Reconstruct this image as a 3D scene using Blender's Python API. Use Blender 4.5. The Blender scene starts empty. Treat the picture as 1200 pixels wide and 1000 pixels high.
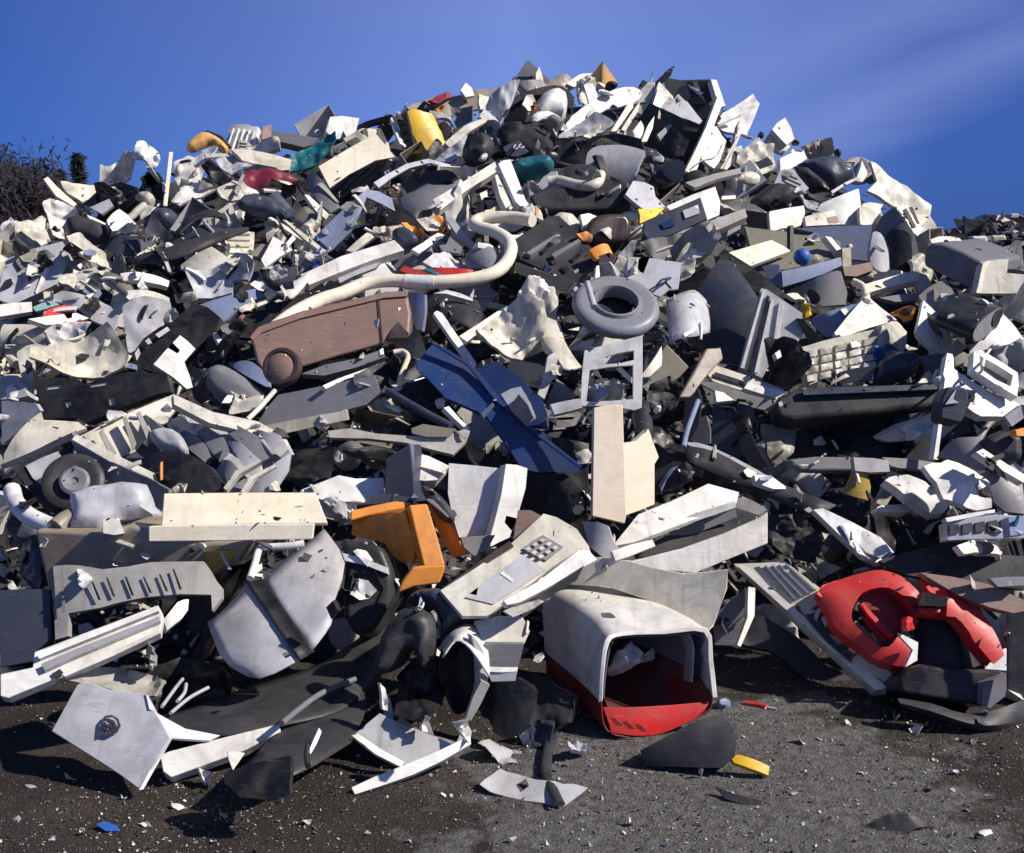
# Scrap heap of broken plastic housings under a deep blue sky.
import bpy, bmesh, math, random
from mathutils import Vector, Matrix, noise
from mathutils.geometry import delaunay_2d_cdt
rnd = random.Random(11)
C = bpy.context.scene.collection
R = math.radians
# ------------------------------------------------------------------ camera
F, CX, CY, PITCH, CAMZ = 1250.0, 600.0, 500.0, R(7.74), 1.5
cam_d = bpy.data.cameras.new('camera'); cam = bpy.data.objects.new('camera', cam_d); C.objects.link(cam)
cam_d.sensor_width = 36; cam_d.lens = 36 * F / 1200; cam_d.clip_end = 3000; cam_d.clip_start = .05
cam.location = (0, 0, CAMZ); cam.rotation_euler = (R(90) - PITCH, 0, 0)
bpy.context.scene.camera = cam
cp, sp = math.cos(PITCH), math.sin(PITCH)
CAM = Vector((0, 0, CAMZ))

def ray(u, v):
    a, b = (u - CX) / F, (CY - v) / F
    return Vector((a, cp + b * sp, -sp + b * cp))

# ------------------------------------------------------------------ the shape of the heap: height over (direction s = x/y, distance y)
def _tab(rows):
    out = []
    for u, v, val in rows:
        d = ray(u, v); out.append((d.x / d.y, d.z / d.y if val is None else val))
    return out
SIL = [(-220, 335), (0, 282), (60, 240), (110, 222), (160, 200), (240, 180), (310, 168), (400, 155), (490, 135), (560, 118), (620, 104), (700, 98),
       (830, 110), (880, 165), (940, 180), (1010, 207), (1060, 240), (1088, 270), (1105, 292), (1200, 318), (1420, 390)]
RID = [(-220, 7.0), (0, 7.8), (240, 8.8), (600, 9.8), (830, 9.4), (1010, 8.4), (1088, 7.6), (1110, 6.6), (1200, 6.2), (1420, 5.8)]
TOE = [(-220, 815), (0, 800), (200, 790), (450, 800), (560, 790), (700, 795), (850, 748), (950, 765), (1050, 790), (1200, 840), (1420, 880)]
T_SIL = _tab([(u, v, None) for u, v in SIL])
T_RID = _tab([(u, 250, d) for u, d in RID])
T_TOE = []
for u, v in TOE:
    d = ray(u, v); T_TOE.append((d.x / d.y, -CAMZ / (d.z / d.y)))

def lerp_tab(t, s):
    if s <= t[0][0]: return t[0][1]
    for (a, x), (b, y) in zip(t, t[1:]):
        if s <= b: return x + (y - x) * (s - a) / (b - a)
    return t[-1][1]

def heap_h(s, y):
    yT, yR = lerp_tab(T_TOE, s), lerp_tab(T_RID, s)
    zR = CAMZ + lerp_tab(T_SIL, s) * yR
    if y <= yT: return 0.0
    t = (y - yT) / (yR - yT)
    if t >= 1: return max(0.0, zR - (y - yR) * .45)
    return zR * (1 - (1 - t) ** 1.3)

def depth(u, v):
    """camera depth at which the ray through pixel (u, v) meets the heap or the ground"""
    d = ray(u, v); s, m = d.x / d.y, d.z / d.y
    yR = lerp_tab(T_RID, s)
    if m >= lerp_tab(T_SIL, s): return yR / d.y
    lo, hi = 1.0, yR
    for _ in range(40):
        mid = (lo + hi) / 2
        if CAMZ + m * mid <= heap_h(s, mid): hi = mid
        else: lo = mid
    return hi / d.y

def at_px(u, v, lift=0.0):
    d = ray(u, v)
    return CAM + d * (depth(u, v) - lift)

# ------------------------------------------------------------------ materials
def _n(nt, typ, **kw):
    n = nt.nodes.new(typ)
    for k, v in kw.items(): setattr(n, k, v)
    return n

MATS = {}
def mat(key, rgb, rough=.5, dirt=.45, spec=.4, jit=.16, scale=1.0, metal=0.0, trans=0.0, name=None):
    m = bpy.data.materials.new(name or key); m.use_nodes = True
    nt = m.node_tree; nt.nodes.clear(); L = nt.links.new
    out = _n(nt, 'ShaderNodeOutputMaterial'); bs = _n(nt, 'ShaderNodeBsdfPrincipled'); L(bs.outputs[0], out.inputs[0])
    tc = _n(nt, 'ShaderNodeTexCoord'); oi = _n(nt, 'ShaderNodeObjectInfo')
    # every object samples its own stretch of the pattern
    off = _n(nt, 'ShaderNodeVectorMath', operation='ADD'); mul = _n(nt, 'ShaderNodeMath', operation='MULTIPLY'); mul.inputs[1].default_value = 37.0
    L(oi.outputs['Random'], mul.inputs[0]); L(tc.outputs['Object'], off.inputs[0]); L(mul.outputs[0], off.inputs[1])
    big = _n(nt, 'ShaderNodeTexNoise'); big.inputs['Scale'].default_value = 6.0 * scale; big.inputs['Detail'].default_value = 9; big.inputs['Roughness'].default_value = .68; big.inputs['Distortion'].default_value = .6
    L(off.outputs[0], big.inputs['Vector'])
    r1 = _n(nt, 'ShaderNodeValToRGB'); r1.color_ramp.elements[0].position = .41; r1.color_ramp.elements[1].position = .72
    L(big.outputs['Fac'], r1.inputs[0])
    mp = _n(nt, 'ShaderNodeMapping'); mp.inputs['Scale'].default_value = (7, 90, 40); mp.inputs['Rotation'].default_value = (0, 0, .5); L(off.outputs[0], mp.inputs[0])
    scr = _n(nt, 'ShaderNodeTexNoise'); scr.inputs['Scale'].default_value = 1.6; scr.inputs['Detail'].default_value = 4; L(mp.outputs[0], scr.inputs['Vector'])
    r2 = _n(nt, 'ShaderNodeValToRGB'); r2.color_ramp.elements[0].position = .60; r2.color_ramp.elements[1].position = .74; L(scr.outputs['Fac'], r2.inputs[0])
    hsv = _n(nt, 'ShaderNodeHueSaturation'); hsv.inputs['Color'].default_value = (*rgb, 1)
    mr = _n(nt, 'ShaderNodeMapRange'); mr.inputs[3].default_value = 1 - jit; mr.inputs[4].default_value = 1 + jit * .6; L(oi.outputs['Random'], mr.inputs[0]); L(mr.outputs[0], hsv.inputs['Value'])
    mx = _n(nt, 'ShaderNodeMix', data_type='RGBA'); L(hsv.outputs[0], mx.inputs[6])
    lum = sum(rgb) / 3
    dc = (.085, .075, .062) if lum > .05 else (.10, .095, .09)
    mx.inputs[7].default_value = (*dc, 1)
    f = _n(nt, 'ShaderNodeMath', operation='MULTIPLY'); f.inputs[1].default_value = dirt; L(r1.outputs[0], f.inputs[0]); L(f.outputs[0], mx.inputs[0])
    mx2 = _n(nt, 'ShaderNodeMix', data_type='RGBA'); L(mx.outputs[2], mx2.inputs[6])
    sc = tuple(min(1, c * .55 + .02) if lum > .25 else min(1, c * 1.5 + .05) for c in rgb)
    mx2.inputs[7].default_value = (*sc, 1)
    f2 = _n(nt, 'ShaderNodeMath', operation='MULTIPLY'); f2.inputs[1].default_value = .55; L(r2.outputs[0], f2.inputs[0]); L(f2.outputs[0], mx2.inputs[0])
    # yellowed and sun-bleached stretches, and dried mud that ran along one direction
    yl = _n(nt, 'ShaderNodeTexNoise'); yl.inputs['Scale'].default_value = 2.3; yl.inputs['Detail'].default_value = 3; L(off.outputs[0], yl.inputs['Vector'])
    yr = _n(nt, 'ShaderNodeMapRange'); yr.inputs[1].default_value = .42; yr.inputs[2].default_value = .72; yr.inputs[4].default_value = .6; L(yl.outputs['Fac'], yr.inputs[0])
    m3 = _n(nt, 'ShaderNodeMix', data_type='RGBA', blend_type='MULTIPLY'); L(yr.outputs[0], m3.inputs[0]); L(mx2.outputs[2], m3.inputs[6]); m3.inputs[7].default_value = (1, .93, .78, 1) if lum > .25 else (.8, .78, .76, 1)
    mp2 = _n(nt, 'ShaderNodeMapping'); mp2.inputs['Scale'].default_value = (26, 2.6, 9); mp2.inputs['Rotation'].default_value = (0, 0, .35); L(off.outputs[0], mp2.inputs[0])
    md = _n(nt, 'ShaderNodeTexNoise'); md.inputs['Scale'].default_value = 1.0; md.inputs['Detail'].default_value = 7; md.inputs['Roughness'].default_value = .62; L(mp2.outputs[0], md.inputs['Vector'])
    mdr = _n(nt, 'ShaderNodeMapRange'); mdr.inputs[1].default_value = .55; mdr.inputs[2].default_value = .75; mdr.inputs[4].default_value = min(.6, dirt * .75); L(md.outputs['Fac'], mdr.inputs[0])
    m4 = _n(nt, 'ShaderNodeMix', data_type='RGBA'); L(mdr.outputs[0], m4.inputs[0]); L(m3.outputs[2], m4.inputs[6]); m4.inputs[7].default_value = (.15, .13, .105, 1) if lum > .12 else (.06, .055, .05, 1)
    L(m4.outputs[2], bs.inputs['Base Color'])
    rr = _n(nt, 'ShaderNodeMapRange'); rr.inputs[3].default_value = max(.05, rough - .1); rr.inputs[4].default_value = min(1, rough + .25); L(r1.outputs[0], rr.inputs[0]); L(rr.outputs[0], bs.inputs['Roughness'])
    bs.inputs['Specular IOR Level'].default_value = spec; bs.inputs['Metallic'].default_value = metal
    if trans: bs.inputs['Transmission Weight'].default_value = trans; bs.inputs['IOR'].default_value = 1.15
    bp = _n(nt, 'ShaderNodeBump'); bp.inputs['Strength'].default_value = .22; bp.inputs['Distance'].default_value = .006
    b2 = _n(nt, 'ShaderNodeTexNoise'); b2.inputs['Scale'].default_value = 22 * scale; b2.inputs['Detail'].default_value = 6; L(off.outputs[0], b2.inputs['Vector'])
    L(b2.outputs['Fac'], bp.inputs['Height']); L(bp.outputs[0], bs.inputs['Normal'])
    MATS[key] = m
    return m

PAL = {  # base colours of the plastics
 'W': ((.79, .78, .745), 'white'), 'O': ((.64, .612, .53), 'off-white'), 'C': ((.80, .735, .60), 'cream'), 'G': ((.50, .505, .54), 'light grey'),
 'M': ((.20, .20, .215), 'grey'), 'TG': ((.35, .34, .315), 'beige grey'), 'D': ((.030, .030, .033), 'dark grey'), 'K': ((.013, .013, .015), 'black'),
 'SB': ((.045, .055, .085), 'slate blue'), 'N': ((.022, .050, .155), 'navy blue'), 'BL': ((.03, .14, .5), 'bright blue'), 'LB': ((.22, .27, .42), 'pale blue'),
 'B': ((.30, .19, .155), 'brown'), 'DB': ((.05, .03, .028), 'dark brown'), 'T': ((.74, .635, .50), 'tan'), 'TA': ((.36, .31, .25), 'tan grey'), 'OL': ((.20, .19, .145), 'olive grey'),
 'R': ((.60, .022, .02), 'red'), 'DR': ((.28, .018, .016), 'dark red'), 'MA': ((.23, .025, .045), 'maroon'), 'OR': ((.86, .31, .04), 'orange'), 'PE': ((.82, .46, .16), 'pale orange'),
 'Y': ((.85, .52, .02), 'yellow'), 'MU': ((.42, .28, .05), 'mustard'), 'TE': ((.0, .155, .19), 'teal'), 'MT': ((.34, .55, .50), 'mint green'), 'S': ((.56, .57, .60), 'silver'), 'P': ((.52, .53, .545), 'cloudy clear'), 'RB': ((.21, .018, .015), 'dull red'), 'RD': ((.085, .026, .021), 'reddish brown'), 'RG': ((.25, .26, .30), 'rubber grey')}  # two of these reds carry the shade of the housing's base and inside
for k, (rgb, nm) in PAL.items():
    mat(k, rgb, rough={'K': .42, 'D': .5, 'SB': .38, 'N': .3, 'S': .32, 'P': .25, 'DB': .3}.get(k, .48), dirt={'W': .55, 'C': .28, 'T': .22, 'O': .65, 'K': .45, 'P': .35, 'D': .4}.get(k, .5), spec={'K': .28, 'D': .28, 'SB': .35}.get(k, .4),
        metal=.35 if k == 'S' else 0, name=nm.replace(' ', '_').replace('-', '_') + '_plastic', jit=.10 if k in 'WCTR' else .18)

# ------------------------------------------------------------------ things
THINGS = []
POLYS = []   # outlines already taken, so that the small fill goes only into the gaps
ENDS = {'panel': 'sheet', 'drawer': 'tray', 'front': 'fascia', 'knob': 'button', 'lid': 'cover', 'cap': 'disc', 'blade': 'paddle', 'frame': 'surround', 'leg': 'strut'}
WHOLE = {'drum_side': 'drum', 'cabinet_side': 'cabinet_board', 'stool_frame': 'stool', 'orange_frame': 'orange_bracket', 'frame_side': 'edge_strip', 'picture_frame': 'picture_border'}
ORI = {'b': (34, 35), 'm': (4, 24), 'u': (10, 48), 'd': (-16, 6), 's': (-38, 2), 'f': (26, 16), 'r': (45, 18)}

def pts2(s):
    return [tuple(float(c) for c in w.split(',')) for w in s.split()]

def cen(P):
    return (sum(p[0] for p in P) / len(P), sum(p[1] for p in P) / len(P))

def frame(u, v, yaw, pitch, lift):
    n = Vector((math.sin(R(yaw)) * math.cos(R(pitch)), -math.cos(R(yaw)) * math.cos(R(pitch)), math.sin(R(pitch))))
    e1 = Vector((0, 0, 1)).cross(n).normalized(); e2 = n.cross(e1)
    O = at_px(u, v, lift)
    return Matrix(((e1.x, e2.x, n.x, O.x), (e1.y, e2.y, n.y, O.y), (e1.z, e2.z, n.z, O.z), (0, 0, 0, 1)))

def on_plane(M, u, v, h=0.0):
    """pixel -> local (x, y) on the plane of frame M raised by h"""
    n = M.col[2].xyz; O = M.col[3].xyz + n * h
    d = ray(u, v); k = n.dot(d)
    if abs(k) < .12: k = -.12
    P = CAM + d * (n.dot(O - CAM) / k)
    q = M.inverted() @ P
    return (q.x, q.y)

class Thing:
    def __init__(s, kind, desc, cat=None, label=None, ref=None, group=None, px=None, near=True):
        s.kind, s.desc, s.cat, s.label, s.ref, s.group, s.px = kind, desc, cat or kind.split('_')[-1], label, ref, group, px
        s.M = None; s.parts = []; s.near = near; THINGS.append(s)
    def name(s):
        if s.kind in WHOLE: return WHOLE[s.kind]
        w = s.kind.split('_'); w[-1] = ENDS.get(w[-1], w[-1]); return '_'.join(w)
    def add(s, pname, M, me, label=None, mods=None):
        if s.M is None: s.M = M
        s.parts.append((pname, M, me, label, mods)); return s

def chaikin(P, k):
    for _ in range(k):
        Q = []
        for a, b in zip(P, P[1:] + P[:1]):
            Q += [(a[0] * .75 + b[0] * .25, a[1] * .75 + b[1] * .25), (a[0] * .25 + b[0] * .75, a[1] * .25 + b[1] * .75)]
        P = Q
    return P

def inside(p, P):
    x, y = p; c = False; j = len(P) - 1
    for i in range(len(P)):
        if (P[i][1] > y) != (P[j][1] > y) and x < (P[j][0] - P[i][0]) * (y - P[i][1]) / (P[j][1] - P[i][1]) + P[i][0]: c = not c
        j = i
    return c

def seg_d(p, a, b):
    dx, dy = b[0] - a[0], b[1] - a[1]; l = dx * dx + dy * dy
    t = 0 if l == 0 else max(0, min(1, ((p[0] - a[0]) * dx + (p[1] - a[1]) * dy) / l))
    return math.hypot(p[0] - a[0] - dx * t, p[1] - a[1] - dy * t)

def edge_d(p, P): return min(seg_d(p, a, b) for a, b in zip(P, P[1:] + P[:1]))

def densify(P, step, wob=0.0, seed=0):
    Q = []
    for a, b in zip(P, P[1:] + P[:1]):
        n = max(1, int(math.hypot(b[0] - a[0], b[1] - a[1]) / step + .5))
        nx, ny = -(b[1] - a[1]), b[0] - a[0]; l = math.hypot(nx, ny) or 1
        for i in range(n):
            t = i / n; v_ = Vector((a[0] + (b[0] - a[0]) * t, a[1] + (b[1] - a[1]) * t, seed)); w = 0 if i == 0 else wob * (noise.noise(v_ * 9.0) + .55 * noise.noise(v_ * 47.0))
            Q.append((a[0] + (b[0] - a[0]) * t + nx / l * w, a[1] + (b[1] - a[1]) * t + ny / l * w))
    return Q

def crack(P, amp, seed):
    """snap marks: straight splinters along most edges of an outline"""
    r_ = random.Random(seed * 31 + 7); Q = []
    for a, b in zip(P, P[1:] + P[:1]):
        Q.append(a); l = math.hypot(b[0] - a[0], b[1] - a[1])
        if l < .05 or r_.random() < .3: continue
        nx, ny = -(b[1] - a[1]) / l, (b[0] - a[0]) / l; n = min(5, max(1, int(l / .09))); T = sorted(r_.uniform(.08, .92) for _ in range(n))
        for t in T:
            w = r_.uniform(-1, .5) * min(amp, l * .10); Q.append((a[0] + (b[0] - a[0]) * t + nx * w, a[1] + (b[1] - a[1]) * t + ny * w))
    return Q

def finish_mesh(bm, name, m, smooth=True, ang=32):
    me = bpy.data.meshes.new(name)
    bmesh.ops.recalc_face_normals(bm, faces=bm.faces) if False else None
    bm.to_mesh(me); bm.free()
    me.materials.append(MATS[m] if isinstance(m, str) else m)
    if smooth:
        for p in me.polygons: p.use_smooth = True
        me.set_sharp_from_angle(angle=R(ang))
    return me

def sheet(P, col, th=.004, lip=.025, bend=None, cr=0.0, bulge=0.0, h=0.0, holes=(), seed=0, wob=0.0, back=False, fold=None):
    """a shaped sheet: front surface of outline P (metres), its edge folded back by lip; cr crumples it, bulge swells it, bend rolls it"""
    xs = [p[0] for p in P]; ys = [p[1] for p in P]
    size = max(max(xs) - min(xs), max(ys) - min(ys)) + 1e-6
    area = abs(sum(a[0] * b[1] - b[0] * a[1] for a, b in zip(P, P[1:] + P[:1]))) / 2
    if sum(a[0] * b[1] - b[0] * a[1] for a, b in zip(P, P[1:] + P[:1])) < 0: P = P[::-1]
    soft = bend or cr or bulge or fold
    step = max(size / (24 if cr > .02 else 18) if soft else size / 7, .010)
    if wob: P = crack(P, wob, seed)
    P = densify(P, step)
    loops = [P] + [densify(H, step) for H in holes]
    verts, edges = [], []
    for Lp in loops:
        b = len(verts); verts += [Vector(p) for p in Lp]; edges += [(b + i, b + (i + 1) % len(Lp)) for i in range(len(Lp))]
    if soft:
        x = min(xs)
        k = 0
        while x < max(xs):
            y = min(ys) + (step * .5 if k % 2 else 0)
            while y < max(ys):
                q = (x + rnd.uniform(-.15, .15) * step, y + rnd.uniform(-.15, .15) * step)
                if inside(q, P) and edge_d(q, P) > step * .45 and not any(inside(q, H) or edge_d(q, H) < step * .4 for H in loops[1:]): verts.append(Vector(q))
                y += step
            x += step * .87; k += 1
    co, ed, fa, _, _, _ = delaunay_2d_cdt(verts, edges, [], 0, 1e-6)
    c0 = ((min(xs) + max(xs)) / 2, (min(ys) + max(ys)) / 2)
    mxd = max(edge_d(q, P) for q in co) + 1e-6 if bulge else 1
    f = 2.6 / size; sv = Vector((seed * 7.13, seed * 3.71, seed * 1.37))
    fr_ = random.Random(seed)
    folds = []
    for i in range(7):
        g = fr_.uniform(0, 6.28); folds.append((math.cos(g), math.sin(g), fr_.uniform(-.38, .38), fr_.choice((-1, 1)), fr_.uniform(1.2, 3.4)))
    if bulge:
        bulge *= .75; cr = cr or .20 * abs(bulge)
    def zed(q):
        z = h
        if bend:
            a, g = bend[0], R(bend[1]); t = ((q[0] - c0[0]) * math.cos(g) + (q[1] - c0[1]) * math.sin(g)) / (size / 2)
            z -= a * t * t
        if fold:
            a, g, o = fold[0], R(fold[1]), (fold[2] if len(fold) > 2 else 0); t = ((q[0] - c0[0]) * math.cos(g) + (q[1] - c0[1]) * math.sin(g)) / (size / 2) - o
            z -= a * abs(t)
        if bulge:
            t = min(1, edge_d(q, P) / (mxd * .72)); z += bulge * (1 - (1 - t) ** 2.4)
        if cr:
            x, y = (q[0] - c0[0]) / size, (q[1] - c0[1]) / size
            w = noise.noise(Vector((x * 3, y * 3, seed * 1.7))) * .12
            for dx, dy, o, s_, fr in folds: z += cr * s_ * (abs(x * dx + y * dy - o + w) - abs(o)) * fr
            v = Vector((q[0], q[1], 0)) * f + sv
            z += cr * (.35 * noise.noise(v) + .30 * noise.noise(v * 3.7))
        return z
    bm = bmesh.new()
    vs = [bm.verts.new((q[0], q[1], zed(q))) for q in co]
    for t in fa:
        g = (sum(co[i][0] for i in t) / 3, sum(co[i][1] for i in t) / 3)
        if inside(g, P) and not any(inside(g, H) for H in loops[1:]):
            if (co[t[1]][0] - co[t[0]][0]) * (co[t[2]][1] - co[t[0]][1]) - (co[t[2]][0] - co[t[0]][0]) * (co[t[1]][1] - co[t[0]][1]) < 0: t = t[::-1]
            try: bm.faces.new([vs[i] for i in t])
            except ValueError: pass
    for v in list(bm.verts):
        if not v.link_faces: bm.verts.remove(v)
    if lip > 0:
        be = [e for e in bm.edges if len(e.link_faces) == 1]
        cp_ = {}
        for e in be:
            for v in e.verts:
                if v not in cp_:
                    k = 1 if inside((v.co.x, v.co.y), P) and not holes else 1
                    cp_[v] = bm.verts.new((v.co.x, v.co.y, v.co.z - lip))
        for e in be:
            l = e.link_loops[0]; a, b = l.vert, l.link_loop_next.vert
            bm.faces.new((b, a, cp_[a], cp_[b]))
        if back:
            try:
                bmesh.ops.holes_fill(bm, edges=[e for e in bm.edges if len(e.link_faces) == 1], sides=0)
            except Exception: pass
    return finish_mesh(bm, 'sheet', col), ([] if back else [('S', th)]) + [('B', min(.004, size * .012))]

def ordi(o):
    return ORI[o] if isinstance(o, str) else o

SEED = [0]
def nxt():
    SEED[0] += 1; return SEED[0]

PLANEARGS = ('th', 'lip', 'bend', 'cr', 'bulge', 'wob', 'back', 'fold')
def _plate(t, pname, col, pts, M, k):
    P2 = pts2(pts)
    if 'h' not in k: POLYS.append(P2)
    if k.get('sm'): P2 = chaikin(P2, k['sm'])
    h = k.get('h', 0)
    P = [on_plane(M, u, v, h) for u, v in P2]
    H = []
    for hp in k.get('holes', ()):
        q = pts2(hp); q = chaikin(q, k['hs']) if k.get('hs') else q
        H.append([on_plane(M, u, v, h) for u, v in q])
    me, mods = sheet(P, col, h=h, holes=H, seed=nxt(), **{a: k[a] for a in PLANEARGS if a in k})
    t.add(pname, M, me, k.get('pl'), mods)
    return P

def ribs(t, col, P, n, ang, M, h=.002, hh=.012, w=.004, inset=.12, pname='rib'):
    """n raised ribs (or dark slots) across outline P in direction ang, one mesh"""
    c = cen(P); g = R(ang); ax, ay = (math.cos(g), math.sin(g)), (-math.sin(g), math.cos(g))
    Q = [((p[0] - c[0]) * ax[0] + (p[1] - c[1]) * ax[1], (p[0] - c[0]) * ay[0] + (p[1] - c[1]) * ay[1]) for p in P]
    y0, y1 = min(q[1] for q in Q), max(q[1] for q in Q)
    bm = bmesh.new(); made = 0
    for i in range(n):
        y = y0 + (y1 - y0) * (inset + (1 - 2 * inset) * ((i + .5) / n))
        X = []
        for a, b in zip(Q, Q[1:] + Q[:1]):
            if (a[1] > y) != (b[1] > y): X.append(a[0] + (b[0] - a[0]) * (y - a[1]) / (b[1] - a[1]))
        X.sort()
        for xa, xb in sorted(zip(X[::2], X[1::2]), key=lambda z: z[0] - z[1])[:1]:
            l = xb - xa; xa += l * inset; xb -= l * inset
            if xb - xa < .012: continue
            b8 = []
            for z in (h - .004, h + hh):
                for (px, py) in ((xa, y - w), (xb, y - w), (xb, y + w), (xa, y + w)):
                    b8.append(bm.verts.new((c[0] + px * ax[0] + py * ay[0], c[1] + px * ax[1] + py * ay[1], z)))
            for f in ((4, 5, 6, 7), (0, 1, 5, 4), (1, 2, 6, 5), (2, 3, 7, 6), (3, 0, 4, 7)): bm.faces.new([b8[j] for j in f])
            made += 1
    if not made: bm.free(); return
    t.add(pname, M, finish_mesh(bm, pname, col, smooth=False), None, [])

def p(kind, col, pts, o='m', lift=.1, desc='', **k):
    """a broken panel, shell or sheet outlined where it lies on the heap"""
    yaw, pitch = ordi(o)
    P2 = pts2(pts); c = k.get('at') or cen(P2)
    t = Thing(kind, desc, k.get('cat'), k.get('L'), k.get('ref'), k.get('group'), cen(P2))
    M = frame(c[0], c[1], yaw, pitch, lift)
    if kind.split('_')[0] in ('torn', 'broken', 'crumpled', 'bent', 'bone') and 'wob' not in k: k['wob'] = .022
    P = _plate(t, k.get('pn', 'shell'), col, pts, M, k)
    if k.get('rib'): ribs(t, k.get('rc', col), P, k['rib'][0], k['rib'][1], M, **k.get('rk', {}))
    t.out = P
    if not k.get('ref') and not any(k.get(x) for x in ('cr', 'bulge', 'bend', 'fold', 'holes', 'rib', 'sm')): small_marks(t, col, P, M)
    return t

def small_marks(t, col, P, M):
    """screw holes, ribs or vents on a flat moulding of some size"""
    r_ = random.Random(int(P[0][0] * 7919 + P[1][1] * 104729) & 0xffffff); c = cen(P)
    ar = abs(sum(x[0] * y[1] - y[0] * x[1] for x, y in zip(P, P[1:] + P[:1]))) / 2
    if ar < .02: return
    g = math.degrees(math.atan2(P[1][1] - P[0][1], P[1][0] - P[0][0])); k = r_.random()
    if k < .22: ribs(t, col, P, r_.randint(2, 4), g + r_.choice((0, 90)), M, inset=.16, hh=.009)
    elif k < .38: ribs(t, 'K', P, r_.randint(3, 6), g + r_.choice((0, 90)), M, h=.001, hh=.0025, w=.005, inset=.26, pname='vent_slot')
    elif k < .72:
        for p_ in r_.sample(P, min(len(P), r_.randint(2, 4))):
            x, y = c[0] + (p_[0] - c[0]) * .72, c[1] + (p_[1] - c[1]) * .72
            if not inside((x, y), P) or edge_d((x, y), P) < .018: continue
            q_ = [(x + math.cos(j * .785) * .009, y + math.sin(j * .785) * .009) for j in range(8)]
            me, mods = sheet(q_, 'K' if col not in 'DK' else 'M', h=.003, lip=.004); t.add('screw_hole', M, me, None, [])

def a(t, pname, col, pts, h=.006, **k):
    """a further part on the plane of thing t, h proud of it"""
    k.setdefault('lip', .006); k['h'] = h
    _plate(t, pname, col, pts, t.M, k); return t

def q(t, pname, col, pts, o='m', lift=.1, **k):
    """a further part of thing t on a plane of its own"""
    yaw, pitch = ordi(o); c = k.get('at') or cen(pts2(pts))
    M = frame(c[0], c[1], yaw, pitch, lift)
    _plate(t, pname, col, pts, M, k); return t

def _box(t, pname, col, pts, M, dep, d, k):
    P2 = pts2(pts); POLYS.append(P2)
    if k.get('sm'): P2 = chaikin(P2, k['sm'])
    P = [on_plane(M, u, v) for u, v in P2]
    if sum(x[0] * y[1] - y[0] * x[1] for x, y in zip(P, P[1:] + P[:1])) < 0: P = P[::-1]
    if d:
        c = cen(P2); D0 = (M.col[3].xyz - CAM).dot(Vector((0, cp, -sp)))
        V = (CAM + ray(c[0] + d[0], c[1] + d[1]) * (D0 + d[2])) - (CAM + ray(*c) * D0)
        V = M.inverted().to_3x3() @ V
    else: V = Vector((0, 0, -dep))
    tp = k.get('taper', 1.0); cc = cen(P)
    bm = bmesh.new(); f = [bm.verts.new((x, y, 0)) for x, y in P]; g = [bm.verts.new(Vector((cc[0] + (x - cc[0]) * tp, cc[1] + (y - cc[1]) * tp, 0)) + V) for x, y in P]
    op = k.get('open')
    if not op: bm.faces.new(f)
    if op != 'both': bm.faces.new(g[::-1])
    n = len(P)
    for i in range(n): bm.faces.new((f[(i + 1) % n], f[i], g[i], g[(i + 1) % n]))
    if not op and k.get('sub', True):
        pass
    me = finish_mesh(bm, pname, col)
    t.add(pname, M, me, k.get('pl'), ([('S', k.get('wall', .008))] if op else []) + [('B', k.get('bv', .004))])

def b(kind, col, pts, o='m', lift=.1, desc='', dep=.08, d=None, **k):
    yaw, pitch = ordi(o); P2 = pts2(pts); c = k.get('at') or cen(P2)
    t = Thing(kind, desc, k.get('cat'), k.get('L'), k.get('ref'), k.get('group'), cen(P2))
    M = frame(c[0], c[1], yaw, pitch, lift)
    _box(t, k.get('pn', 'body'), col, pts, M, dep, d, k)
    t.out = [on_plane(M, u, v) for u, v in P2]
    return t

def qb(t, pname, col, pts, o='m', lift=.1, dep=.08, d=None, **k):
    yaw, pitch = ordi(o); c = k.get('at') or cen(pts2(pts))
    _box(t, pname, col, pts, frame(c[0], c[1], yaw, pitch, lift), dep, d, k); return t

def cr_spline(P, n=6):
    out = []
    for i in range(len(P) - 1):
        p0, p1, p2, p3 = P[max(0, i - 1)], P[i], P[i + 1], P[min(len(P) - 1, i + 2)]
        for j in range(n):
            t = j / n
            out.append(.5 * ((2 * p1) + (p2 - p0) * t + (2 * p0 - 5 * p1 + 4 * p2 - p3) * t * t + (3 * p1 - p0 - 3 * p2 + p3) * t ** 3))
    out.append(P[-1]); return out

def tube_mesh(W, rad, col, O, sides=10, flat=1.0, n=6):
    P = cr_spline(W, n) if len(W) > 2 else W
    bm = bmesh.new(); rings = []; up = Vector((0.1, -.3, 1)).normalized(); m = len(P)
    for i, x in enumerate(P):
        t = (P[min(m - 1, i + 1)] - P[max(0, i - 1)]).normalized()
        s = t.cross(up)
        if s.length < 1e-3: s = t.orthogonal()
        s.normalize(); u2 = s.cross(t); up = u2
        r = rad if not isinstance(rad, (list, tuple)) else rad[0] + (rad[1] - rad[0]) * i / max(1, m - 1)
        rings.append([bm.verts.new(x - O + (s * math.cos(g) * r + u2 * math.sin(g) * r * flat)) for g in (2 * math.pi * j / sides for j in range(sides))])
    for A, B in zip(rings, rings[1:]):
        for j in range(sides): bm.faces.new((A[j], A[(j + 1) % sides], B[(j + 1) % sides], B[j]))
    bm.faces.new(rings[0][::-1]); bm.faces.new(rings[-1])
    bmesh.ops.recalc_face_normals(bm, faces=bm.faces)
    return finish_mesh(bm, 'tube', col, ang=50)

def px3(s, lift):
    out = []
    for w in s.split():
        c = [float(x) for x in w.split(',')]
        out.append(at_px(c[0], c[1], lift + (c[2] if len(c) > 2 else 0)))
    return out

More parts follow.
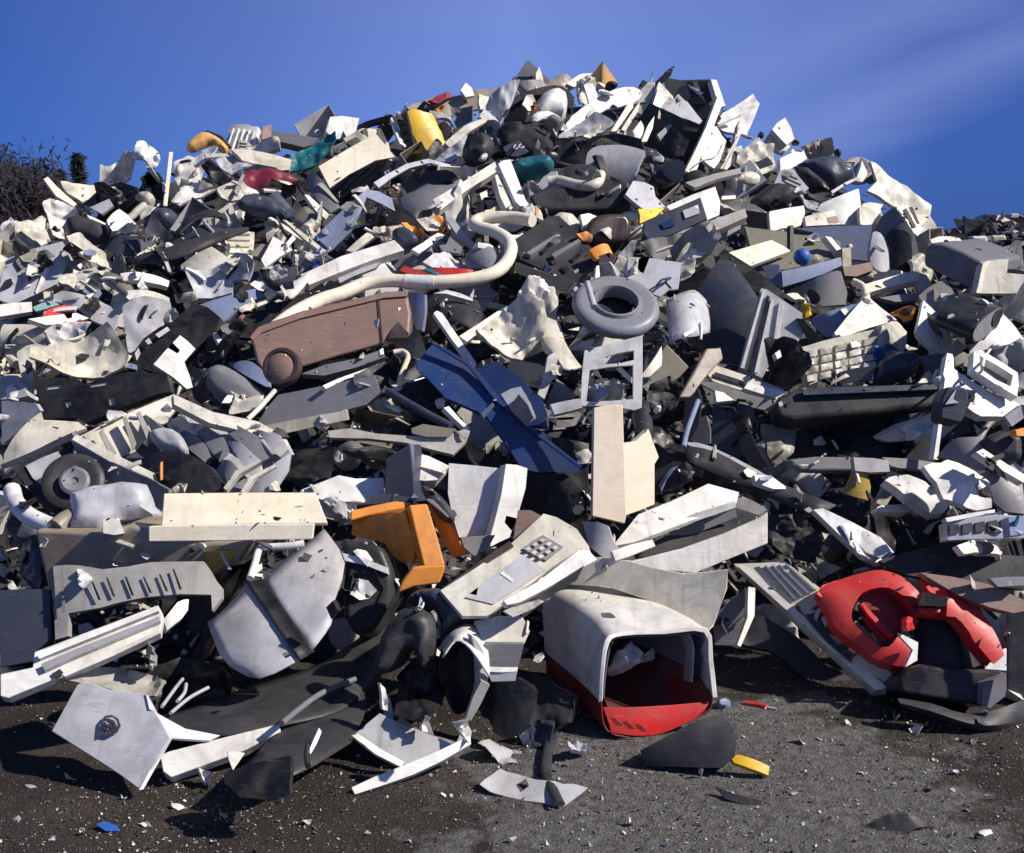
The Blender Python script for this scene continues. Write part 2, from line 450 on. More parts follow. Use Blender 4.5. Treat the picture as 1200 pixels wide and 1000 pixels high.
def tu(kind, col, path, rad, lift=.14, desc='', **k):
    W = px3(path, lift); O = W[len(W) // 2].copy(); P2 = [tuple(float(x) for x in w.split(',')[:2]) for w in path.split()]
    t = Thing(kind, desc, k.get('cat'), k.get('L'), k.get('ref'), k.get('group'), cen(P2))
    t.add(k.get('pn', 'tube'), Matrix.Translation(O), tube_mesh(W, rad, col, O, flat=k.get('flat', 1)), None, [])
    return t

def qt(t, pname, col, path, rad, lift=.14, flat=1.0):
    W = px3(path, lift); O = W[len(W) // 2].copy()
    t.add(pname, Matrix.Translation(O), tube_mesh(W, rad, col, O, flat=flat), None, []); return t

def lathe_mesh(prof, Rm, col, seg=28, a0=0, a1=360):
    bm = bmesh.new(); rings = []
    full = a1 - a0 >= 360; n = seg + (0 if full else 1)
    for r, h in prof:
        if r < 1e-5: rings.append([bm.verts.new((0, 0, h * Rm))])
        else: rings.append([bm.verts.new((r * Rm * math.cos(g), r * Rm * math.sin(g), h * Rm)) for g in (R(a0 + (a1 - a0) * j / seg) for j in range(n))])
    for A, B in zip(rings, rings[1:]):
        for j in range(seg):
            j2 = (j + 1) % n
            if len(A) == 1 and len(B) == 1: continue
            if len(A) == 1: bm.faces.new((A[0], B[j], B[j2]))
            elif len(B) == 1: bm.faces.new((A[j], B[0], A[j2]))
            else: bm.faces.new((A[j], B[j], B[j2], A[j2]))
    bmesh.ops.recalc_face_normals(bm, faces=bm.faces)
    return finish_mesh(bm, 'lathe', col, ang=40)

def la(kind, col, c, rpx, prof, o='m', lift=.12, desc='', **k):
    u, v = c; yaw, pitch = ordi(o); M = frame(u, v, yaw, pitch, lift)
    Rm = rpx * (depth(u, v) - lift) / F
    t = Thing(kind, desc, k.get('cat'), k.get('L'), k.get('ref'), k.get('group'), c)
    t.add(k.get('pn', 'body'), M, lathe_mesh(prof, Rm, col), None, []); return t

def qa(t, pname, col, c, rpx, prof, o='m', lift=.12):
    yaw, pitch = ordi(o); M = frame(c[0], c[1], yaw, pitch, lift)
    t.add(pname, M, lathe_mesh(prof, rpx * (depth(*c) - lift) / F, col), None, []); return t

def loft_mesh(rows, col, O, closed=False, n=3):
    rows = [cr_spline(r, n) if len(r) > 2 else r for r in rows]
    if len(rows) > 2:
        cols = [cr_spline([r[i] for r in rows], n) for i in range(len(rows[0]))]
        rows = [[c[j] for c in cols] for j in range(len(cols[0]))]
    bm = bmesh.new(); V = [[bm.verts.new(x - O) for x in r] for r in rows]
    for A, B in zip(V, V[1:]):
        for j in range(len(A) - 1): bm.faces.new((A[j], B[j], B[j + 1], A[j + 1]))
    return finish_mesh(bm, 'loft', col, ang=45)

def lo(kind, col, rows, lift=.1, desc='', th=.006, **k):
    """a curved sheet through rows of pixel,pixel,lift points"""
    W = [px3(r, lift) for r in rows]; O = W[0][len(W[0]) // 2].copy()
    rr = [[tuple(float(x) for x in w.split(',')[:2]) for w in r.split()] for r in rows]; POLYS.append(rr[0] + [r[-1] for r in rr[1:-1]] + rr[-1][::-1] + [r[0] for r in rr[1:-1]][::-1])
    P2 = [tuple(float(x) for x in w.split(',')[:2]) for r in rows for w in r.split()]
    t = Thing(kind, desc, k.get('cat'), k.get('L'), k.get('ref'), k.get('group'), cen(P2))
    t.add(k.get('pn', 'shell'), Matrix.Translation(O), loft_mesh(W, col, O), None, [('S', th)]); return t

def ql(t, pname, col, rows, lift=.1, th=.006):
    W = [px3(r, lift) for r in rows]; O = W[0][len(W[0]) // 2].copy()
    t.add(pname, Matrix.Translation(O), loft_mesh(W, col, O), None, [('S', th)]); return t

DISC = [(0, .06), (.3, .06), (.34, .12), (.9, .10), (1, .04), (1, -.12), (.9, -.2), (0, -.2)]
SKY_TINT = [(0, (.10, .17, .55)), (.10, (.13, .22, .66)), (.30, (.42, .48, .98)), (.55, (.80, .70, 1.15)), (.8, (.6, .6, .85)), (1, (.5, .55, .8))]
SKY_AZ = [(.2, (1.1, 1.05, .95)), (.40, (.30, .46, .58)), (.43, (.31, .49, .61)), (.462, (.70, .77, .77)), (.5, (1.33, 1.28, 1.1)), (.534, (.98, 1.0, .95)), (.557, (.38, .52, .64)), (.60, (.30, .46, .56)), (.8, (1.1, 1.05, .95))]
CIRRUS = (1.9, 2.6, 5.6)
EXPO = 0.40
# ------------------------------------------------------------------ the scrap, from the skyline down
# skyline, far end
p('torn_wrapping', 'TA', "478,130 500,118 530,112 560,105 585,104 590,118 560,128 520,136 490,140", 'm', .0, 'torn tan and grey sheet on the skyline', cr=.03, wob=.05)
p('plastic_shard', 'MA', "503,116 515,110 528,108 530,114 512,122", 'b', .04, 'small dusty red shard on the skyline', cr=.02)
p('plastic_shard', 'W', "540,106 546,97 553,103 556,112 546,114", 'b', .06, 'small white torn corner on the skyline')
p('torn_panel', 'O', "560,112 588,118 586,140 562,132", 'b', .06, 'off-white square panel below the skyline', cr=.015)
p('torn_panel', 'TG', "503,126 528,130 533,150 520,152 508,140", 'm', .05, 'grey beige torn panel under the skyline', cr=.02)
p('torn_panel', 'M', "530,128 556,126 552,140 535,150", 'd', .04, 'grey panel scrap below the skyline', cr=.015)
p('plastic_wedge', 'TG', "596,112 612,95 632,90 640,100 626,112 604,120", 'd', .02, 'pale grey wedge on the skyline', cr=.02)
p('plastic_spike', 'O', "628,104 628,86 632,78 636,90 638,104", 'b', .06, 'thin upright pinkish spike at the summit', lip=.05)
p('torn_wrapping', 'TA', "638,100 655,88 664,86 676,94 668,104 650,110", 'm', .03, 'crumpled brownish film at the summit', cr=.015, wob=.02)
p('folded_card', 'PE', "690,86 706,72 722,94 714,100 694,92", 'd', .05, 'folded pale brown card at the summit', fold=(.08, 0))
p('torn_panel', 'C', "664,98 678,88 694,86 716,102 708,108 684,92 672,102", 'b', .08, 'cream folded strip at the summit', lip=.04)
p('broken_shell', 'TE', "682,92 692,88 700,98 692,108 682,104", 'm', .09, 'dark teal broken piece at the summit', bulge=.05, sm=1)
p('round_cap', 'K', "708,100 714,94 722,95 724,101 716,106 709,105", 'd', .1, 'small black round cap near the summit', bulge=.06, sm=2)
p('plastic_arch', 'D', "588,124 604,112 632,102 656,99 670,108 674,122 668,130 658,112 634,110 612,116 594,128", 'm', .09, 'black arched moulding near the summit', lip=.09, sm=1)
p('broken_shell', 'W', "664,146 672,134 690,120 714,106 744,95 757,101 752,114 734,124 704,129 684,140 668,150", 'b', .14, L='long white curved wing panel lying just under the summit', ref='white wing panel at the summit', sm=1, bend=(.06, 60))
t = p('round_hood', 'W', "623,132 634,112 648,106 662,113 668,128 660,143 648,134 632,138", 'b', .17, L='white helmet-shaped hood with dark underside just below the summit', ref='white hood', bulge=.14, sm=1)
q(t, 'underside', 'OL', "634,136 650,134 662,142 648,160 638,148", 'd', .13, bulge=.05)
q(t, 'peak', 'W', "624,132 646,130 660,140 662,150 652,146 640,138 626,144", 'b', .21, bulge=.03, sm=1)
q(t, 'spike', 'W', "617,112 619,112 621,130 617,130", 'm', .2)
p('torn_panel', 'G', "655,160 664,152 696,132 708,140 720,148 704,158 690,160 672,162 654,164", 'm', .15, 'grey creased panel under the white wing', cr=.03, ref='creased grey panel')
p('plastic_chip', 'C', "683,160 694,152 700,156 694,164", 'b', .18, 'small cream chip under the white wing', cr=.02)
p('plastic_strip', 'C', "716,154 736,122 742,120 742,126 722,154", 'b', .2, 'left of two cream sticks leaning below the white wing', lip=.03)
p('plastic_strip', 'O', "728,152 746,124 750,120 748,130 733,154", 'b', .2, 'right of two cream sticks leaning below the white wing', lip=.03)
p('broken_box', 'K', "652,166 690,164 724,156 752,164 756,176 704,160 694,166 686,192 652,190", 'd', .04, 'black broken box behind the rolled grey cover', cr=.02)
p('rolled_cover', 'G', "686,193 688,178 695,164 702,159 728,166 756,177 748,192 740,208 712,201", (-10, 30), .2, L='light grey rolled cover with smooth curved top below the white wing', ref='rolled grey cover', bend=(.12, 100), sm=0, lip=.06)
t = p('open_crate', 'OL', "776,90 796,94 832,93 840,112 828,126 796,122 780,104", 'd', .04, L='dark open crate with a white edge sticking up on the skyline', ref='open crate on the skyline', lip=.2)
a(t, 'inner_side', 'K', "804,96 830,95 838,112 828,122 812,121", .01)
a(t, 'inner_side/inner_rib', 'TG', "812,96 817,96 828,122 820,122", .02)
q(t, 'edge_strip', 'W', "833,93 840,94 850,124 845,126 838,110", 'b', .1, lip=.05)
p('torn_panel', 'O', "767,126 771,102 777,90 784,104 794,124 786,128 772,128", 'b', .1, 'pointed off-white panel leaning on the open crate', fold=(.05, 80))
t = p('monitor_housing', 'D', "750,130 760,118 800,140 826,150 820,170 800,190 775,176 752,168", 'd', .12, L='broken dark grey housing with ribs and shards below the open crate', ref='broken dark housing', cr=.03)
q(t, 'cavity', 'K', "766,172 790,150 806,164 800,182 778,186", 'd', .15, cr=.02)
q(t, 'bracket', 'G', "770,158 788,142 790,145 774,164", 'm', .18, lip=.03)
p('plastic_shard', 'W', "743,152 752,140 756,146 752,164 746,162", 'b', .2, 'white curled shard against the broken dark housing', bend=(.03, 0))
p('plastic_shard', 'C', "752,166 760,146 767,136 765,150 758,166", 'b', .21, 'pointed cream shard against the broken dark housing')
p('broken_shell', 'D', "756,180 782,184 802,196 800,214 784,220 764,204 754,190", 'm', .14, 'dark grey dented shell under the broken housing', cr=.025, sm=1)
p('torn_sheet', 'M', "762,188 790,196 800,206 796,216 778,208", 'm', .17, 'grey torn sheet under the broken dark housing', cr=.03)
p('plastic_plank', 'C', "841,113 847,121 836,150 824,180 814,206 803,200 812,182 828,148", 'f', .25, L='long narrow cream plank leaning against the skyline, below the open crate', ref='leaning cream plank', lip=.035)
p('torn_panel', 'W', "836,146 843,144 854,162 848,176 838,196 830,192 822,186 830,164", 'b', .16, 'white panel standing beside the leaning cream plank', cr=.01)
p('plastic_strip', 'W', "838,143 850,135 868,131 869,134 856,140 842,146", 'u', .2, 'white strip on end at the skyline right of the plank')
p('torn_panel', 'O', "845,196 858,172 864,152 868,140 868,158 858,182 850,202 842,206", 'b', .2, 'curved off-white strip beside the leaning cream plank', lip=.04)
p('plastic_board', 'TG', "803,214 836,204 867,197 869,203 840,210 814,220", 'u', .22, 'long grey board at the foot of the cream plank', lip=.03)
p('crumpled_film', 'O', "868,178 884,165 906,170 914,184 906,200 882,206 870,196", 'b', .08, 'heap of crumpled clear and white film', cr=.07, wob=.06)
p('torn_panel', 'M', "884,190 900,184 906,192 890,198", 'd', .14, 'grey chip on crumpled film')
p('plastic_shell', 'W', "905,152 911,144 920,138 927,150 931,163 922,170 914,162", 'b', .1, L='white diamond-shaped panel poking up from the skyline to the right', ref='white diamond panel', lip=.04)
p('bent_strip', 'C', "896,164 904,154 916,162 926,172 918,180 904,174", (0, 30), .12, 'pale greenish strip under the white diamond panel', bend=(.03, 40))
p('round_cap', 'K', "888,156 893,153 896,158 892,163 888,161", 'd', .06, 'small black knob left of the white diamond panel', bulge=.04, sm=2)
p('round_cap', 'K', "927,166 933,163 938,167 934,170 928,170", 'd', .1, 'small black knob right of the white diamond panel', bulge=.04, sm=2)
p('torn_panel', 'W', "914,186 942,177 946,186 930,196 914,201", 'b', .14, 'white strip panel beside the dark blue bag', lip=.04)
p('torn_panel', 'G', "906,218 914,200 928,197 948,221 940,226 922,222", 'm', .14, 'light grey triangular panel left of the dark blue bag')
p('crumpled_film', 'TA', "940,170 960,160 970,168 974,184 960,186 948,180", 'm', .02, 'brownish crumpled film on the skyline', cr=.06, wob=.06)
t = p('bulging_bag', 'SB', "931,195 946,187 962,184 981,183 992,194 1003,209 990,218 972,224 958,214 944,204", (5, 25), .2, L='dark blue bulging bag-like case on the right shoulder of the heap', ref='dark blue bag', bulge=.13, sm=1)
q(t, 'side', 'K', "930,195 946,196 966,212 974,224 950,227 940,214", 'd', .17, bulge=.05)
q(t, 'seam', 'G', "974,224 990,214 1003,208 1004,211 988,219 976,227", 'b', .22, lip=.02)
p('round_cap', 'K', "977,176 983,174 987,180 983,186 978,184", 'd', .14, 'small black knob on top of the dark blue bag', bulge=.05, sm=2)
p('wire_clip', 'O', "990,190 1006,184 1008,188 1003,206 999,204 1002,190", 'm', .08, 'small bent wire bracket behind the dark blue bag', lip=.02)
p('broken_cone', 'W', "1006,208 1009,194 1013,183 1017,198 1012,212", 'b', .14, L='small white cone standing on the skyline beside the dark blue bag', ref='small white cone', bend=(.05, 0))
p('torn_wrapping', 'O', "1016,193 1028,200 1052,218 1078,238 1087,245 1085,258 1092,276 1078,293 1080,280 1068,268 1052,242 1034,234 1014,226 1026,214", (20, 30), .14, L='large crumpled off-white sheet draped down the right skyline', ref='draped off-white sheet', cr=.03, wob=.02)
t = p('torn_wrapping', 'C', "1054,244 1062,240 1076,238 1086,247 1082,262 1078,276 1068,266", 'b', .22, 'folded cream strips hanging from the draped sheet', cr=.03)
a(t, 'fold', 'D', "1058,246 1062,244 1074,266 1071,268", .035); a(t, 'fold', 'D', "1066,243 1069,242 1078,262 1075,262", .035)
p('plastic_clip', 'K', "1012,212 1022,204 1028,202 1028,212 1020,216", 'd', .22, 'black clip at the top of the draped off-white sheet')
p('torn_panel', 'O', "1008,247 1013,238 1034,240 1026,256 1022,263 1010,262", 'b', .16, 'beige panel below the draped off-white sheet', cr=.01)
p('plastic_cover', 'W', "963,238 985,229 1008,219 1011,240 1010,263 983,263 952,262 954,250", 'm', .16, L='wide white cover panel below the dark blue bag', ref='wide white cover', bend=(.03, 0))
t = p('plastic_cover', 'O', "943,254 978,246 984,263 945,265", 'b', .2, 'cream panel with a brown hole below the dark blue bag')
a(t, 'hole_rim', 'B', "969,255 981,253 983,261 971,262", .004)
p('torn_panel', 'G', "924,234 930,226 948,232 966,242 960,252 940,244", 'm', .16, 'grey torn flap between white covers', cr=.03)
p('torn_panel', 'W', "902,248 922,244 942,241 943,251 938,266 903,271", 'f', .24, L='square white card standing left of the wide white cover', ref='square white card')
p('bulging_bag', 'D', "878,236 890,226 906,214 926,218 934,226 924,241 906,246 886,247", 'm', .14, 'dark soft folded bag', bulge=.08, sm=1)
p('plastic_shell', 'O', "856,214 864,207 873,201 884,206 890,213 884,218 868,210", 'b', .2, 'smooth off-white rounded piece', bulge=.04, sm=1)
p('plastic_panel', 'LB', "932,268 976,265 1022,264 1020,284 1019,306 988,303 970,286 952,272", (-5, 10), .2, L='pale lilac grey box side behind the blue tray', ref='lilac box side', lip=.08)
# left of the summit
p('plastic_block', 'W', "382,154 387,137 402,136 421,139 416,158 392,164", 'f', .1, L='white square block on the skyline left of the yellow sheet', ref='white skyline block', lip=.1)
t = p('machine_chassis', 'O', "404,160 420,152 448,143 462,160 466,186 448,180 430,166 410,176", 'f', .1, L='off-white machine chassis with dark openings left of the yellow sheet', ref='off-white chassis', cr=.03)
a(t, 'opening', 'K', "406,166 418,160 424,166 412,172", .02); a(t, 'opening', 'K', "424,152 430,150 432,160 426,162", .02); a(t, 'opening', 'D', "441,152 446,150 454,166 450,170 443,160", .02)
q(t, 'top_frame', 'K', "406,153 430,142 458,134 464,140 456,142 432,148 410,160", 'd', .16, lip=.04)
q(t, 'side_strap', 'W', "458,138 462,138 476,172 471,174 463,154", 'b', .2)
p('plastic_strap', 'D', "464,136 476,132 484,168 484,174 474,174", 'd', .15, 'dark flat straps beside the yellow sheet', lip=.03)
t = b('drawer_front', 'C', "373,195 408,174 440,156 450,168 463,184 440,188 410,204 386,220", (10, 35), .24, '', dep=.02, L='cream drawer front lying above a black open box', ref='cream drawer front')
p('open_box', 'K', "386,222 410,204 440,190 454,186 450,196 436,210 408,236 396,240", 'd', .14, 'black open box under the cream drawer front', lip=.1, rib=(3, 40), rc='D')
p('plastic_shell', 'BL', "434,198 446,194 458,200 448,210 438,212", 'd', .17, 'small blue piece inside the black open box', bulge=.03, sm=1)
p('plastic_sheet', 'Y', "478,130 487,128 496,131 507,132 516,150 525,173 518,180 508,173 500,176 494,178 486,176 494,172 484,150", 'f', .26, L='bright yellow bent plastic sheet near the top of the heap', ref='yellow sheet', bend=(.05, 20), wob=.02)
p('plastic_clip', 'K', "488,128 497,118 509,126 506,131 492,132", 'd', .18, 'black and white clip above the yellow sheet', holes=["494,128 498,122 505,127"])
p('torn_panel', 'M', "508,146 520,142 532,150 534,158 524,166 514,158", 'd', .12, 'grey torn panel right of the yellow sheet', cr=.03)
p('plastic_strip', 'O', "523,164 544,148 566,138 576,134 570,142 548,156 530,172", 'b', .16, 'long off-white bent strip right of the yellow sheet', bend=(.03, 0), lip=.04)
p('broken_shell', 'G', "524,174 540,166 548,160 540,184 530,190 506,186", 'm', .12, 'light grey tray below the yellow sheet', cr=.02)
p('bulging_bag', 'D', "540,180 546,166 560,156 574,158 580,170 578,186 566,196 548,196", (-10, 20), .2, L='round black bag with a white valve right of the yellow sheet', ref='round black bag', bulge=.14, sm=1)
p('plastic_knob', 'W', "562,184 566,180 571,182 570,187 564,187", 'b', .36, 'white valve knob on the round black bag', bulge=.02, sm=1)
t = p('padded_cover', 'K', "578,160 600,140 626,150 650,166 656,190 634,200 606,178 590,180", (-10, 20), .1, L='broad black padded cover under the white hood', ref='black padded cover', bulge=.08, sm=1, cr=.02)
p('cap_lid', 'G', "582,168 588,162 600,155 606,162 592,166 584,172", 'b', .22, 'pale grey lid edge on the black cover', bend=(.02, 0))
t = p('label_box', 'SB', "590,172 608,164 620,178 606,184 594,182", 'm', .21, 'dark blue box with pale curly writing beside the teal tank')
for c_ in ((606, 173), (612, 172)):
    qt(t, 'letter', 'G', f"{c_[0]-2},{c_[1]-3} {c_[0]-4},{c_[1]} {c_[0]-2},{c_[1]+2} {c_[0]+2},{c_[1]}", .006, .3)
p('plastic_shard', 'TA', "624,180 630,166 638,174 640,182 630,184", 'm', .2, 'tan ragged shard above the teal tank', cr=.02)
p('round_tank', 'TE', "598,192 608,186 624,184 640,185 650,194 648,203 638,209 612,211 600,206", (0, 30), .22, L='glossy teal green rounded tank below the black padded cover', ref='teal tank', bulge=.12, sm=2)
t = b('plastic_beam', 'W', "507,234 544,212 580,189 584,200 550,221 516,246 510,242", (20, 35), .3, '', dep=.08, L='long white square beam pointing down left below the round black bag', ref='long white beam')
a(t, 'end_cap', 'G', "508,235 514,232 518,243 512,244", .012)
p('plastic_beam', 'W', "584,192 590,188 598,187 607,210 616,234 622,243 610,242 604,236", 'b', .3, L='white flat beam leaning steeply beside the teal tank', ref='steep white beam', lip=.05)
p('plastic_strip', 'O', "580,206 586,203 594,222 599,240 593,244 586,230", 'b', .28, 'narrow off-white strip along the steep white beam', lip=.05)
p('crumpled_film', 'W', "614,240 628,243 640,249 648,258 634,258 620,252", 'b', .26, 'crumpled white film at the foot of the steep white beam', cr=.04, wob=.03)
t = la('speaker_disc', 'D', (682, 203), 22, [(0, .2), (.25, .2), (.4, .05), (.75, .1), (1, .0), (1, -.2)], (0, 55), .2, L='black round disc with glossy centre below the rolled grey cover', ref='black disc')
tu('curved_grip', 'O', "642,213 655,212 675,217 693,218 701,213 704,205", .034, .27, L='curved cream handle lying in front of the black disc', ref='curved cream handle')
p('plastic_chip', 'G', "616,217 626,213 634,222 626,228", 'd', .22, 'small grey ribbed chip under the teal tank', cr=.03)
b('long_duct', 'D', "618,228 640,220 690,214 738,210 742,234 712,244 650,246 626,244", (0, 35), .16, '', dep=.2, L='long dark grey duct lying across below the curved handle', ref='long dark duct', bv=.03)
# middle left of summit: rolled grey parts
p('plastic_shell', 'D', "463,214 476,206 506,200 534,202 540,212 506,218 496,240 488,250 470,240", 'd', .18, L='dark grey shell with a rolled rim left of the long white beam', ref='dark rolled shell', cr=.03, sm=1, lip=.06)
lo('bent_panel', 'M', ["466,232,0 484,224,.1 502,214,.12 536,206,.05", "470,246,0 482,234,.12 506,226,.16 540,212,.08", "488,258,0 492,248,.08 506,244,.1 530,232,.05"], .16, 'grey curled panel below the dark rolled shell')
p('curved_strip', 'G', "438,214 454,204 476,192 502,186 538,196 536,199 504,191 480,197 460,208 444,220", 'b', .24, 'thin light grey curved rim above the dark rolled shell', lip=.02)
p('plastic_cover', 'LB', "370,274 398,248 430,221 444,222 460,229 464,244 446,236 430,230 422,250 412,270 388,292", (12, 20), .26, L='pale blue grey folded cover with pointed corner', ref='pale blue cover', fold=(.05, 0))
p('torn_sheet', 'DB', "424,250 432,232 446,238 460,250 450,266 428,268", 'd', .16, 'dark brown rag behind the pale blue cover', cr=.05)
p('plastic_strip', 'O', "408,290 428,274 452,262 458,266 436,280 416,294", 'b', .22, 'curved cream strip under the pale blue cover', bend=(.03, 0), lip=.04)
p('torn_wrapping', 'TA', "440,272 456,258 466,262 470,272 462,284 446,286", 'd', .14, 'brown grey film left of the orange scrap', cr=.05)
p('crumpled_cap', 'OR', "489,268 497,258 508,254 519,258 522,266 510,274 496,281", (15, 30), .3, L='crumpled bright orange cap above the red strip', ref='orange cap', bulge=.08, cr=.02)
p('plastic_shard', 'OR', "470,264 476,259 482,262 490,270 492,278 480,272", 'm', .28, 'small orange shard beside the slate blade', cr=.02)
p('plastic_blade', 'SB', "458,272 466,267 478,268 492,280 486,286 472,290 464,284", (0, 30), .3, 'slate grey rounded blade below the orange shard', bulge=.04, sm=1)
t = b('plastic_beam', 'W', "352,322 400,300 462,281 474,293 436,305 396,320 362,334", (15, 40), .28, '', dep=.07, L='broad white beam running up towards the orange cap', ref='broad white beam')
p('plastic_strip', 'G', "396,326 424,314 446,307 440,314 414,324 398,332", 'm', .24, 'pale strip under the broad white beam', lip=.03)
p('plastic_strip', 'W', "484,290 496,284 514,272 522,273 508,286 492,296", 'b', .28, 'white fin below the orange cap', bend=(.02, 0))
p('plastic_cover', 'M', "510,278 524,275 542,290 538,297 518,294", (0, 40), .26, 'grey flat cover below the orange cap')
p('broken_lid', 'G', "496,306 516,296 530,292 544,304 548,314 530,312 508,312", 'b', .25, 'pale broken lid with dark gaps above the red strip', cr=.02, holes=["526,300 533,301 541,311 534,310"])
p('plastic_strip', 'R', "469,311 474,306 484,311 494,313 524,316 555,319 548,325 526,326 504,325 482,318", (10, 35), .29, L='red flat strip lying inside the loop of the cream hose', ref='red strip', cr=.012, lip=.02)
lo('machine_cover', 'M', ["548,296,0 556,288,.1 572,288,.14 586,296,.06", "544,306,.02 556,300,.12 574,300,.16 590,310,.08", "548,316,0 560,314,.08 574,318,.1 586,318,.05"], .2, 'grey dented cover inside the hose loop')
p('plastic_rail', 'G', "522,256 530,254 546,276 562,290 556,294 540,282", 'm', .24, 'thin grey rail behind the hose loop', lip=.03)
p('plastic_chip', 'W', "560,284 574,286 586,294 576,294 560,290", 'b', .34, 'white chip on the dented cover in the hose loop')
t = tu('flexible_hose', 'C', "322,384 345,367 375,352 400,344 427,333 455,329 493,331 527,330 560,326 584,317 597,301 597,284 580,272 560,266 556,261 567,256 600,255 624,259", .038, .36, L='long cream flexible hose bent round in a hairpin loop', ref='cream hose')
qt(t, 'coupling', 'W', "475,330 493,331 509,331", .041, .36)
b('plastic_panel', 'TA', "300,390 330,372 372,356 402,352 420,344 398,358 360,372 320,392", (0, 45), .2, 'tan flat edge above the brown bin', dep=.05)
# dark fins right of the hose
t = p('grille_panel', 'D', "603,281 626,266 642,254 655,253 678,274 700,298 698,308 686,318 673,331 640,318 610,304", (5, 45), .22, L='dark grey slotted panel with raised bars right of the hose loop', ref='dark slotted panel', lip=.05)
for s_ in ("617,296 652,274 657,275 622,299", "646,298 678,280 681,283 650,302"): a(t, 'bar', 'M', s_, .03, lip=.03)
for s_ in ("632,292 638,288 642,292 636,298", "657,292 666,290 664,295 658,297", "668,304 682,292 684,296 672,307", "656,314 664,311 668,316 662,320", "644,304 650,301 652,308 647,310"): a(t, 'slot', 'K', s_, .012)
q(t, 'front_edge', 'OL', "604,307 640,320 674,331 666,343 636,334 602,318", 'd', .24, lip=.05)
p('plastic_shard', 'O', "644,256 656,249 672,248 680,256 678,276 664,266", 'm', .22, 'beige curved shard above the dark slotted panel', bend=(.04, 30))
p('plastic_shard', 'C', "680,252 690,250 700,254 690,262 684,268", 'b', .24, 'cream pointed shard left of the brown pot')
t = b('cooking_pot', 'DB', "688,262 698,251 716,248 738,249 742,264 739,280 716,285 694,281 686,274", (12, 18), .26, '', dep=.3, L='glossy dark brown round pot with a bright reflection', ref='brown pot', sm=1, bv=.05)
p('plastic_clip', 'OR', "676,274 688,271 693,276 691,285 684,282", 'f', .26, 'orange red tab left of the brown pot', cr=.01)
t = p('plastic_cup', 'OR', "695,288 704,286 714,285 724,296 722,304 712,302 702,300", 'b', .28, L='orange broken cup below the brown pot', ref='orange cup', bend=(.04, 0))
q(t, 'inner_side', 'B', "702,300 714,296 722,300 716,312 704,318", 'd', .24)
p('plastic_strip', 'W', "697,329 699,312 702,311 703,322 701,334", 'b', .3, 'thin white strip standing left of the grey ring')
p('torn_sheet', 'TG', "716,316 724,304 738,286 746,284 744,292 734,312 722,318", 'm', .28, 'grey torn flap below the brown pot', cr=.02)
p('plastic_card', 'G', "733,228 742,212 756,214 766,219 768,230 780,243 756,247 742,236", 'b', .24, 'pale pinkish card below the broken dark housing')
p('plastic_shard', 'Y', "748,245 764,245 779,244 768,254 750,262 750,252", 'b', .26, L='small yellow triangle left of the navy console', ref='yellow triangle')
t = b('control_console', 'SB', "754,260 786,246 821,231 829,256 800,270 762,284 754,274", (0, 25), .32, '', dep=.12, L='dark navy console with a white top and pale label', ref='navy console')
q(t, 'top', 'W', "781,242 812,228 838,219 844,236 843,252 829,258 820,232 786,247", (20, 30), .34, lip=.05)
a(t, 'label', 'G', "800,247 818,240 820,250 803,256", .01); a(t, 'sticker', 'N', "774,262 788,256 791,264 778,268", .01)
b('plastic_beam', 'TG', "758,290 800,270 873,244 876,254 836,272 800,284 768,296", (10, 40), .3, '', dep=.06, L='long beige grey beam lying under the navy console', ref='beige beam under the console')
p('crumpled_film', 'TG', "745,296 780,284 824,270 838,290 830,304 800,316 766,306", 'm', .16, 'crumpled grey beige film under the beam', cr=.07, wob=.04)
p('torn_wrapping', 'O', "800,292 820,288 828,304 816,318 804,314", 'b', .2, 'crumpled off-white paper under the beam', cr=.05, wob=.03)
p('plastic_tray', 'TG', "836,272 852,264 868,258 868,268 850,278 840,282", 'm', .3, 'small beige tray right of the beam', lip=.04)
b('plastic_box', 'K', "872,246 902,250 902,270 876,266", 'd', .12, 'black gap box left of the square white card', dep=.1)
p('plastic_strip', 'C', "846,230 862,229 862,233 846,234", 'b', .2, 'small cream strip right of the navy console')
# blue tray on the right
t = p('storage_tray', 'OL', "873,266 906,270 960,277 985,283 986,300 950,310 916,317 884,306", (0, 55), .18, L='blue edged open storage tray with scraps inside', ref='blue storage tray', lip=.05)
q(t, 'front_side', 'LB', "916,318 950,311 986,301 987,311 966,321 942,329 918,336", (10, 15), .34, bend=(.03, 90), sm=0, lip=.05)
q(t, 'corner', 'LB', "893,312 904,310 913,310 917,334 906,333 899,324", (-20, 15), .34, lip=.05)
q(t, 'end_rim', 'W', "967,277 974,278 986,292 985,299 976,288", 'b', .3, lip=.04)
la('ball', 'BL', (940, 301), 10, [(0, 1), (.38, .92), (.7, .71), (.92, .38), (1, 0), (.92, -.38), (0, -1)], (0, 0), .34, L='bright blue ball lying in the blue storage tray', ref='blue ball')
p('torn_wrapping', 'TA', "950,302 960,296 972,300 964,308 952,308", 'b', .3, 'pinkish torn paper in the blue tray beside the ball', cr=.03)
p('black_rod', 'K', "926,264 930,264 930,294 926,294", 'f', .36, 'black rod standing in the blue storage tray', lip=.03)
b('plastic_plank', 'C', "853,296 880,288 904,281 918,288 927,294 900,304 876,313", (15, 45), .36, '', dep=.03, L='cream flat plank resting on the left end of the blue tray', ref='cream plank on the tray')
p('broken_shell', 'M', "920,338 952,328 985,316 992,338 990,354 966,359 950,348 936,346", (-20, 12), .2, L='grey rounded drum side under the blue tray', ref='grey drum side', bend=(.09, 0), lip=.04)
p('round_hole_cover', 'K', "940,346 950,338 960,344 962,354 950,358", 'd', .25, 'black opening in grey drum side', sm=1, bulge=-.03)
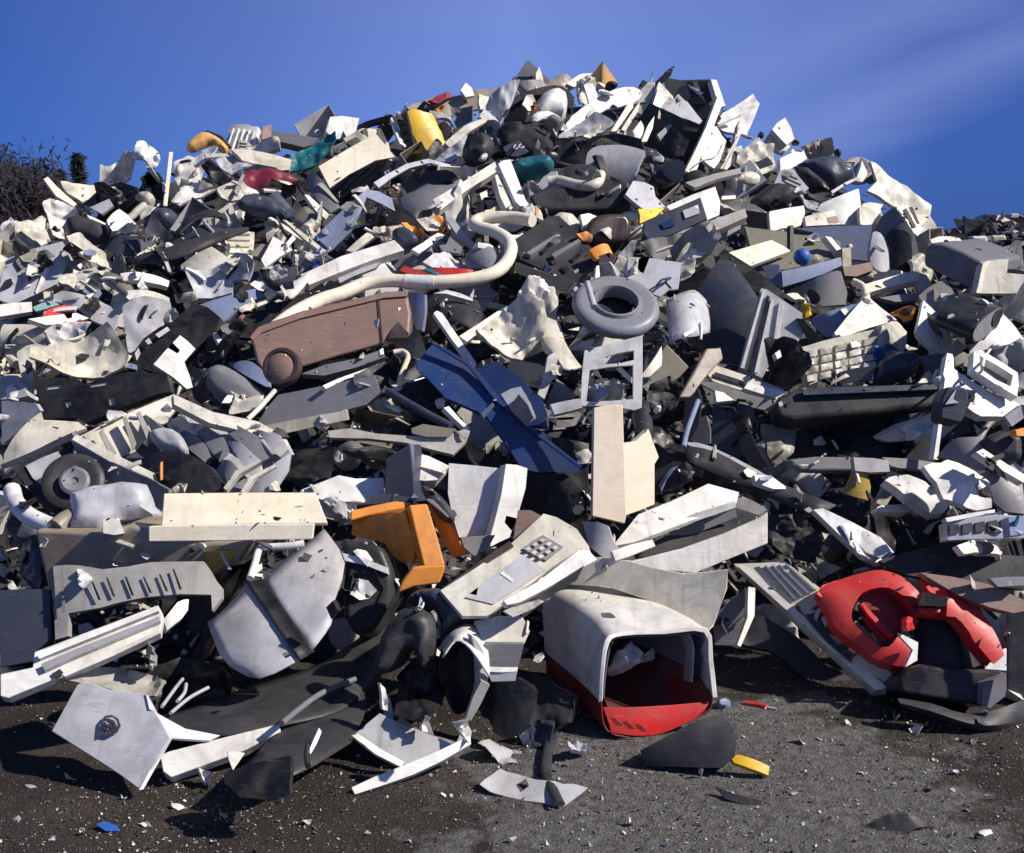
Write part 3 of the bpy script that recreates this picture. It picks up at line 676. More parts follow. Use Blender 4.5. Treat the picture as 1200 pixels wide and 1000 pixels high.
p('torn_paper', 'C', "920,346 934,348 952,346 960,350 956,366 946,371 938,362 940,354 928,354", 'b', .28, 'cream torn paper below the grey drum side', cr=.03, wob=.04)
p('plastic_flower', 'Y', "941,358 948,352 957,358 956,366 948,371 941,369", 'b', .34, L='small yellow crumpled scrap below the grey drum side', ref='yellow scrap', cr=.04, wob=.03)
p('wooden_block', 'TA', "987,291 997,290 998,316 988,318", 'f', .24, 'tan upright block right of the blue tray', lip=.06)
p('wooden_block', 'B', "988,313 1006,310 1022,307 1023,317 1004,324 990,323", 'm', .24, 'brown block right of the blue tray', lip=.06)
# right shoulder
p('bent_shell', 'M', "1025,266 1034,252 1047,243 1053,248 1062,260 1071,274 1071,319 1044,319 1041,286 1033,274", (-25, 10), .16, L='grey U-shaped shell standing open below the draped sheet', ref='grey U-shaped shell', bend=(.08, 0), lip=.05)
p('broken_shell', 'K', "1038,276 1046,268 1060,270 1068,276 1070,318 1046,318 1042,290", 'd', .2, 'dark inside plate of the grey U-shaped shell', bend=(.04, 0))
p('broken_shell', 'G', "1020,303 1022,280 1024,270 1034,274 1041,288 1044,302 1043,319 1028,318", (15, 15), .26, 'light grey leaf-shaped side of the grey U-shaped shell', bend=(.06, 0), sm=1)
t = b('computer_case', 'M', "1082,294 1092,284 1104,285 1128,294 1152,307 1149,322 1145,340 1130,336 1104,323 1082,312", (-32, 10), .35, '', d=(48, -6, .35), L='grey computer case shell with pale rim at the right edge of the heap', ref='grey computer case', bv=.02)  # grey paints the shaded face, off-white the sunlit one
q(t, 'top', 'W', "1090,281 1100,277 1114,277 1124,279 1134,288 1160,305 1152,308 1128,295 1104,285 1092,285", (15, 50), .4, lip=.03)
q(t, 'front_rim', 'O', "1160,305 1154,322 1150,344 1144,343 1146,336 1152,308", (30, 20), .4, lip=.04)
q(t, 'front', 'O', "1158,306 1172,304 1182,304 1180,320 1202,322 1202,344 1150,344 1154,322", (15, 15), .36, lip=.06)
t = b('plastic_plank', 'C', "1013,333 1040,325 1070,317 1086,322 1089,327 1072,330 1044,335 1018,343", (10, 45), .34, '', dep=.05, L='bright cream plank below the grey U-shaped shell', ref='bright cream plank')
q(t, 'end_face', 'G', "1071,331 1089,327 1092,334 1083,344 1075,338", (-10, 10), .34)
p('plastic_plank', 'M', "1030,349 1056,345 1084,342 1094,347 1074,352 1050,354", 'm', .28, 'grey green plank below the bright cream plank', lip=.04)
p('plastic_panel', 'LB', "948,374 978,362 1010,352 1014,357 998,376 981,396 964,391", (-20, 20), .3, L='pale blue creased sheet left of the white pointed sheet', ref='pale blue sheet', fold=(.03, 60))
p('plastic_panel', 'W', "978,390 994,370 1010,352 1020,350 1034,362 1051,375 1020,384 982,397", (28, 38), .34, L='bright white pointed sheet above the keyboard-like block', ref='white pointed sheet')
tu('bent_tube', 'C', "1000,330 1010,335 1014,342 1016,354", .02, .4, 'cream bent cord above the white pointed sheet')
p('plastic_tab', 'OR', "1053,364 1062,359 1068,364 1072,374 1066,376 1060,368", 'f', .3, 'orange red tab left of the white picture frame', cr=.02)
t = b('key_block', 'O', "940,407 966,399 996,392 1034,384 1032,408 1028,428 1004,430 984,434 962,446 948,452 942,432", (12, 15), .34, '', dep=.06, L='off-white block with rows of worn keys below the white pointed sheet', ref='off-white key block')
for i in range(4):
    for j in range(5):
        u = 945 + j * 17; v = 412 + i * 9.5 - j * 3.6
        a(t, 'key', 'O', f"{u},{v} {u+14},{v-3} {u+13.4},{v+4.5} {u+.6},{v+7.5}", .02, lip=.018, cr=.004)
p('broken_case', 'O', "1032,382 1044,377 1054,376 1070,387 1064,404 1057,416 1030,420", (15, 12), .38, 'off-white block end right of the key block', lip=.06, cr=.012)
p('plastic_shell', 'M', "984,436 1004,431 1026,429 1022,446 986,450", 'd', .3, 'grey tray under the key block', lip=.04)
p('round_shell', 'SB', "1028,426 1040,417 1058,413 1076,414 1079,430 1068,442 1048,447 1026,449", (0, 28), .32, L='slate blue rounded shell above the long black bumper', ref='slate rounded shell', bulge=.08, sm=1)
p('plastic_panel', 'SB', "1076,418 1094,415 1111,414 1108,446 1096,448 1084,434", (-20, 12), .34, 'dark blue flat panel below the picture frame')
p('torn_panel', 'O', "1076,449 1084,440 1090,432 1096,448", 'b', .4, 'small pinkish triangle above the long black bumper')
t = p('picture_frame', 'W', "1082,352 1092,361 1112,383 1116,404 1111,416 1100,412 1086,400 1074,388 1078,370", (10, 30), .42, L='white empty picture frame tilted beside the black canister', ref='white picture frame', holes=["1086,365 1098,374 1108,388 1107,399 1096,391 1088,380"], lip=.03)
a(t, 'backing', 'B', "1085,363 1099,373 1109,387 1108,401 1095,393 1087,381", -.025, lip=.004)
p('frame_side', 'W', "1074,388 1086,400 1102,413 1098,417 1082,404 1074,394", (0, 10), .42, 'white edge strip below the white picture frame')
t = b('round_canister', 'K', "1138,393 1145,379 1158,368 1173,358 1177,364 1174,376 1167,386 1150,401 1141,403", (48, 0), .42, '', d=(-44, -18, .3), L='black round canister lying open end towards the right', ref='black canister', sm=2, bv=.01)
a(t, 'mouth', 'M', "1140,393 1146,381 1158,370 1171,361 1174,365 1172,376 1165,385 1150,399 1142,401", .012, sm=1)
a(t, 'mouth/opening', 'K', "1163,378 1167,366 1174,361 1175,368 1170,380 1165,384", .02, sm=1)
p('broken_shell', 'W', "1155,347 1168,348 1178,356 1188,366 1194,380 1199,394 1184,403 1147,409 1158,396 1168,384 1178,366", (30, 30), .32, L='white curved shell behind the black canister', ref='white curved shell', bend=(.06, 45), lip=.04)
p('torn_wrapping', 'G', "1182,344 1196,350 1200,362 1194,366 1184,356", 'm', .3, 'pale crumpled scrap at the right edge above the canister', cr=.04)
t = p('drawer_frame', 'W', "1141,412 1150,410 1170,422 1193,437 1194,452 1192,465 1166,450 1140,433", (10, 35), .42, L='silver white rectangular frame below the black canister', ref='silver drawer frame', holes=["1148,417 1168,428 1187,440 1184,453 1168,445 1149,432"], lip=.05)
a(t, 'inner_plate', 'M', "1147,416 1188,439 1185,455 1148,433", -.045, lip=.004)
p('plastic_wedge', 'OL', "1117,404 1122,398 1132,406 1141,417 1132,424 1120,429", 'm', .36, 'olive cream wedge below the black canister', lip=.05)
t = p('bent_panel', 'W', "1110,414 1116,415 1118,432 1132,442 1148,452 1172,464 1196,475 1178,488 1150,488 1134,478 1145,458 1128,455 1106,456", (22, 40), .36, L='white bent panel sweeping down to the right edge', ref='white sweeping panel', lip=.04)
q(t, 'end', 'G', "1178,488 1196,475 1200,490 1186,500", (0, 10), .36)
t = b('plug_housing', 'SB', "1103,468 1110,453 1133,454 1136,464 1132,482 1126,497 1102,491", (0, 15), .44, '', dep=.12, L='small navy blue glossy housing hanging over the white sweeping panel', ref='small navy housing', bv=.012)
a(t, 'lip_edge', 'G', "1108,474 1116,462 1121,456 1117,468 1124,472", .01)
p('plastic_strip', 'W', "1100,497 1104,498 1099,539 1094,538", 'f', .34, 'thin white strip standing below the small navy housing', lip=.03)
t = b('car_bumper', 'D', "906,476 914,463 934,454 980,450 1040,449 1104,447 1108,462 1104,477 1060,480 1032,484 972,489 932,493 912,490", (0, 30), .42, '', dep=.14, L='long dark grey bumper lying level across the right side', ref='long dark bumper', bv=.035)
a(t, 'bolt', 'G', "912,472 916,470 918,475 914,477", .03); a(t, 'highlight_trim', 'SB', "940,456 1100,450 1102,456 942,463", .03, lip=.02)  # slate strip painted in as a highlight along the bumper
p('crumpled_film', 'P', "1034,504 1060,494 1092,490 1094,514 1072,518 1050,512", 'm', .26, 'cloudy crumpled film under the long dark bumper', cr=.06, wob=.05)
p('crumpled_film', 'W', "1062,498 1080,492 1090,498 1082,512 1074,508", 'b', .32, 'bright torn film under the long dark bumper', cr=.05, wob=.05)
p('plastic_panel', 'OL', "900,496 940,500 930,530 906,548 898,530", (10, 10), .22, 'pale olive torn card left of the yellow brown bit', cr=.02)
p('plastic_panel', 'SB', "835,473 856,472 874,476 876,524 862,546 846,536 834,522", (-12, 6), .24, L='blue grey flat panel below the silver rails', ref='blue grey panel')
p('plastic_panel', 'D', "866,520 874,494 884,520 900,545 884,556", 'd', .28, 'dark pointed panel under silver rails')
p('torn_panel', 'M', "806,490 828,488 832,520 812,522", 'd', .26, 'grey box end below the tan stick', lip=.06)
# big left group
t = p('torn_panel', 'O', "96,518 ", 'm', .1) if False else None
p('plastic_strip', 'C', "51,210 56,207 66,218 78,229 90,239 86,242 66,230", 'b', .1, L='cream stick jutting up at the left skyline', ref='cream skyline stick', lip=.03)
p('torn_panel', 'O', "70,216 94,215 116,214 132,213 120,222 104,234 96,239 80,230", 'b', .04, L='wide off-white panel on the left skyline', ref='off-white skyline panel', cr=.02)
p('plastic_board', 'K', "97,240 115,223 140,213 156,218 172,240 160,252 135,247", 'd', .08, L='black board below the left skyline', ref='black skyline board', lip=.05, rib=(3, 30), rc='D')
t = p('crumpled_shell', 'W', "153,190 158,174 172,163 187,169 191,178 185,187 177,192 178,203 163,203 156,200", 'f', .12, L='round crumpled white shell with holes on the left skyline', ref='crumpled white shell', cr=.06, bulge=.06, holes=["172,167 176,166 177,171 173,171", "181,178 186,176 186,182 182,182", "171,189 174,188 175,193 172,194"])
p('torn_wrapping', 'W', "116,198 128,197 142,191 156,197 154,208 138,205 120,208", 'b', .06, 'white shreds left of the crumpled white shell', cr=.06, wob=.05)
p('crumpled_sheet', 'K', "157,207 178,204 196,206 194,238 176,232 160,222", 'd', .03, 'black crumpled sheet under the crumpled white shell', cr=.06)
b('plastic_rod', 'C', "198,178 203,178 196,242 191,241", 'f', .24, '', dep=.03, L='thin upright cream rod on the left skyline', ref='upright cream rod')
p('plastic_shard', 'G', "105,243 128,233 133,241 120,251", 'm', .16, 'grey shard on the black skyline board')
p('plastic_shell', 'O', "158,225 167,223 176,228 184,235 177,242 167,236", 'b', .14, 'rounded off-white lump below the crumpled white shell', bulge=.05, sm=1)
t = p('broken_box', 'W', "125,258 132,250 140,245 152,254 160,263 150,262 138,270 132,271", 'b', .2, L='small broken white box below the black skyline board', ref='small white box', lip=.06)
q(t, 'side', 'TG', "138,270 150,261 160,264 155,272 146,275", 'd', .2, lip=.04)
p('round_drum', 'SB', "164,262 170,251 184,243 205,246 206,260 192,272 172,271", (-10, 20), .16, L='dark navy lump beside the upright cream rod', ref='navy lump', bulge=.09, sm=1)
p('broken_shell', 'D', "75,256 93,254 110,258 126,264 128,273 117,284 100,283 83,278", (-5, 25), .18, 'dark slate shell with a pale scratch left of the small white box', bulge=.05, sm=1)
p('plastic_strip', 'C', "102,252 110,255 124,262 122,266 106,258", 'b', .2, 'thin cream strip left of the small white box')
p('bent_shard', 'W', "49,244 58,236 74,239 90,245 93,254 78,256 72,268 75,286 62,282 57,262", 'f', .14, 'white bent torn shell under the cream skyline stick', cr=.05, bend=(.05, 0))
p('torn_panel', 'O', "0,270 14,264 28,258 38,250 53,235 58,240 55,257 64,279 68,284 46,286 28,289 20,284 0,290", 'b', .12, L='bone-like off-white broken shell at the left skyline edge', ref='bone-like off-white shell', cr=.06, holes=["10,272 16,268 18,276 12,278"])
p('plastic_panel', 'SB', "122,290 130,282 140,275 160,278 163,298 140,299", (-5, 20), .2, 'slate panel below the small white box', bend=(.02, 0))
p('plastic_box', 'M', "164,281 177,282 178,297 166,298", 'm', .22, 'small grey box below the navy lump', lip=.06)
t = p('machine_housing', 'G', "7,304 38,292 73,283 80,296 80,309 66,333 40,346 15,357 0,352 0,334", (5, 28), .22, L='large pale grey housing with a recessed panel at the left edge', ref='pale grey housing', lip=.1)
a(t, 'recess', 'M', "18,306 36,298 54,292 65,300 44,308 25,316", .004); a(t, 'recess/recess_edge', 'K', "18,306 25,316 22,318 16,308", .01)
p('torn_wrapping', 'O', "73,296 90,288 106,290 124,294 146,302 151,312 134,317 116,315 98,308 84,304", 'b', .16, 'off-white crumpled shreds right of the pale grey housing', cr=.06, wob=.05)
p('plastic_box', 'OL', "82,306 94,304 106,307 109,316 96,319 84,315", 'd', .18, 'olive box end right of the pale grey housing', lip=.06)  # olive sheet takes the place of a dark gap
p('torn_panel', 'O', "70,322 90,316 112,314 118,330 108,340 84,338 68,334", 'b', .16, 'cream torn card below the olive box end', cr=.03)
p('plastic_shard', 'LB', "97,342 100,334 105,327 112,330 120,345 114,353", 'f', .24, L='pale blue pointed shard on the white left slope', ref='pale blue shard', lip=.03)
lo('curved_trim', 'OL', ["117,318,0 132,320,.06 148,328,.06 164,347,0", "118,324,.03 132,330,.1 146,338,.1 158,350,.04", "124,334,0 134,340,.05 144,346,.05 152,351,0"], .16, 'olive curved trim with a pale rim on the left slope')
p('plastic_strip', 'W', "142,317 160,318 180,322 200,326 198,334 180,332 162,328 146,326", 'b', .24, 'upper white curved arm on the left slope', bend=(.03, 0), lip=.04)
p('plastic_strip', 'O', "150,337 176,341 200,346 200,352 176,350 154,348", 'b', .24, 'lower off-white curved arm on the left slope', bend=(.03, 0), lip=.04)
p('plastic_shard', 'R', "50,371 54,364 64,360 76,357 87,360 89,366 68,369", 'b', .3, L='bright red shard on the white left slope', ref='red shard', lip=.03)
p('plastic_shard', 'DR', "86,378 94,374 104,379 96,381", 'f', .3, 'small dark red fragment below the red shard')
p('plastic_strip', 'MT', "38,360 50,355 62,353 70,357 55,362 42,365", 'm', .26, L='mint green strip beside the red shard', ref='mint strip')
p('plastic_panel', 'W', "0,357 16,355 37,354 38,365 20,368 0,371", 'b', .28, 'white flat panel left of the mint strip', lip=.04)
p('plastic_cover', 'G', "43,350 72,340 98,346 118,353 130,360 138,369 133,384 107,374 90,360 68,352", (5, 35), .2, L='pale lilac cover around the red shard', ref='pale lilac cover', cr=.02)
p('plastic_plank', 'W', "33,374 60,370 90,367 104,373 88,378 54,381", 'b', .3, 'white plank under the red shard', lip=.04)
p('torn_shell', 'W', "52,386 70,378 96,378 104,388 96,398 74,396 66,404", 'b', .24, 'white broken clip plate under the red shard', cr=.04, holes=["66,381 72,383 70,388 65,386"])
p('torn_shell', 'G', "72,396 92,390 104,394 92,408 76,404", 'm', .22, 'pale grey broken plate above the tan strip', cr=.04)
p('drum_side', 'O', "0,378 24,378 48,380 54,392 52,402 34,406 0,409", (-5, 18), .28, L='off-white drum side at the left edge', ref='off-white drum side', bend=(.12, 90), lip=.05)
p('plastic_panel', 'OL', "0,406 30,404 52,403 56,414 30,420 0,432", 'd', .16, 'olive shadowed panel under the off-white drum side')  # olive sheet puts the shadow under the drum into colour
p('broken_leg', 'O', "20,412 30,405 42,402 54,405 56,414 37,414 39,440 38,468 32,472 26,446", (10, 15), .32, L='off-white broken leg standing at the left edge', ref='off-white broken leg', lip=.05, cr=.01)
tu('curved_tube', 'O', "-2,432 4,423 12,421 20,428", .024, .26, 'off-white curved tube at the left edge')
p('plastic_block', 'G', "0,442 10,440 20,440 27,452 33,464 17,468 0,468", (-10, 25), .3, 'pale lilac block at the left edge', lip=.08)
p('torn_sheet', 'O', "44,424 66,414 92,402 112,396 130,392 140,402 149,413 147,430 122,437 104,442 86,444 60,444 44,442", (12, 35), .26, L='large crumpled off-white sheet above the black slotted panel', ref='crumpled off-white sheet', cr=.05, wob=.03)
p('plastic_strip', 'TA', "92,402 116,394 143,386 147,391 122,398 100,404", 'm', .34, 'tan strip along the crumpled off-white sheet', lip=.03)
p('plastic_panel', 'G', "145,363 156,357 168,353 186,354 200,356 202,372 180,390 164,408 157,415 149,410 146,386", (8, 35), .24, L='pale grey cloudy panel left of the black bracket', ref='pale cloudy panel', cr=.02)
t = p('slotted_bracket', 'K', "152,422 160,408 168,397 186,384 204,376 226,355 243,360 258,372 252,392 234,404 214,428 192,440 166,432", (-5, 25), .24, L='black bracket with bright gaps left of the brown wheelie bin', ref='black bracket', lip=.05)
for s_ in ("182,392 196,383 199,387 186,396", "170,400 174,396 178,402 174,404", "158,414 162,408 164,414 160,422"): a(t, 'bright_tab', 'W', s_, .03)
p('plastic_card', 'W', "180,427 194,411 211,393 220,400 229,409 216,424 222,440 226,454 219,456 204,443", (30, 25), .36, L='white square card on the black slotted panel', ref='white card')
p('plastic_panel', 'D', "244,396 262,386 280,372 286,380 270,400 254,420 240,428 236,412", 'd', .24, 'dark broken bracket left of brown bin', cr=.03)
for s_, l_ in (("250,391 254,389 260,398 256,402", 'left'), ("258,386 266,383 268,392 262,396", 'right')): p('plastic_chip', 'W', s_, 'b', .32, f'{l_} of two white chips beside the black bracket')
p('plastic_strip', 'MA', "276,376 284,368 288,370 280,380", 'b', .3, 'tiny pink red strip left of the brown bin')
t = p('slotted_panel', 'K', "40,446 64,443 88,443 100,450 124,442 147,436 172,437 196,440 201,460 187,461 146,477 104,495 98,495 90,490 50,491", (-5, 22), .3, L='wide black panel with oval slots in the left slope', ref='black slotted panel', lip=.06,
      holes=["54,452 72,450 72,455 55,457", "105,450 127,446 127,451 106,454", "76,471 82,469 84,475 78,478", "127,465 133,465 135,475 128,475"])
for s_ in ("52,449 75,448 75,459 53,460", "103,448 129,444 130,454 104,457", "62,474 84,466 87,480 66,484", "126,463 135,463 137,477 127,477"): a(t, 'slot_plate', 'O', s_, -.010, lip=.004)
t = p('plastic_cover', 'O', "2,528 17,510 47,480 50,491 90,490 100,498 84,507 60,518 34,530 0,544", (10, 40), .26, L='big cream sloping cover below the black slotted panel', ref='cream sloping cover', bend=(.05, 60))
q(t, 'shaded_side', 'G', "2,470 24,471 42,473 47,481 24,503 2,522", (-20, 15), .26)  # grey puts the shadow on this side of the cream cover into its colour
q(t, 'folded_edge', 'M', "0,545 34,531 84,507 88,514 70,522 40,537 4,550", (-10, 0), .3, lip=.03)
# grey pieces on the slope between
t = p('fallen_sack', 'W', "200,180 210,176 218,172 226,177 236,171 248,168 256,175 248,186 240,197 232,212 234,225 256,228 236,240 214,253 203,244 212,225 204,207", (8, 28), .14, L='big torn white sheet sprawling under the pale orange disc', ref='torn white sheet', cr=.06, wob=.03)
a(t, 'grey_patch', 'M', "232,224 236,212 240,202 246,210 252,218 242,222", .07, cr=.01)
q(t, 'knob', 'O', "205,196 212,192 217,198 213,204 207,204", 'b', .24, bulge=.03, sm=1)
t = p('round_disc', 'PE', "217,174 222,165 230,158 243,155 258,161 269,173 263,178 254,173 247,168 236,173 225,178", (5, 30), .12, L='pale orange half-round disc standing on the left skyline', ref='pale orange disc', bulge=.06, sm=1)
q(t, 'dark_rim', 'DB', "230,158 243,153 258,159 270,172 267,174 257,162 243,157", (-10, 0), .09, lip=.04)
p('crumpled_sheet', 'G', "250,184 267,175 282,186 296,197 284,206 274,211 262,203", 'm', .16, 'grey dented cup right of the torn white sheet', cr=.03, bend=(.05, 0))
p('crumpled_sheet', 'K', "240,196 250,188 262,204 276,218 262,222 248,211", 'd', .1, 'black gap piece beside the torn white sheet', cr=.03)  # black sheet takes the place of a dark hole
p('torn_shell', 'O', "252,226 266,220 282,217 300,222 308,226 290,231 270,234 258,234", 'b', .2, 'long off-white strip below the maroon bag', cr=.03)
p('plastic_panel', 'M', "286,200 300,192 322,196 316,204 298,206", 'd', .1, 'grey slab above the maroon bag', lip=.04)
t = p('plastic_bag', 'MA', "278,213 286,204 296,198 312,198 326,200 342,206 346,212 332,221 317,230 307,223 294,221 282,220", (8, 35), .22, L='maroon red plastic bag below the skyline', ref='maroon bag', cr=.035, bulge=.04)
a(t, 'white_print', 'W', "326,212 338,213 348,216 340,219 332,217", .075, cr=.008)  # white patch painted in as a highlight on the bag
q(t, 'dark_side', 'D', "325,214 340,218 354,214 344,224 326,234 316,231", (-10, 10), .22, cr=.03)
p('plastic_plank', 'O', "271,177 284,174 304,177 326,183 342,187 339,198 330,199 306,194 284,190", (15, 40), .2, L='off-white plank behind the maroon bag', ref='plank behind the maroon bag', lip=.04, cr=.01)
p('torn_panel', 'O', "286,169 298,166 312,167 328,168 330,180 316,181 300,176", 'm', .1, 'grey white block row above the plank', lip=.05, cr=.03)
t = b('wooden_beam', 'M', "316,164 317,153 340,156 373,162 366,170 356,173 336,168", (0, 25), .1, '', dep=.1, L='dark grey beam lying along the left skyline', ref='dark skyline beam')
q(t, 'post', 'B', "307,164 308,149 318,146 318,160", 'f', .12, lip=.05)
p('plastic_sheet', 'TE', "342,188 358,174 376,161 384,154 393,154 395,165 384,180 374,192 356,202 338,204", (-5, 25), .2, L='dark teal folded sheet below the skyline', ref='teal sheet', cr=.04, wob=.02)
p('crumpled_sheet', 'D', "338,204 352,200 362,206 358,222 344,220", 'd', .16, 'dark rag below the teal sheet', cr=.05)
p('plastic_shell', 'M', "357,204 366,200 377,210 388,226 396,240 387,248 376,240 364,226", (-10, 20), .22, 'grey bent panel below the teal sheet', bend=(.06, 0))
p('plastic_strip', 'W', "357,228 362,229 374,240 386,252 382,257 370,247", 'b', .26, 'white strip on the olive panel', lip=.03)
p('plastic_panel', 'OL', "340,254 350,246 358,240 368,248 376,258 368,273 354,268 342,263", (-5, 22), .2, 'olive rounded panel below the teal sheet', bulge=.03, sm=1)
p('bulging_bag', 'SB', "278,248 284,238 290,231 306,227 320,233 330,242 338,252 318,258 298,254", (0, 30), .22, L='slate blue soft bag below the maroon bag', ref='slate soft bag', bulge=.07, cr=.02, sm=1)
b('plastic_rod', 'W', "314,255 318,254 354,276 362,283 357,284 340,273", 'b', .3, 'upper left of two thin white rods', dep=.02)
b('plastic_rod', 'O', "331,257 336,258 360,276 381,293 379,297 356,280", 'b', .3, 'lower right of two thin white rods', dep=.02)
t = lo('bent_duct', 'D', ["186,290,0 210,278,.1 240,262,.14 256,272,.08", "152,302,.04 200,292,.16 250,276,.2 290,266,.1", "156,310,0 206,304,.08 254,286,.1 290,272,.05"], .22, L='long black curved duct across the left slope', ref='black curved duct')
lo('bent_arch', 'K', ["205,272,0 224,252,.06 248,246,.06 272,256,.02", "208,276,.06 228,258,.14 250,254,.14 272,262,.06"], .24, 'black arched piece above the black curved duct')
tu('thin_pin', 'G', "238,258 244,266 250,272", .01, .42, 'pale pin on the black curved duct')
tu('thin_pin', 'G', "263,250 267,256 268,264", .01, .42, 'pale pin at the top of the black arched piece')
p('plastic_cover', 'O', "210,308 228,298 248,289 260,296 274,304 262,312 250,319 237,323 218,316", (8, 35), .26, L='off-white cover with a brown stain below the black duct', ref='stained off-white cover', bend=(.03, 0))
p('plastic_cover', 'G', "221,326 236,321 250,317 280,307 294,311 303,319 293,333 274,331 272,344 252,349 233,354", (0, 32), .26, L='pale grey dented cover on the left slope', ref='pale dented cover', cr=.025)
p('plastic_card', 'W', "306,304 314,290 320,277 332,284 343,293 328,301 311,314", (25, 35), .34, L='white card standing above the broad white beam', ref='white upright card')
p('plastic_card', 'TA', "295,296 306,286 315,287 307,302 298,300", 'm', .3, 'small tan card left of the white upright card')
p('plastic_panel', 'M', "352,310 360,301 368,293 378,296 389,303 372,312 355,320", 'd', .26, 'grey triangular panel right of the white upright card')
p('plastic_knob', 'W', "343,300 347,297 350,302 347,306 344,304", 'b', .34, 'small white oval knob right of the white upright card', bulge=.02, sm=1)
p('plastic_panel', 'LB', "230,356 262,348 300,337 312,345 294,352 280,360 268,373 256,381 244,360", (10, 36), .3, L='long pale blue white panel above the brown wheelie bin', ref='pale blue white panel', bend=(.02, 0))
t = lo('curved_shell', 'W', ["304,322,.02 318,332,.08 340,331,.1 362,318,.04", "312,332,.05 324,342,.12 342,342,.14 362,326,.08", "322,342,.02 334,350,.06 344,350,.08 358,336,.04"], .26, L='white curved jaw-like shell left of the broad white beam', ref='white curved shell by the beam')
tu('curved_tube', 'K', "308,318 314,330 326,336 344,334", .024, .42, 'black tube lying in the white curved shell')
p('plastic_panel', 'K', "266,378 292,358 333,353 360,340 384,327 402,332 372,352 344,367 318,382 300,396 276,396", (0, 40), .2, L='long black board behind the brown wheelie bin', ref='long black board', cr=.01)
p('plastic_strip', 'O', "300,356 318,350 316,354 302,360", 'b', .28, 'small cream strip on the long black board')
# ---------------------------------------------------------------- wheelie bin and its neighbours
t = b('wheelie_bin', 'B', "292,393 302,383 350,366 400,354 450,343 477,341 482,368 480,396 440,406 400,417 357,430 312,444 300,425", (4, 34), .42, '', d=(10, -4, .4), L='brown wheelie bin lying on its side with one wheel showing', ref='brown wheelie bin', bv=.02)
q(t, 'lid', 'LB', "477,342 488,343 497,345 497,366 494,388 488,386 482,374 480,358", (-25, 10), .46, bend=(.03, 0))
a(t, 'rim', 'B', "293,395 303,384 350,367 450,344 477,342 478,347 450,349 352,373 306,390 297,399", .012, lip=.01); a(t, 'seam', 'DB', "441,348 444,347 449,403 446,404", .004, lip=.003)
a(t, 'handle_recess', 'DB', "453,397 460,385 467,377 474,386 479,390 478,396", .012)
qa(t, 'wheel', 'DB', (330, 430), 23, [(0, .18), (.2, .2), (.28, .1), (.7, .12), (.78, .22), (.95, .2), (1, .08), (1, -.3)], (-10, 18), .5)
qa(t, 'wheel/hub', 'B', (329, 431), 17, [(0, .42), (.4, .38), (.8, .28), (1, .16)], (-10, 18), .5)
p('round_plate', 'LB', "268,427 280,422 294,423 306,432 314,444 314,454 300,447 284,438", (-10, 25), .3, L='blue oval plate behind the wheel of the brown bin', ref='blue oval plate', bend=(.02, 0), sm=1)
p('plastic_lid', 'M', "238,446 244,432 257,427 272,433 290,445 313,463 306,478 292,488 268,476 246,462", (-8, 25), .34, L='brown grey oval lid left of the bin wheel', ref='brown grey oval lid', bulge=.05, sm=1)
p('plastic_panel', 'DB', "220,460 240,440 244,464 270,482 288,490 270,494 236,484", 'd', .24, 'dark brown panel under the brown grey oval lid', cr=.03)
t = p('cabinet_board', 'M', "302,496 313,478 326,463 380,452 438,440 446,460 430,474 407,480 350,494 320,500", (-4, 18), .34, L='dark grey board with a pale lower edge under the brown bin', ref='grey board under the bin', lip=.04)
q(t, 'lower_edge', 'O', "300,501 350,491 407,481 409,492 370,500 330,509", (5, 5), .38, lip=.03)  # off-white strip paints in the sunlit lower edge
qt(t, 'side_trim', 'O', "290,492 304,478 322,458", .012, .44)
p('plastic_bar', 'M', "353,438 380,428 418,420 446,410 452,418 420,430 380,440", (0, 30), .38, 'long grey moulded bar just below the brown bin', bend=(.02, 90), lip=.05)
p('plastic_strip', 'W', "378,452 396,444 424,434 450,424 440,433 404,445 382,456", 'b', .44, 'white blade strip below the brown bin', lip=.03)
p('plastic_chip', 'W', "445,410 449,408 450,415 446,416", 'b', .5, 'tiny white chip on the rim of the brown bin')
p('crumpled_sheet', 'D', "432,440 452,424 470,416 472,440 452,462 440,462", 'd', .34, 'dark crumpled lining left of the twine', cr=.05)
lo('plastic_hood', 'D', ["486,356,0 510,344,.08 534,346,.1 560,352,.05", "496,372,.05 514,360,.16 536,360,.18 566,370,.08", "504,396,0 520,380,.1 540,380,.12 560,392,.04"], .14, 'black hood right of the brown bin')
p('curved_strip', 'G', "508,344 524,340 540,344 554,350 554,353 540,349 522,344", 'b', .4, 'thin pale rim on the black hood')
p('plastic_strip', 'W', "508,367 512,364 518,367 538,396 560,428 556,432 546,420 528,396", (20, 30), .5, L='white flat stick leaning above the navy blue shell', ref='white stick above the navy shell', lip=.03)
p('plastic_strip', 'W', "538,394 566,376 593,358 598,361 574,380 548,401", (20, 35), .46, L='white straight edge strip left of the crumpled white bag', ref='white edge strip', lip=.03)
t = p('moulded_chair', 'N', "487,427 496,411 507,397 526,408 550,423 566,442 583,463 606,484 630,504 656,528 682,544 684,551 670,553 648,549 632,550 612,546 592,518 570,487 546,476 522,466", (0, 28), .46, L='navy blue moulded chair shell lying across the middle of the heap', ref='navy blue shell', bend=(.07, 90), lip=.04)
q(t, 'seat_back', 'N', "560,433 571,427 583,423 610,444 634,467 641,486 640,501 628,499 616,497 596,478 577,463", (-14, 24), .5, lip=.05)
a(t, 'moulded_edge', 'N', "507,399 550,425 584,465 632,507 682,546 680,548 630,511 580,469 548,428 506,402", .022, lip=.02)
q(t, 'clear_panel', 'P', "587,462 598,456 610,453 620,470 627,488 617,499 600,482", (-14, 24), .53)
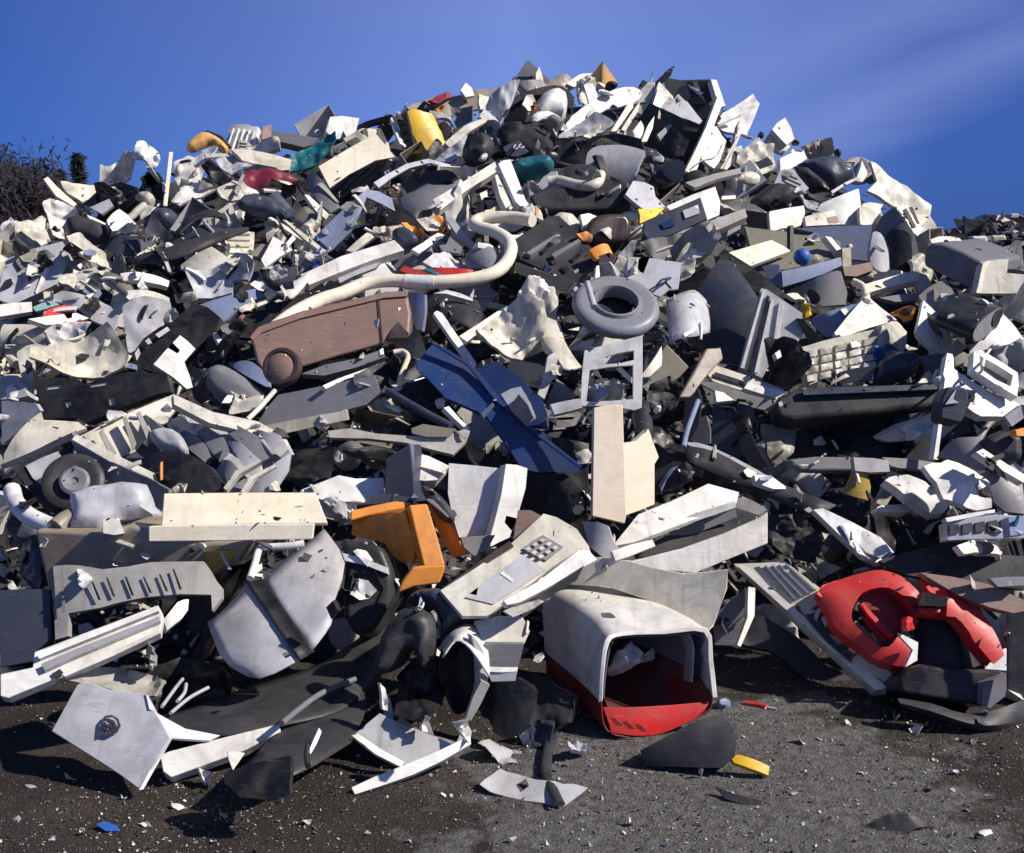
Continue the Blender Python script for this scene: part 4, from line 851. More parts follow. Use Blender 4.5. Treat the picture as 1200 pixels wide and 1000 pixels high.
q(t, 'clear_panel/inner_recess', 'SB', "598,476 608,462 618,474 624,488 616,496", (-14, 24), .54)
q(t, 'rib', 'LB', "563,485 577,472 578,475 566,489", (-14, 24), .56, lip=.02)
tu('twine', 'T', "461,413 472,412 478,418 474,430 470,440 468,450", .013, .5, L='knotted pale twine hanging left of the navy blue shell', ref='pale twine')
t = p('open_case', 'K', "456,458 476,450 498,443 512,455 522,465 534,482 548,500 531,505 500,492 470,478", (0, 30), .36, L='open black case below the pale twine', ref='open black case', lip=.12)
q(t, 'rim', 'O', "455,457 476,448 497,442 502,445 480,452 459,461", 'b', .42, lip=.02)
qt(t, 'rod', 'SB', "455,459 480,474 505,488 528,500", .02, .46)
q(t, 'latch', 'W', "512,468 518,466 522,470 521,476 515,476", 'b', .46); q(t, 'hinge', 'W', "520,478 526,476 540,492 551,502 547,504 534,492", 'b', .46, lip=.03)
t = p('cabinet_lid', 'O', "384,505 410,502 440,508 480,511 530,508 544,503 551,505 546,518 531,533 506,527 476,519 430,514 386,513", (5, 25), .44, L='cream shallow lid frame below the open black case', ref='cream lid frame', lip=.04)
a(t, 'inner_panel', 'OL', "482,502 496,497 533,503 527,512 500,512 483,508", .02)
p('round_knob', 'OL', "387,533 394,522 408,515 424,520 430,533 422,546 406,552 392,546", (-5, 20), .4, L='olive grey rounded cup under the cream lid frame', ref='olive grey cup', bulge=.07, sm=1)
p('crumpled_sheet', 'D', "420,526 440,522 456,530 450,556 424,552", 'd', .36, 'dark crumpled film right of the olive grey cup', cr=.05)
# ---------------------------------------------------------------- centre: bag, ring, frame
p('crumpled_bag', 'O', "553,398 566,386 584,372 600,360 614,358 628,370 634,386 632,402 622,414 610,424 592,420 574,413", (15, 30), .46, L='crumpled off-white plastic bag in the middle of the heap', ref='crumpled off-white bag', cr=.05, bulge=.05)
p('crumpled_bag', 'W', "604,351 612,340 624,332 640,336 654,345 658,358 654,371 642,371 630,366", (18, 35), .46, 'bunched white film above the crumpled off-white bag', cr=.07, bulge=.05, wob=.02)
lo('draped_film', 'O', ["628,368,.04 642,372,.06 656,378,.04", "632,388,.08 646,394,.1 662,400,.06", "636,410,.06 652,416,.12 674,420,.04", "640,414,.02 662,434,.06 682,430,.02"], .36, 'off-white film draped right of the crumpled bag')
p('plastic_panel', 'W', "642,418 648,414 654,411 653,428 653,443 646,446 638,468 630,462 638,440", (8, 12), .4, L='white upright bracket left of the white stool frame', ref='white upright bracket', lip=.04)
p('torn_cone', 'OL', "642,470 648,454 653,443 666,450 677,459 672,465 658,468", (10, 30), .4, 'olive cream torn cone below the white upright bracket', fold=(.05, 30))
t = la('rubber_ring', 'RG', (722, 357), 52, [(.46, -.1), (.46, .10), (.49, .15), (.53, .14), (.57, .07), (.66, .06), (.80, .10), (.92, .07), (.98, .0), (1, -.07), (.96, -.17), (.8, -.22), (.55, -.24), (.46, -.18), (.46, -.1)], (6, 50), .44, L='thick grey rubber ring lying on the heap', ref='grey rubber ring', pn='ring')
qa(t, 'inner_lining', 'K', (720, 354), 22, [(1.04, .02), (.98, -.5), (0, -.55)], (6, 50), .42)
qt(t, 'strap', 'G', "688,332 692,346 696,360", .016, .62)
t = p('plastic_card', 'G', "736,301 766,303 798,308 797,324 795,339 784,340 774,348 752,339 735,331", (5, 20), .4, L='pale square panel with a black scribble of wire above the grey ring', ref='pale square panel')
qt(t, 'wire', 'K', "770,334 776,328 786,326 780,330 786,338", .006, .44)
lo('cloudy_cover', 'G', ["780,352,0 796,344,.1 814,340,.12 828,352,.06", "782,376,.04 798,366,.16 818,362,.18 832,374,.08", "784,402,0 800,396,.08 816,394,.1 832,390,.04"], .36, L='cloudy grey crumpled cover right of the grey ring', ref='cloudy crumpled cover')
p('plastic_strip', 'W', "801,391 812,386 813,389 803,395", 'b', .6, 'thin white highlight strip on the cloudy crumpled cover')  # the strip is a painted highlight of the cover
t = p('appliance_shell', 'SB', "806,352 826,328 843,302 858,306 874,326 891,350 886,376 876,400 866,428 840,424 820,408 804,398", (-14, 16), .36, L='large blue grey curved appliance shell right of the grey ring', ref='blue grey appliance shell', bend=(.09, 30))
q(t, 'top_band', 'K', "842,300 854,296 880,312 908,334 938,360 930,368 908,352 886,342", (0, 30), .48, lip=.04)
q(t, 'upper_panel', 'G', "838,322 848,306 866,322 886,348 882,366 862,358 846,352 834,338", (-10, 18), .47, bend=(.03, 0))
t = p('silver_frame', 'G', "892,338 898,339 918,352 940,367 941,391 931,407 915,396 906,404 903,424 893,443 866,431 874,400", (-6, 24), .48, L='silver ribbed door frame standing right of the blue grey shell', ref='silver ribbed frame', lip=.06)
for s_, c_ in (("894,340 897,340 872,432 868,431", 'W'), ("899,346 902,348 880,436 876,434", 'K'), ("904,350 907,352 888,436 884,437", 'W'), ("913,354 919,355 912,402 906,403", 'W')): a(t, 'rail', c_, s_, .016, lip=.016)
p('tangled_film', 'K', "893,404 902,398 914,397 930,408 943,424 942,446 924,458 904,448 906,430", (-5, 25), .56, L='black tangled film hanging over the silver ribbed frame', ref='black tangled film', cr=.06, wob=.04)
p('plastic_chip', 'O', "908,414 914,410 916,418 911,421", 'b', .68, 'pale chip caught in the black tangled film')
p('plastic_bar', 'K', "933,373 941,374 952,386 964,398 949,404", 'd', .5, 'short black bar between the silver frame and the pale blue sheet', lip=.05)
t = p('stool_frame', 'W', "685,411 718,402 753,393 753,436 752,478 744,481 712,476 680,476 682,440", (0, 12), .58, L='white rectangular stool frame standing under the grey ring', ref='white stool frame', holes=["708,419 724,414 743,411 743,422 726,426 710,427", "691,434 716,430 742,428 742,468 714,470 687,471"], lip=.035)
q(t, 'brace', 'W', "722,432 728,430 744,446 744,452", (0, 12), .57, lip=.02)
q(t, 'foot', 'G', "645,474 662,470 680,467 682,478 668,482 650,486", (5, 20), .56, lip=.05)
p('torn_shell', 'TG', "706,440 722,436 734,462 728,470 714,462", 'm', .44, 'tan torn sheet seen through the white stool frame', cr=.04)
p('torn_shell', 'LB', "688,456 704,452 710,468 692,472", 'm', .44, 'pale blue scrap seen through the white stool frame', cr=.03)
p('plastic_leaf', 'C', "753,440 764,424 779,403 778,416 776,428 762,441", (25, 25), .5, L='cream leaf-shaped shard right of the white stool frame', ref='cream leaf shard', bend=(.03, 0))
b('plastic_bar', 'TA', "795,466 812,438 828,408 845,407 848,420 832,436 818,454 811,466", (15, 30), .5, '', dep=.05, L='tan stick standing below the cloudy crumpled cover', ref='tan stick', bv=.01)
t = p('metal_rails', 'O', "822,430 838,428 880,442 924,458 908,470 870,458 836,447", (10, 45), .5, L='silver double rails running down to the long dark bumper', ref='silver rails', lip=.03)
t.kind = 'metal_rail'; t.cat = 'rail'
a(t, 'groove', 'K', "838,436 876,448 874,453 836,441", .012); a(t, 'edge', 'W', "876,449 922,459 910,467 872,455", .014)
q(t, 'side', 'TG', "818,448 840,448 876,462 904,469 907,483 884,478 862,471 838,459", (0, 10), .5, lip=.04)
p('plastic_chip', 'W', "838,458 848,460 860,469 840,471", 'b', .56, 'white chip under the silver rails')
p('plastic_panel', 'D', "803,470 818,456 822,470 818,500 806,520 800,500", 'd', .4, 'dark narrow panel below the tan stick', lip=.06)
tu('bent_wire', 'LB', "818,470 812,486 805,506 801,524", .012, .58, 'pale blue bent wire below the tan stick')
p('torn_panel', 'D', "762,452 784,440 800,452 796,476 776,486 764,474", 'd', .34, 'dark crumpled panel right of the white stool frame', cr=.05)
p('round_knob', 'C', "768,478 773,474 776,480 772,484", 'b', .46, 'small cream knob right of the white stool frame', bulge=.02, sm=1)
lo('bent_panel', 'D', ["740,486,0 752,470,.06 760,470,.06", "744,510,.04 756,500,.1 766,504,.08", "740,540,0 752,530,.06 764,540,.04"], .32, 'dark curved panel behind the tan box')
# ---------------------------------------------------------------- tan box, drawer, right lower slope
t = b('cardboard_box', 'T', "696,478 712,475 730,474 732,540 734,606 732,614 712,609 694,605", (12, 14), .62, '', dep=.03, L='tall tan folded box standing upright in the middle', ref='tall tan box')
q(t, 'side', 'T', "731,519 745,517 760,503 766,520 772,536 767,544 767,591 750,598 733,604", (40, 14), .60, lip=.03)
t = b('white_drawer', 'W', "739,658 800,643 850,625 890,607 900,600 900,637 858,654 815,672 770,668 744,662", (12, 14), .66, '', dep=.025, L='white plastic drawer with an open slot right of the tan box', ref='white drawer', pn='front')
t.kind = 'plastic_drawer'
q(t, 'lid', 'W', "748,603 790,586 830,567 866,577 863,590 800,614 742,636 718,640", (10, 56), .72, lip=.02)
q(t, 'lid_edge', 'W', "752,621 800,607 862,588 862,595 800,616 768,629 744,640", (8, 8), .70, lip=.02)
q(t, 'end_wall', 'O', "865,579 884,588 899,597 888,605 860,603", (-25, 30), .66, lip=.02)
q(t, 'floor', 'D', "748,652 770,634 803,616 862,595 890,604 868,616 806,642 760,654", (6, 62), .60, lip=.01)  # near-black floor paints shade into the open slot of the white drawer
q(t, 'inner_side', 'M', "764,636 800,619 862,597 864,606 804,630 770,644", (8, 10), .61, lip=.01)
q(t, 'lid/latch', 'W', "717,646 740,638 765,632 768,640 742,650 722,657", (15, 30), .76, bend=(.03, 90))
p('torn_shell', 'G', "678,609 696,612 712,616 718,634 732,655 708,654 690,640", (-20, 25), .66, L='grey torn flap at the left end of the white drawer', ref='grey flap by the drawer', bend=(.04, 0))
t = lo('long_panel', 'D', ["803,522,.04 840,530,.1 890,556,.1 980,592,.04", "806,540,.04 840,556,.08 890,578,.08 956,606,.02"], .44, L='long dark panel sloping down to the right from the tan stick', ref='long dark sloping panel')
q(t, 'top_edge', 'G', "801,518 818,519 832,523 860,536 888,551 924,573 906,572 886,565 864,553 842,543", (5, 40), .56, lip=.03)  # pale strip paints the highlight along the top of the dark board
q(t, 'bright_end', 'W', "884,556 904,558 924,573 906,573 886,566", (25, 40), .58)  # white end of the same painted highlight
p('plastic_panel', 'D', "762,556 790,540 806,544 810,562 790,570 766,580", (-15, 15), .48, 'dark flat panel between the tan box and the drawer lid', lip=.06)
p('dark_casing', 'D', "902,602 940,600 956,622 966,640 950,660 920,652 902,640", (-5, 20), .34, 'dark casing right of the white drawer', cr=.04)
p('bulging_bag', 'D', "962,640 974,622 992,622 1000,640 990,658 970,662", (-10, 20), .4, 'dark rounded bag under the white strip', bulge=.06, sm=1)
t = b('plastic_strip', 'S', "952,597 964,595 1000,612 1033,630 1048,647 1040,656 1030,661 1010,652 980,624", (10, 42), .56, '', dep=.03, L='white and silver flat strip lying left of the brown panel', ref='silver white strip')
a(t, 'white_face', 'W', "984,606 1000,613 1030,632 1042,648 1030,656 1016,648 998,628", .006, cr=.006)
p('plastic_chip', 'MU', "1000,553 1010,551 1017,553 1022,570 1020,587 1004,583 990,578", (0, 15), .42, L='mustard yellow scrap in the dark gap on the right', ref='mustard scrap', bend=(.02, 0))
p('plastic_bar', 'C', "1027,593 1048,591 1070,592 1072,600 1050,601 1030,600", 'b', .46, 'short cream bar below the mustard scrap', lip=.04, sm=1)
b('plastic_blade', 'M', "922,538 956,534 1000,535 1004,552 960,552 938,551", (0, 30), .46, 'grey blade handle under the long dark bumper', dep=.05, bv=.015)
p('plastic_blade', 'G', "1000,536 1024,537 1041,540 1043,553 1020,554 1002,552", 'm', .5, 'pale grey blade right of the mustard scrap', lip=.04)
p('broken_shell', 'TG', "1034,536 1070,538 1106,544 1098,548 1066,549 1044,546", 'm', .4, 'long tan grey strip under the long dark bumper', lip=.04)
p('broken_shell', 'W', "1040,560 1052,554 1067,553 1090,570 1114,590 1111,597 1098,600 1083,594 1060,580", (12, 38), .5, L='white and grey bent shell left of the white sheet', ref='white bent shell', bend=(.04, 100), lip=.05)
t = p('torn_sheet', 'W', "1079,550 1100,545 1120,540 1142,552 1160,567 1166,592 1150,594 1133,588 1110,582 1098,566", (20, 42), .52, L='white torn sheet with a black clip at the right', ref='white torn sheet', cr=.012, wob=.02)
q(t, 'clip', 'DB', "1146,566 1154,564 1162,576 1160,582 1152,580", 'm', .6, lip=.03)
p('curved_shell', 'M', "1100,533 1110,520 1122,513 1150,511 1176,528 1202,552 1202,602 1178,600 1164,588 1160,566 1140,550 1120,538", (-16, 18), .42, L='big grey curved shell at the right edge', ref='big grey curved shell', bend=(.1, 30), lip=.05)
p('plastic_strip', 'W', "1144,530 1152,526 1180,544 1200,556 1200,566 1176,552", 'b', .54, 'white strip on the big grey curved shell', lip=.03)
b('fat_pipe', 'D', "1150,513 1176,502 1202,506 1202,541 1174,538 1160,526", (-5, 22), .52, '', dep=.15, L='dark grey fat pipe end at the right edge', ref='dark fat pipe', bv=.04)
p('plastic_tab', 'OR', "1190,504 1202,501 1202,511 1192,511", 'f', .6, 'small orange tab on the dark fat pipe', lip=.03)
t = b('engine_grille', 'S', "1108,613 1136,607 1168,603 1202,605 1202,631 1156,632 1110,634", (5, 22), .5, '', dep=.06, L='silver ribbed grille at the right edge below the curved shell', ref='silver grille')
for i in range(6): a(t, 'rib', 'D', f"{1113+i*15},{616-i*1.6} {1124+i*15},{614-i*1.6} {1124+i*15},{625-i*1.2} {1113+i*15},{627-i*1.2}", .008)
q(t, 'upper_bar', 'G', "1108,607 1140,601 1166,597 1166,601 1140,606 1110,612", 'b', .56, lip=.02); q(t, 'corner', 'LB', "1182,606 1202,604 1202,626 1184,628", 'm', .56, lip=.05)
p('torn_shell', 'C', "1120,640 1140,634 1170,632 1202,634 1202,646 1160,648 1128,650", 'b', .44, 'cream broken rim below the silver grille', cr=.03)
p('plastic_bowl', 'B', "1130,650 1136,638 1150,634 1166,638 1164,648 1148,652", 'd', .5, 'brown bowl below the silver grille', bulge=-.04, sm=1)
p('plastic_panel', 'D', "1030,657 1060,648 1092,640 1124,630 1134,646 1166,650 1202,652 1202,690 1150,686 1100,680 1060,673", (0, 34), .36, L='dark brown grey panel above the red vacuum cleaner', ref='dark panel above the red vacuum', bend=(.04, 90))
p('plastic_panel', 'B', "1078,671 1116,676 1156,684 1202,704 1202,722 1160,712 1120,696", (0, 30), .46, L='brown flat skirt right of the red vacuum cleaner', ref='brown skirt', lip=.04)
p('plastic_strip', 'M', "1160,678 1180,676 1202,676 1202,686 1170,688", 'm', .48, 'grey strip at the right edge above the brown skirt')
p('plastic_shard', 'C', "1182,742 1190,730 1198,719 1202,742 1194,746", 'b', .4, 'cream pointed scrap at the right edge below the brown skirt')
# ---------------------------------------------------------------- lower left
t = p('printer_tray', 'O', "88,514 120,498 160,480 204,462 206,480 190,500 166,520 150,546 124,532", (22, 28), .46, L='large open grey printer tray full of fins and cloudy plastic', ref='grey printer tray', lip=.03, pn='back_wall')
q(t, 'left_wall', 'M', "83,516 104,528 130,541 168,558 198,574 196,604 182,594 150,576 118,560 92,536", (-28, 14), .56, lip=.02)
q(t, 'inner_floor', 'SB', "128,534 160,512 206,492 250,490 300,520 260,566 196,574 160,556", (0, 58), .36, lip=.01)
for s_ in ("144,490 148,488 160,520 156,528", "160,484 164,482 180,514 174,520", "116,506 120,503 136,530 130,536"): q(t, 'back_wall/wall_rib', 'TG', s_, (22, 20), .52, lip=.03)
for s_, l_ in (("163,482 176,490 192,502 208,520 214,534 196,526 178,508", .52), ("190,494 210,500 232,512 244,530 236,540 216,522", .54), ("214,492 238,498 258,510 266,528 254,540 240,518", .55)):
    q(t, 'fin', 'M', s_, (-22, 26), l_, bend=(.04, 0), lip=.03)
q(t, 'duct_cover', 'G', "174,508 184,502 200,503 214,512 222,528 216,536 196,530 180,520", (5, 35), .6, bulge=.05, sm=1)
q(t, 'dark_opening', 'K', "168,530 190,528 220,532 244,546 258,566 252,578 220,580 196,576 176,556", (-12, 22), .58, bend=(.04, 0), lip=.04)
q(t, 'dark_opening/spring', 'OR', "188,542 191,541 191,562 188,563", 'f', .7, lip=.02)
q(t, 'lining', 'G', "204,470 226,478 250,484 300,498 330,515 340,532 320,556 296,572 260,578 252,556 268,536 250,514 226,500", (2, 44), .48, cr=.025, wob=.01)
for s_, c_ in (("244,488 262,490 300,510 316,532 304,540 272,512", 'M'), ("262,514 280,518 300,536 304,556 292,556 276,532", 'G'), ("256,536 270,540 284,556 284,572 268,570", 'M'), ("296,500 316,508 334,524 326,534 308,514", 'G')): q(t, 'fin', c_, s_, (-14, 28), .58, bend=(.03, 0), lip=.03)
q(t, 'right_wall', 'G', "290,572 306,556 326,540 341,530 338,552 328,568 314,580 288,588", (8, 12), .6, bend=(.03, 0), lip=.03)
q(t, 'left_wall/wall_rim', 'O', "84,515 90,509 140,535 205,566 199,574 132,543", (10, 40), .60, lip=.02)
for s_ in ("262,572 276,552 304,538 306,541 280,556 266,574", "282,576 294,558 322,544 324,547 298,561 286,578"): q(t, 'fin', 'O', s_, (5, 40), .64, lip=.03)
q(t, 'front_rim', 'O', "203,462 250,483 302,494 334,511 345,533 334,534 322,521 297,508 246,496 204,474", 'b', .60, lip=.04)
t = p('loudspeaker', 'K', "15,549 42,534 70,523 84,528 106,548 124,568 100,584 80,602 50,594", (8, 30), .5, L='square black loudspeaker panel with a round cone at the left', ref='black loudspeaker', lip=.06, pn='panel')
a(t, 'corner_plate', 'G', "30,546 50,536 68,529 75,541 62,552 50,570 38,560", .01)
qa(t, 'surround', 'D', (86, 564), 35, [(0, -.2), (.45, -.12), (.5, .05), (.72, .12), (.9, .10), (1, .02), (1, -.14)], (14, 32), .58)
qa(t, 'surround/cone', 'M', (88, 565), 17, [(0, .12), (.2, .14), (.28, .3), (.8, .45), (1, .3), (1, 0)], (14, 32), .6)
tu('bent_pipe', 'W', "14,574 18,588 30,602 46,611 64,618", .034, .62, L='white bent pipe below the black loudspeaker', ref='white bent pipe')
THINGS[-1].add('end_cap', THINGS[-1].M, tube_mesh(px3("66,618 76,610 84,606", .64), .036, 'TA', THINGS[-1].M.col[3].xyz), None, [])
p('soft_bag', 'G', "83,580 112,572 144,567 173,570 178,582 181,593 190,601 187,612 166,608 143,610 120,622 84,620", (8, 30), .66, L='pale grey soft bag in front of the black loudspeaker', ref='pale soft bag', bulge=.06, cr=.015)
p('plastic_block', 'W', "121,608 130,607 140,610 146,625 134,627 121,625", (20, 15), .78, 'small white block below the pale soft bag', lip=.06)
t = b('cream_shelf', 'C', "192,578 280,577 370,577 384,613 290,614 189,617", (6, 44), .84, '', dep=.02, L='long cream shelf board with a lower lip', ref='cream shelf', pn='board')
t.kind = 'shelf_board'; t.cat = 'shelf'
qb(t, 'lip', 'C', "174,617 270,615 368,614 366,632 270,634 174,635", (6, 10), .86, dep=.05)
t = b('storage_bin', 'TA', "40,621 84,623 121,626 150,616 178,622 176,636 240,636 296,634 278,660 246,678 180,690 130,690 56,692 46,650", (-10, 0), .62, '', dep=.35, L='large brown grey bin side in the shade of the cream shelf', ref='brown grey bin', bv=.015)
qb(t, 'corner', 'MU', "236,648 256,644 278,646 270,660 250,672 240,660", (0, 10), .66, dep=.03)
p('plastic_sack', 'SB', "0,600 20,588 40,606 52,640 56,688 30,694 0,690", (-20, 15), .4, L='dark blue black plastic sack at the left edge', ref='dark sack at the left', cr=.07)
t = p('vent_panel', 'TG', "59,662 76,661 92,662 120,667 150,664 176,659 208,658 237,657 244,667 250,678 258,688 258,700 247,715 246,696 210,696 170,700 140,706 118,712 78,718 78,745 62,749 60,704", (5, 24), .82, L='grey beige louvred panel with a broken notch under the cream shelf', ref='grey louvred panel', lip=.04, bend=(.03, 0))
for u, v0, v1 in ((108, 682, 703), (125, 677, 699), (147, 676, 698), (168, 676, 695), (187, 673, 693), (203, 667, 691)): a(t, 'louvre_slot', 'K', f"{u-1},{v0} {u+1},{v0} {u+10},{v1} {u+7},{v1}", .012, lip=.004)
a(t, 'side_seam', 'M', "72,663 74,663 76,716 73,717", .006)
p('torn_film', 'P', "84,664 96,662 102,676 94,688 88,680", 'm', .92, 'cloudy film caught on the grey louvred panel', cr=.03)
t = b('window_rail', 'W', "40,764 82,748 130,730 185,709 191,720 188,742 130,768 76,792 70,785 60,797 10,818 0,816 0,790 38,782", (12, 40), .86, '', dep=.05, L='white ridged window rail lying at the lower left', ref='white ridged rail')
for s_, c_ in (("42,766 84,750 184,712 186,716 86,756 46,772", 'W'), ("48,778 90,760 187,722 188,728 92,768 52,786", 'S'), ("72,790 130,764 188,738 188,742 132,769 76,793", 'W')): a(t, 'ridge', c_, s_, .022, lip=.02)
a(t, 'gap', 'K', "60,790 70,784 74,790 64,796", .008)
q(t, 'hooked_end', 'W', "208,706 216,702 223,700 221,714 213,725 197,737 193,724", 'b', .86, bend=(.02, 0), lip=.03)
p('plastic_panel', 'SB', "0,692 30,690 57,691 59,720 60,748 42,763 38,775 0,782", (-4, 24), .66, L='large slate grey panel at the lower left edge', ref='slate panel at the left edge')
p('torn_shell', 'TG', "88,803 108,790 130,778 156,782 174,792 172,812 150,812 120,806", (-5, 30), .6, 'crumpled grey white shell under the white ridged rail', cr=.06, at=(130, 808))
p('torn_panel', 'G', "160,762 178,756 188,762 182,780 168,784", 'm', .74, 'pale broken bracket under the right end of the white rail', cr=.04)
t = lo('appliance_casing', 'G', ["306,680,.06 342,650,.09 380,620,.06", "330,720,.10 366,690,.13 404,660,.10", "366,762,.06 388,731,.10 388,715,.10"], .62, L='silver grey two part casing with a dark band standing at the front', ref='silver banded casing', pn='right_shell')
ql(t, 'left_shell', 'G', ["243,730,.0 268,709,.04 291,680,.06", "256,764,.02 294,736,.09 326,728,.10", "270,782,.0 304,795,.04 355,771,.06"], .62)
ql(t, 'band', 'K', ["288,679,.065 299,680,.055 310,679,.065", "322,729,.105 331,727,.095 340,723,.105", "352,773,.06 359,769,.05 368,763,.06"], .635)
q(t, 'foot_mark', 'M', "330,766 336,764 339,767 333,770", (0, 30), .86)
p('torn_piece', 'K', "382,712 390,704 396,716 388,726", 'd', .9, 'black torn notch beside the silver banded casing')
tu('bent_wire', 'W', "293,678 299,660 304,644 314,641 336,640 356,637", .013, .76, L='white bent wire handle behind the silver banded casing', ref='white wire handle')
t = b('dark_casing', 'D', "396,628 420,634 448,639 458,665 463,692 450,716 434,741 415,746 402,722 400,690 404,660", (-5, 24), .6, '', dep=.2, L='dark grey hollow casing right of the silver banded casing', ref='dark hollow casing', bv=.03)
a(t, 'white_trim', 'W', "401,648 428,655 453,665 455,673 430,663 404,657", .012, lip=.02); a(t, 'inner_side', 'K', "414,672 440,670 450,690 436,720 418,734 408,704", .008, bulge=-.05)
t = lo('bumper_strip', 'D', ["176,842,.02 230,826,.06 300,802,.1 380,775,.1 462,716,.04", "196,854,.06 244,844,.12 312,826,.16 392,800,.16 464,748,.08", "218,862,.02 262,862,.06 330,850,.1 400,832,.1 444,800,.04"], .22, L='long dark curved bumper strip at the front left', ref='dark curved bumper strip')
for s_ in ("190,828 206,806 214,796", "200,836 222,818 244,806", "208,822 216,812 218,802"): qt(t, 'loose_trim', 'G', s_, .006, .48)
p('torn_liner', 'K', "176,800 220,770 262,782 300,800 280,812 236,820 196,838 180,830", (-10, 25), .3, 'black torn liner behind the dark curved bumper strip', cr=.06)  # black sheet that paints the gap's shade
t = lo('mud_flap', 'D', ["330,848,.02 370,822,.06 417,796,.02", "300,884,.06 368,862,.1 430,826,.06", "266,914,.0 340,910,.04 412,870,.0"], .22, L='dark folded mud flap standing on the ground at the front', ref='dark mud flap')
q(t, 'lower_lip', 'K', "262,906 290,896 336,886 344,910 348,928 326,936 290,932 266,918", (-10, 20), .34, cr=.02)
q(t, 'white_clip', 'W', "362,880 368,866 374,853 377,858 371,872 364,884", 'b', .5, lip=.02)
qt(t, 'slot', 'K', "361,872 359,888 361,898", .008, .46)
qt(t, 'edge_bead', 'M', "330,848 352,830 378,812 416,796", .01, .42)
t = p('casing_panel', 'G', "60,857 76,828 93,797 110,802 128,808 171,813 184,838 199,864 182,894 163,925 140,908 117,893", (-10, 38), .1, L='silver panel with a round flower emblem and a bent side, lying on the ground', ref='silver emblem panel', at=(163, 920), lip=.02, th=.01)
EMB = t
q(t, 'bent_side', 'G', "171,813 175,831 217,854 258,862 246,868 200,865 184,838", (42, 46), .34, at=(196, 868), lip=.012)
q(t, 'edge_strip', 'W', "197,864 202,865 168,925 163,926", (40, 20), .11, at=(163, 920), lip=.02)  # white strip paints in the sunlit right edge
a(t, 'emblem_ring', 'SB', "117,852 118,845 123,839 131,838 138,842 141,850 137,858 128,863 120,862", .012, lip=.004, holes=["119,852 120,846 124,841 131,840 136,844 138,850 135,856 128,860 121,859"])
a(t, 'emblem_ring/emblem_stem', 'SB', "117,852 120,852 118,863 116,863", .012, lip=.004); a(t, 'emblem_ring/emblem_centre', 'SB', "125.5,849 130,848 131,853 127,854.5", .014, lip=.004)
for k in range(7):
    g = 2 * math.pi * k / 7; u, v = 128 + 6.5 * math.cos(g), 851 + 6.5 * math.sin(g) * .95
    a(t, 'emblem_ring/emblem_petal', 'SB', f"{u-2.4},{v-1.6} {u+1.2},{v-2.6} {u+2.6},{v+1.4} {u-1},{v+2.6}", .014, lip=.004, sm=1)
t = b('window_profile', 'W', "187,885 199,880 262,864 327,848 329,857 288,879 244,895 200,911 191,904", (10, 45), .1, '', dep=.05, at=(200, 908), L='white square profile bar lying on the ground', ref='white profile bar')
q(t, 'tab', 'W', "267,881 277,881 287,883 280,893 273,903 268,890", 'f', .16, at=(273, 903), lip=.01)
p('crumpled_film', 'W', "233,900 247,906 246,917 237,916", 'b', .05, 'small crumpled white scrap beside the white profile bar', cr=.02, at=(240, 917))
t = p('window_frame', 'S', "413,863 428,850 445,836 470,848 494,857 516,866 540,877 510,888 478,898 446,880", (5, 58), .06, L='silver corner of a window frame with frayed film on the ground', ref='silver window corner', at=(480, 898), lip=.012, pn='plate')
t.kind = 'frame_corner'; t.cat = 'frame'
q(t, 'bottom_rail', 'W', "412,923 440,910 476,896 514,880 551,862 552,872 518,892 484,908 450,920 416,931", (10, 40), .09, at=(484, 905), lip=.03)
q(t, 'left_rail', 'W', "412,862 420,860 448,879 474,893 470,899 440,884", (10, 50), .1, at=(474, 897), lip=.015)
q(t, 'film', 'P', "446,800 454,812 460,846 468,838 496,856 500,838 508,860 534,866 546,843 552,852 548,868 522,878 494,862 470,856 448,838", (0, 35), .14, at=(500, 868), cr=.035, wob=.02)
q(t, 'film/frayed_film', 'W', "444,800 450,806 456,822 458,834 450,832 446,816", 'f', .18, at=(500, 868), cr=.02); q(t, 'film/frayed_film', 'W', "536,848 545,842 550,850 546,862 538,868", 'f', .2, at=(540, 868), cr=.03); q(t, 'film/frayed_film', 'W', "492,856 497,838 502,840 500,858", 'f', .2, at=(500, 868), cr=.02)
# ---------------------------------------------------------------- lower middle
t = b('orange_frame', 'OR', "479,592 490,591 501,590 512,626 522,662 510,665 497,666 488,630", (18, 22), .78, '', dep=.07, L='bright orange broken frame in the front middle', ref='orange frame', pn='right_bar', bv=.008)
qb(t, 'top_bar', 'OR', "411,598 436,592 462,587 482,588 477,596 440,602 410,610", (8, 34), .76, dep=.06, bv=.008)
q(t, 'inner_panel', 'OR', "407,628 410,610 444,602 478,597 486,626 490,652 475,662 460,652 450,636 430,632", (-22, 4), .66, bend=(.03, 0))
q(t, 'inner_post', 'OR', "460,602 474,600 486,640 482,662 468,650", (-35, 0), .70, bend=(.03, 0))
qb(t, 'bottom_bar', 'OR', "465,696 472,680 483,665 502,663 522,662 519,674 515,684 485,688", (5, 12), .8, dep=.06, bv=.008)
q(t, 'side_arm', 'OR', "502,592 517,600 532,622 546,650 530,654 514,626", (-25, 10), .66, lip=.04)
p('curved_lever', 'D', "490,568 502,570 514,578 526,592 534,606 530,613 517,610 506,596", (0, 25), .82, L='dark curved lever over the orange frame', ref='dark curved lever', bulge=.03, sm=1)
t = b('dark_post', 'SB', "452,538 464,530 480,520 484,556 486,588 468,588 450,586 451,560", (-8, 8), .72, '', d=(14, 0, .1), L='dark slate post standing behind the orange frame', ref='dark slate post')
q(t, 'foot', 'SB', "420,592 436,584 452,578 486,584 486,590 450,590", (0, 30), .74, lip=.03)
q(t, 'pale_edge', 'LB', "480,520 485,520 486,588 483,588 482,556", (30, 8), .74, lip=.02)
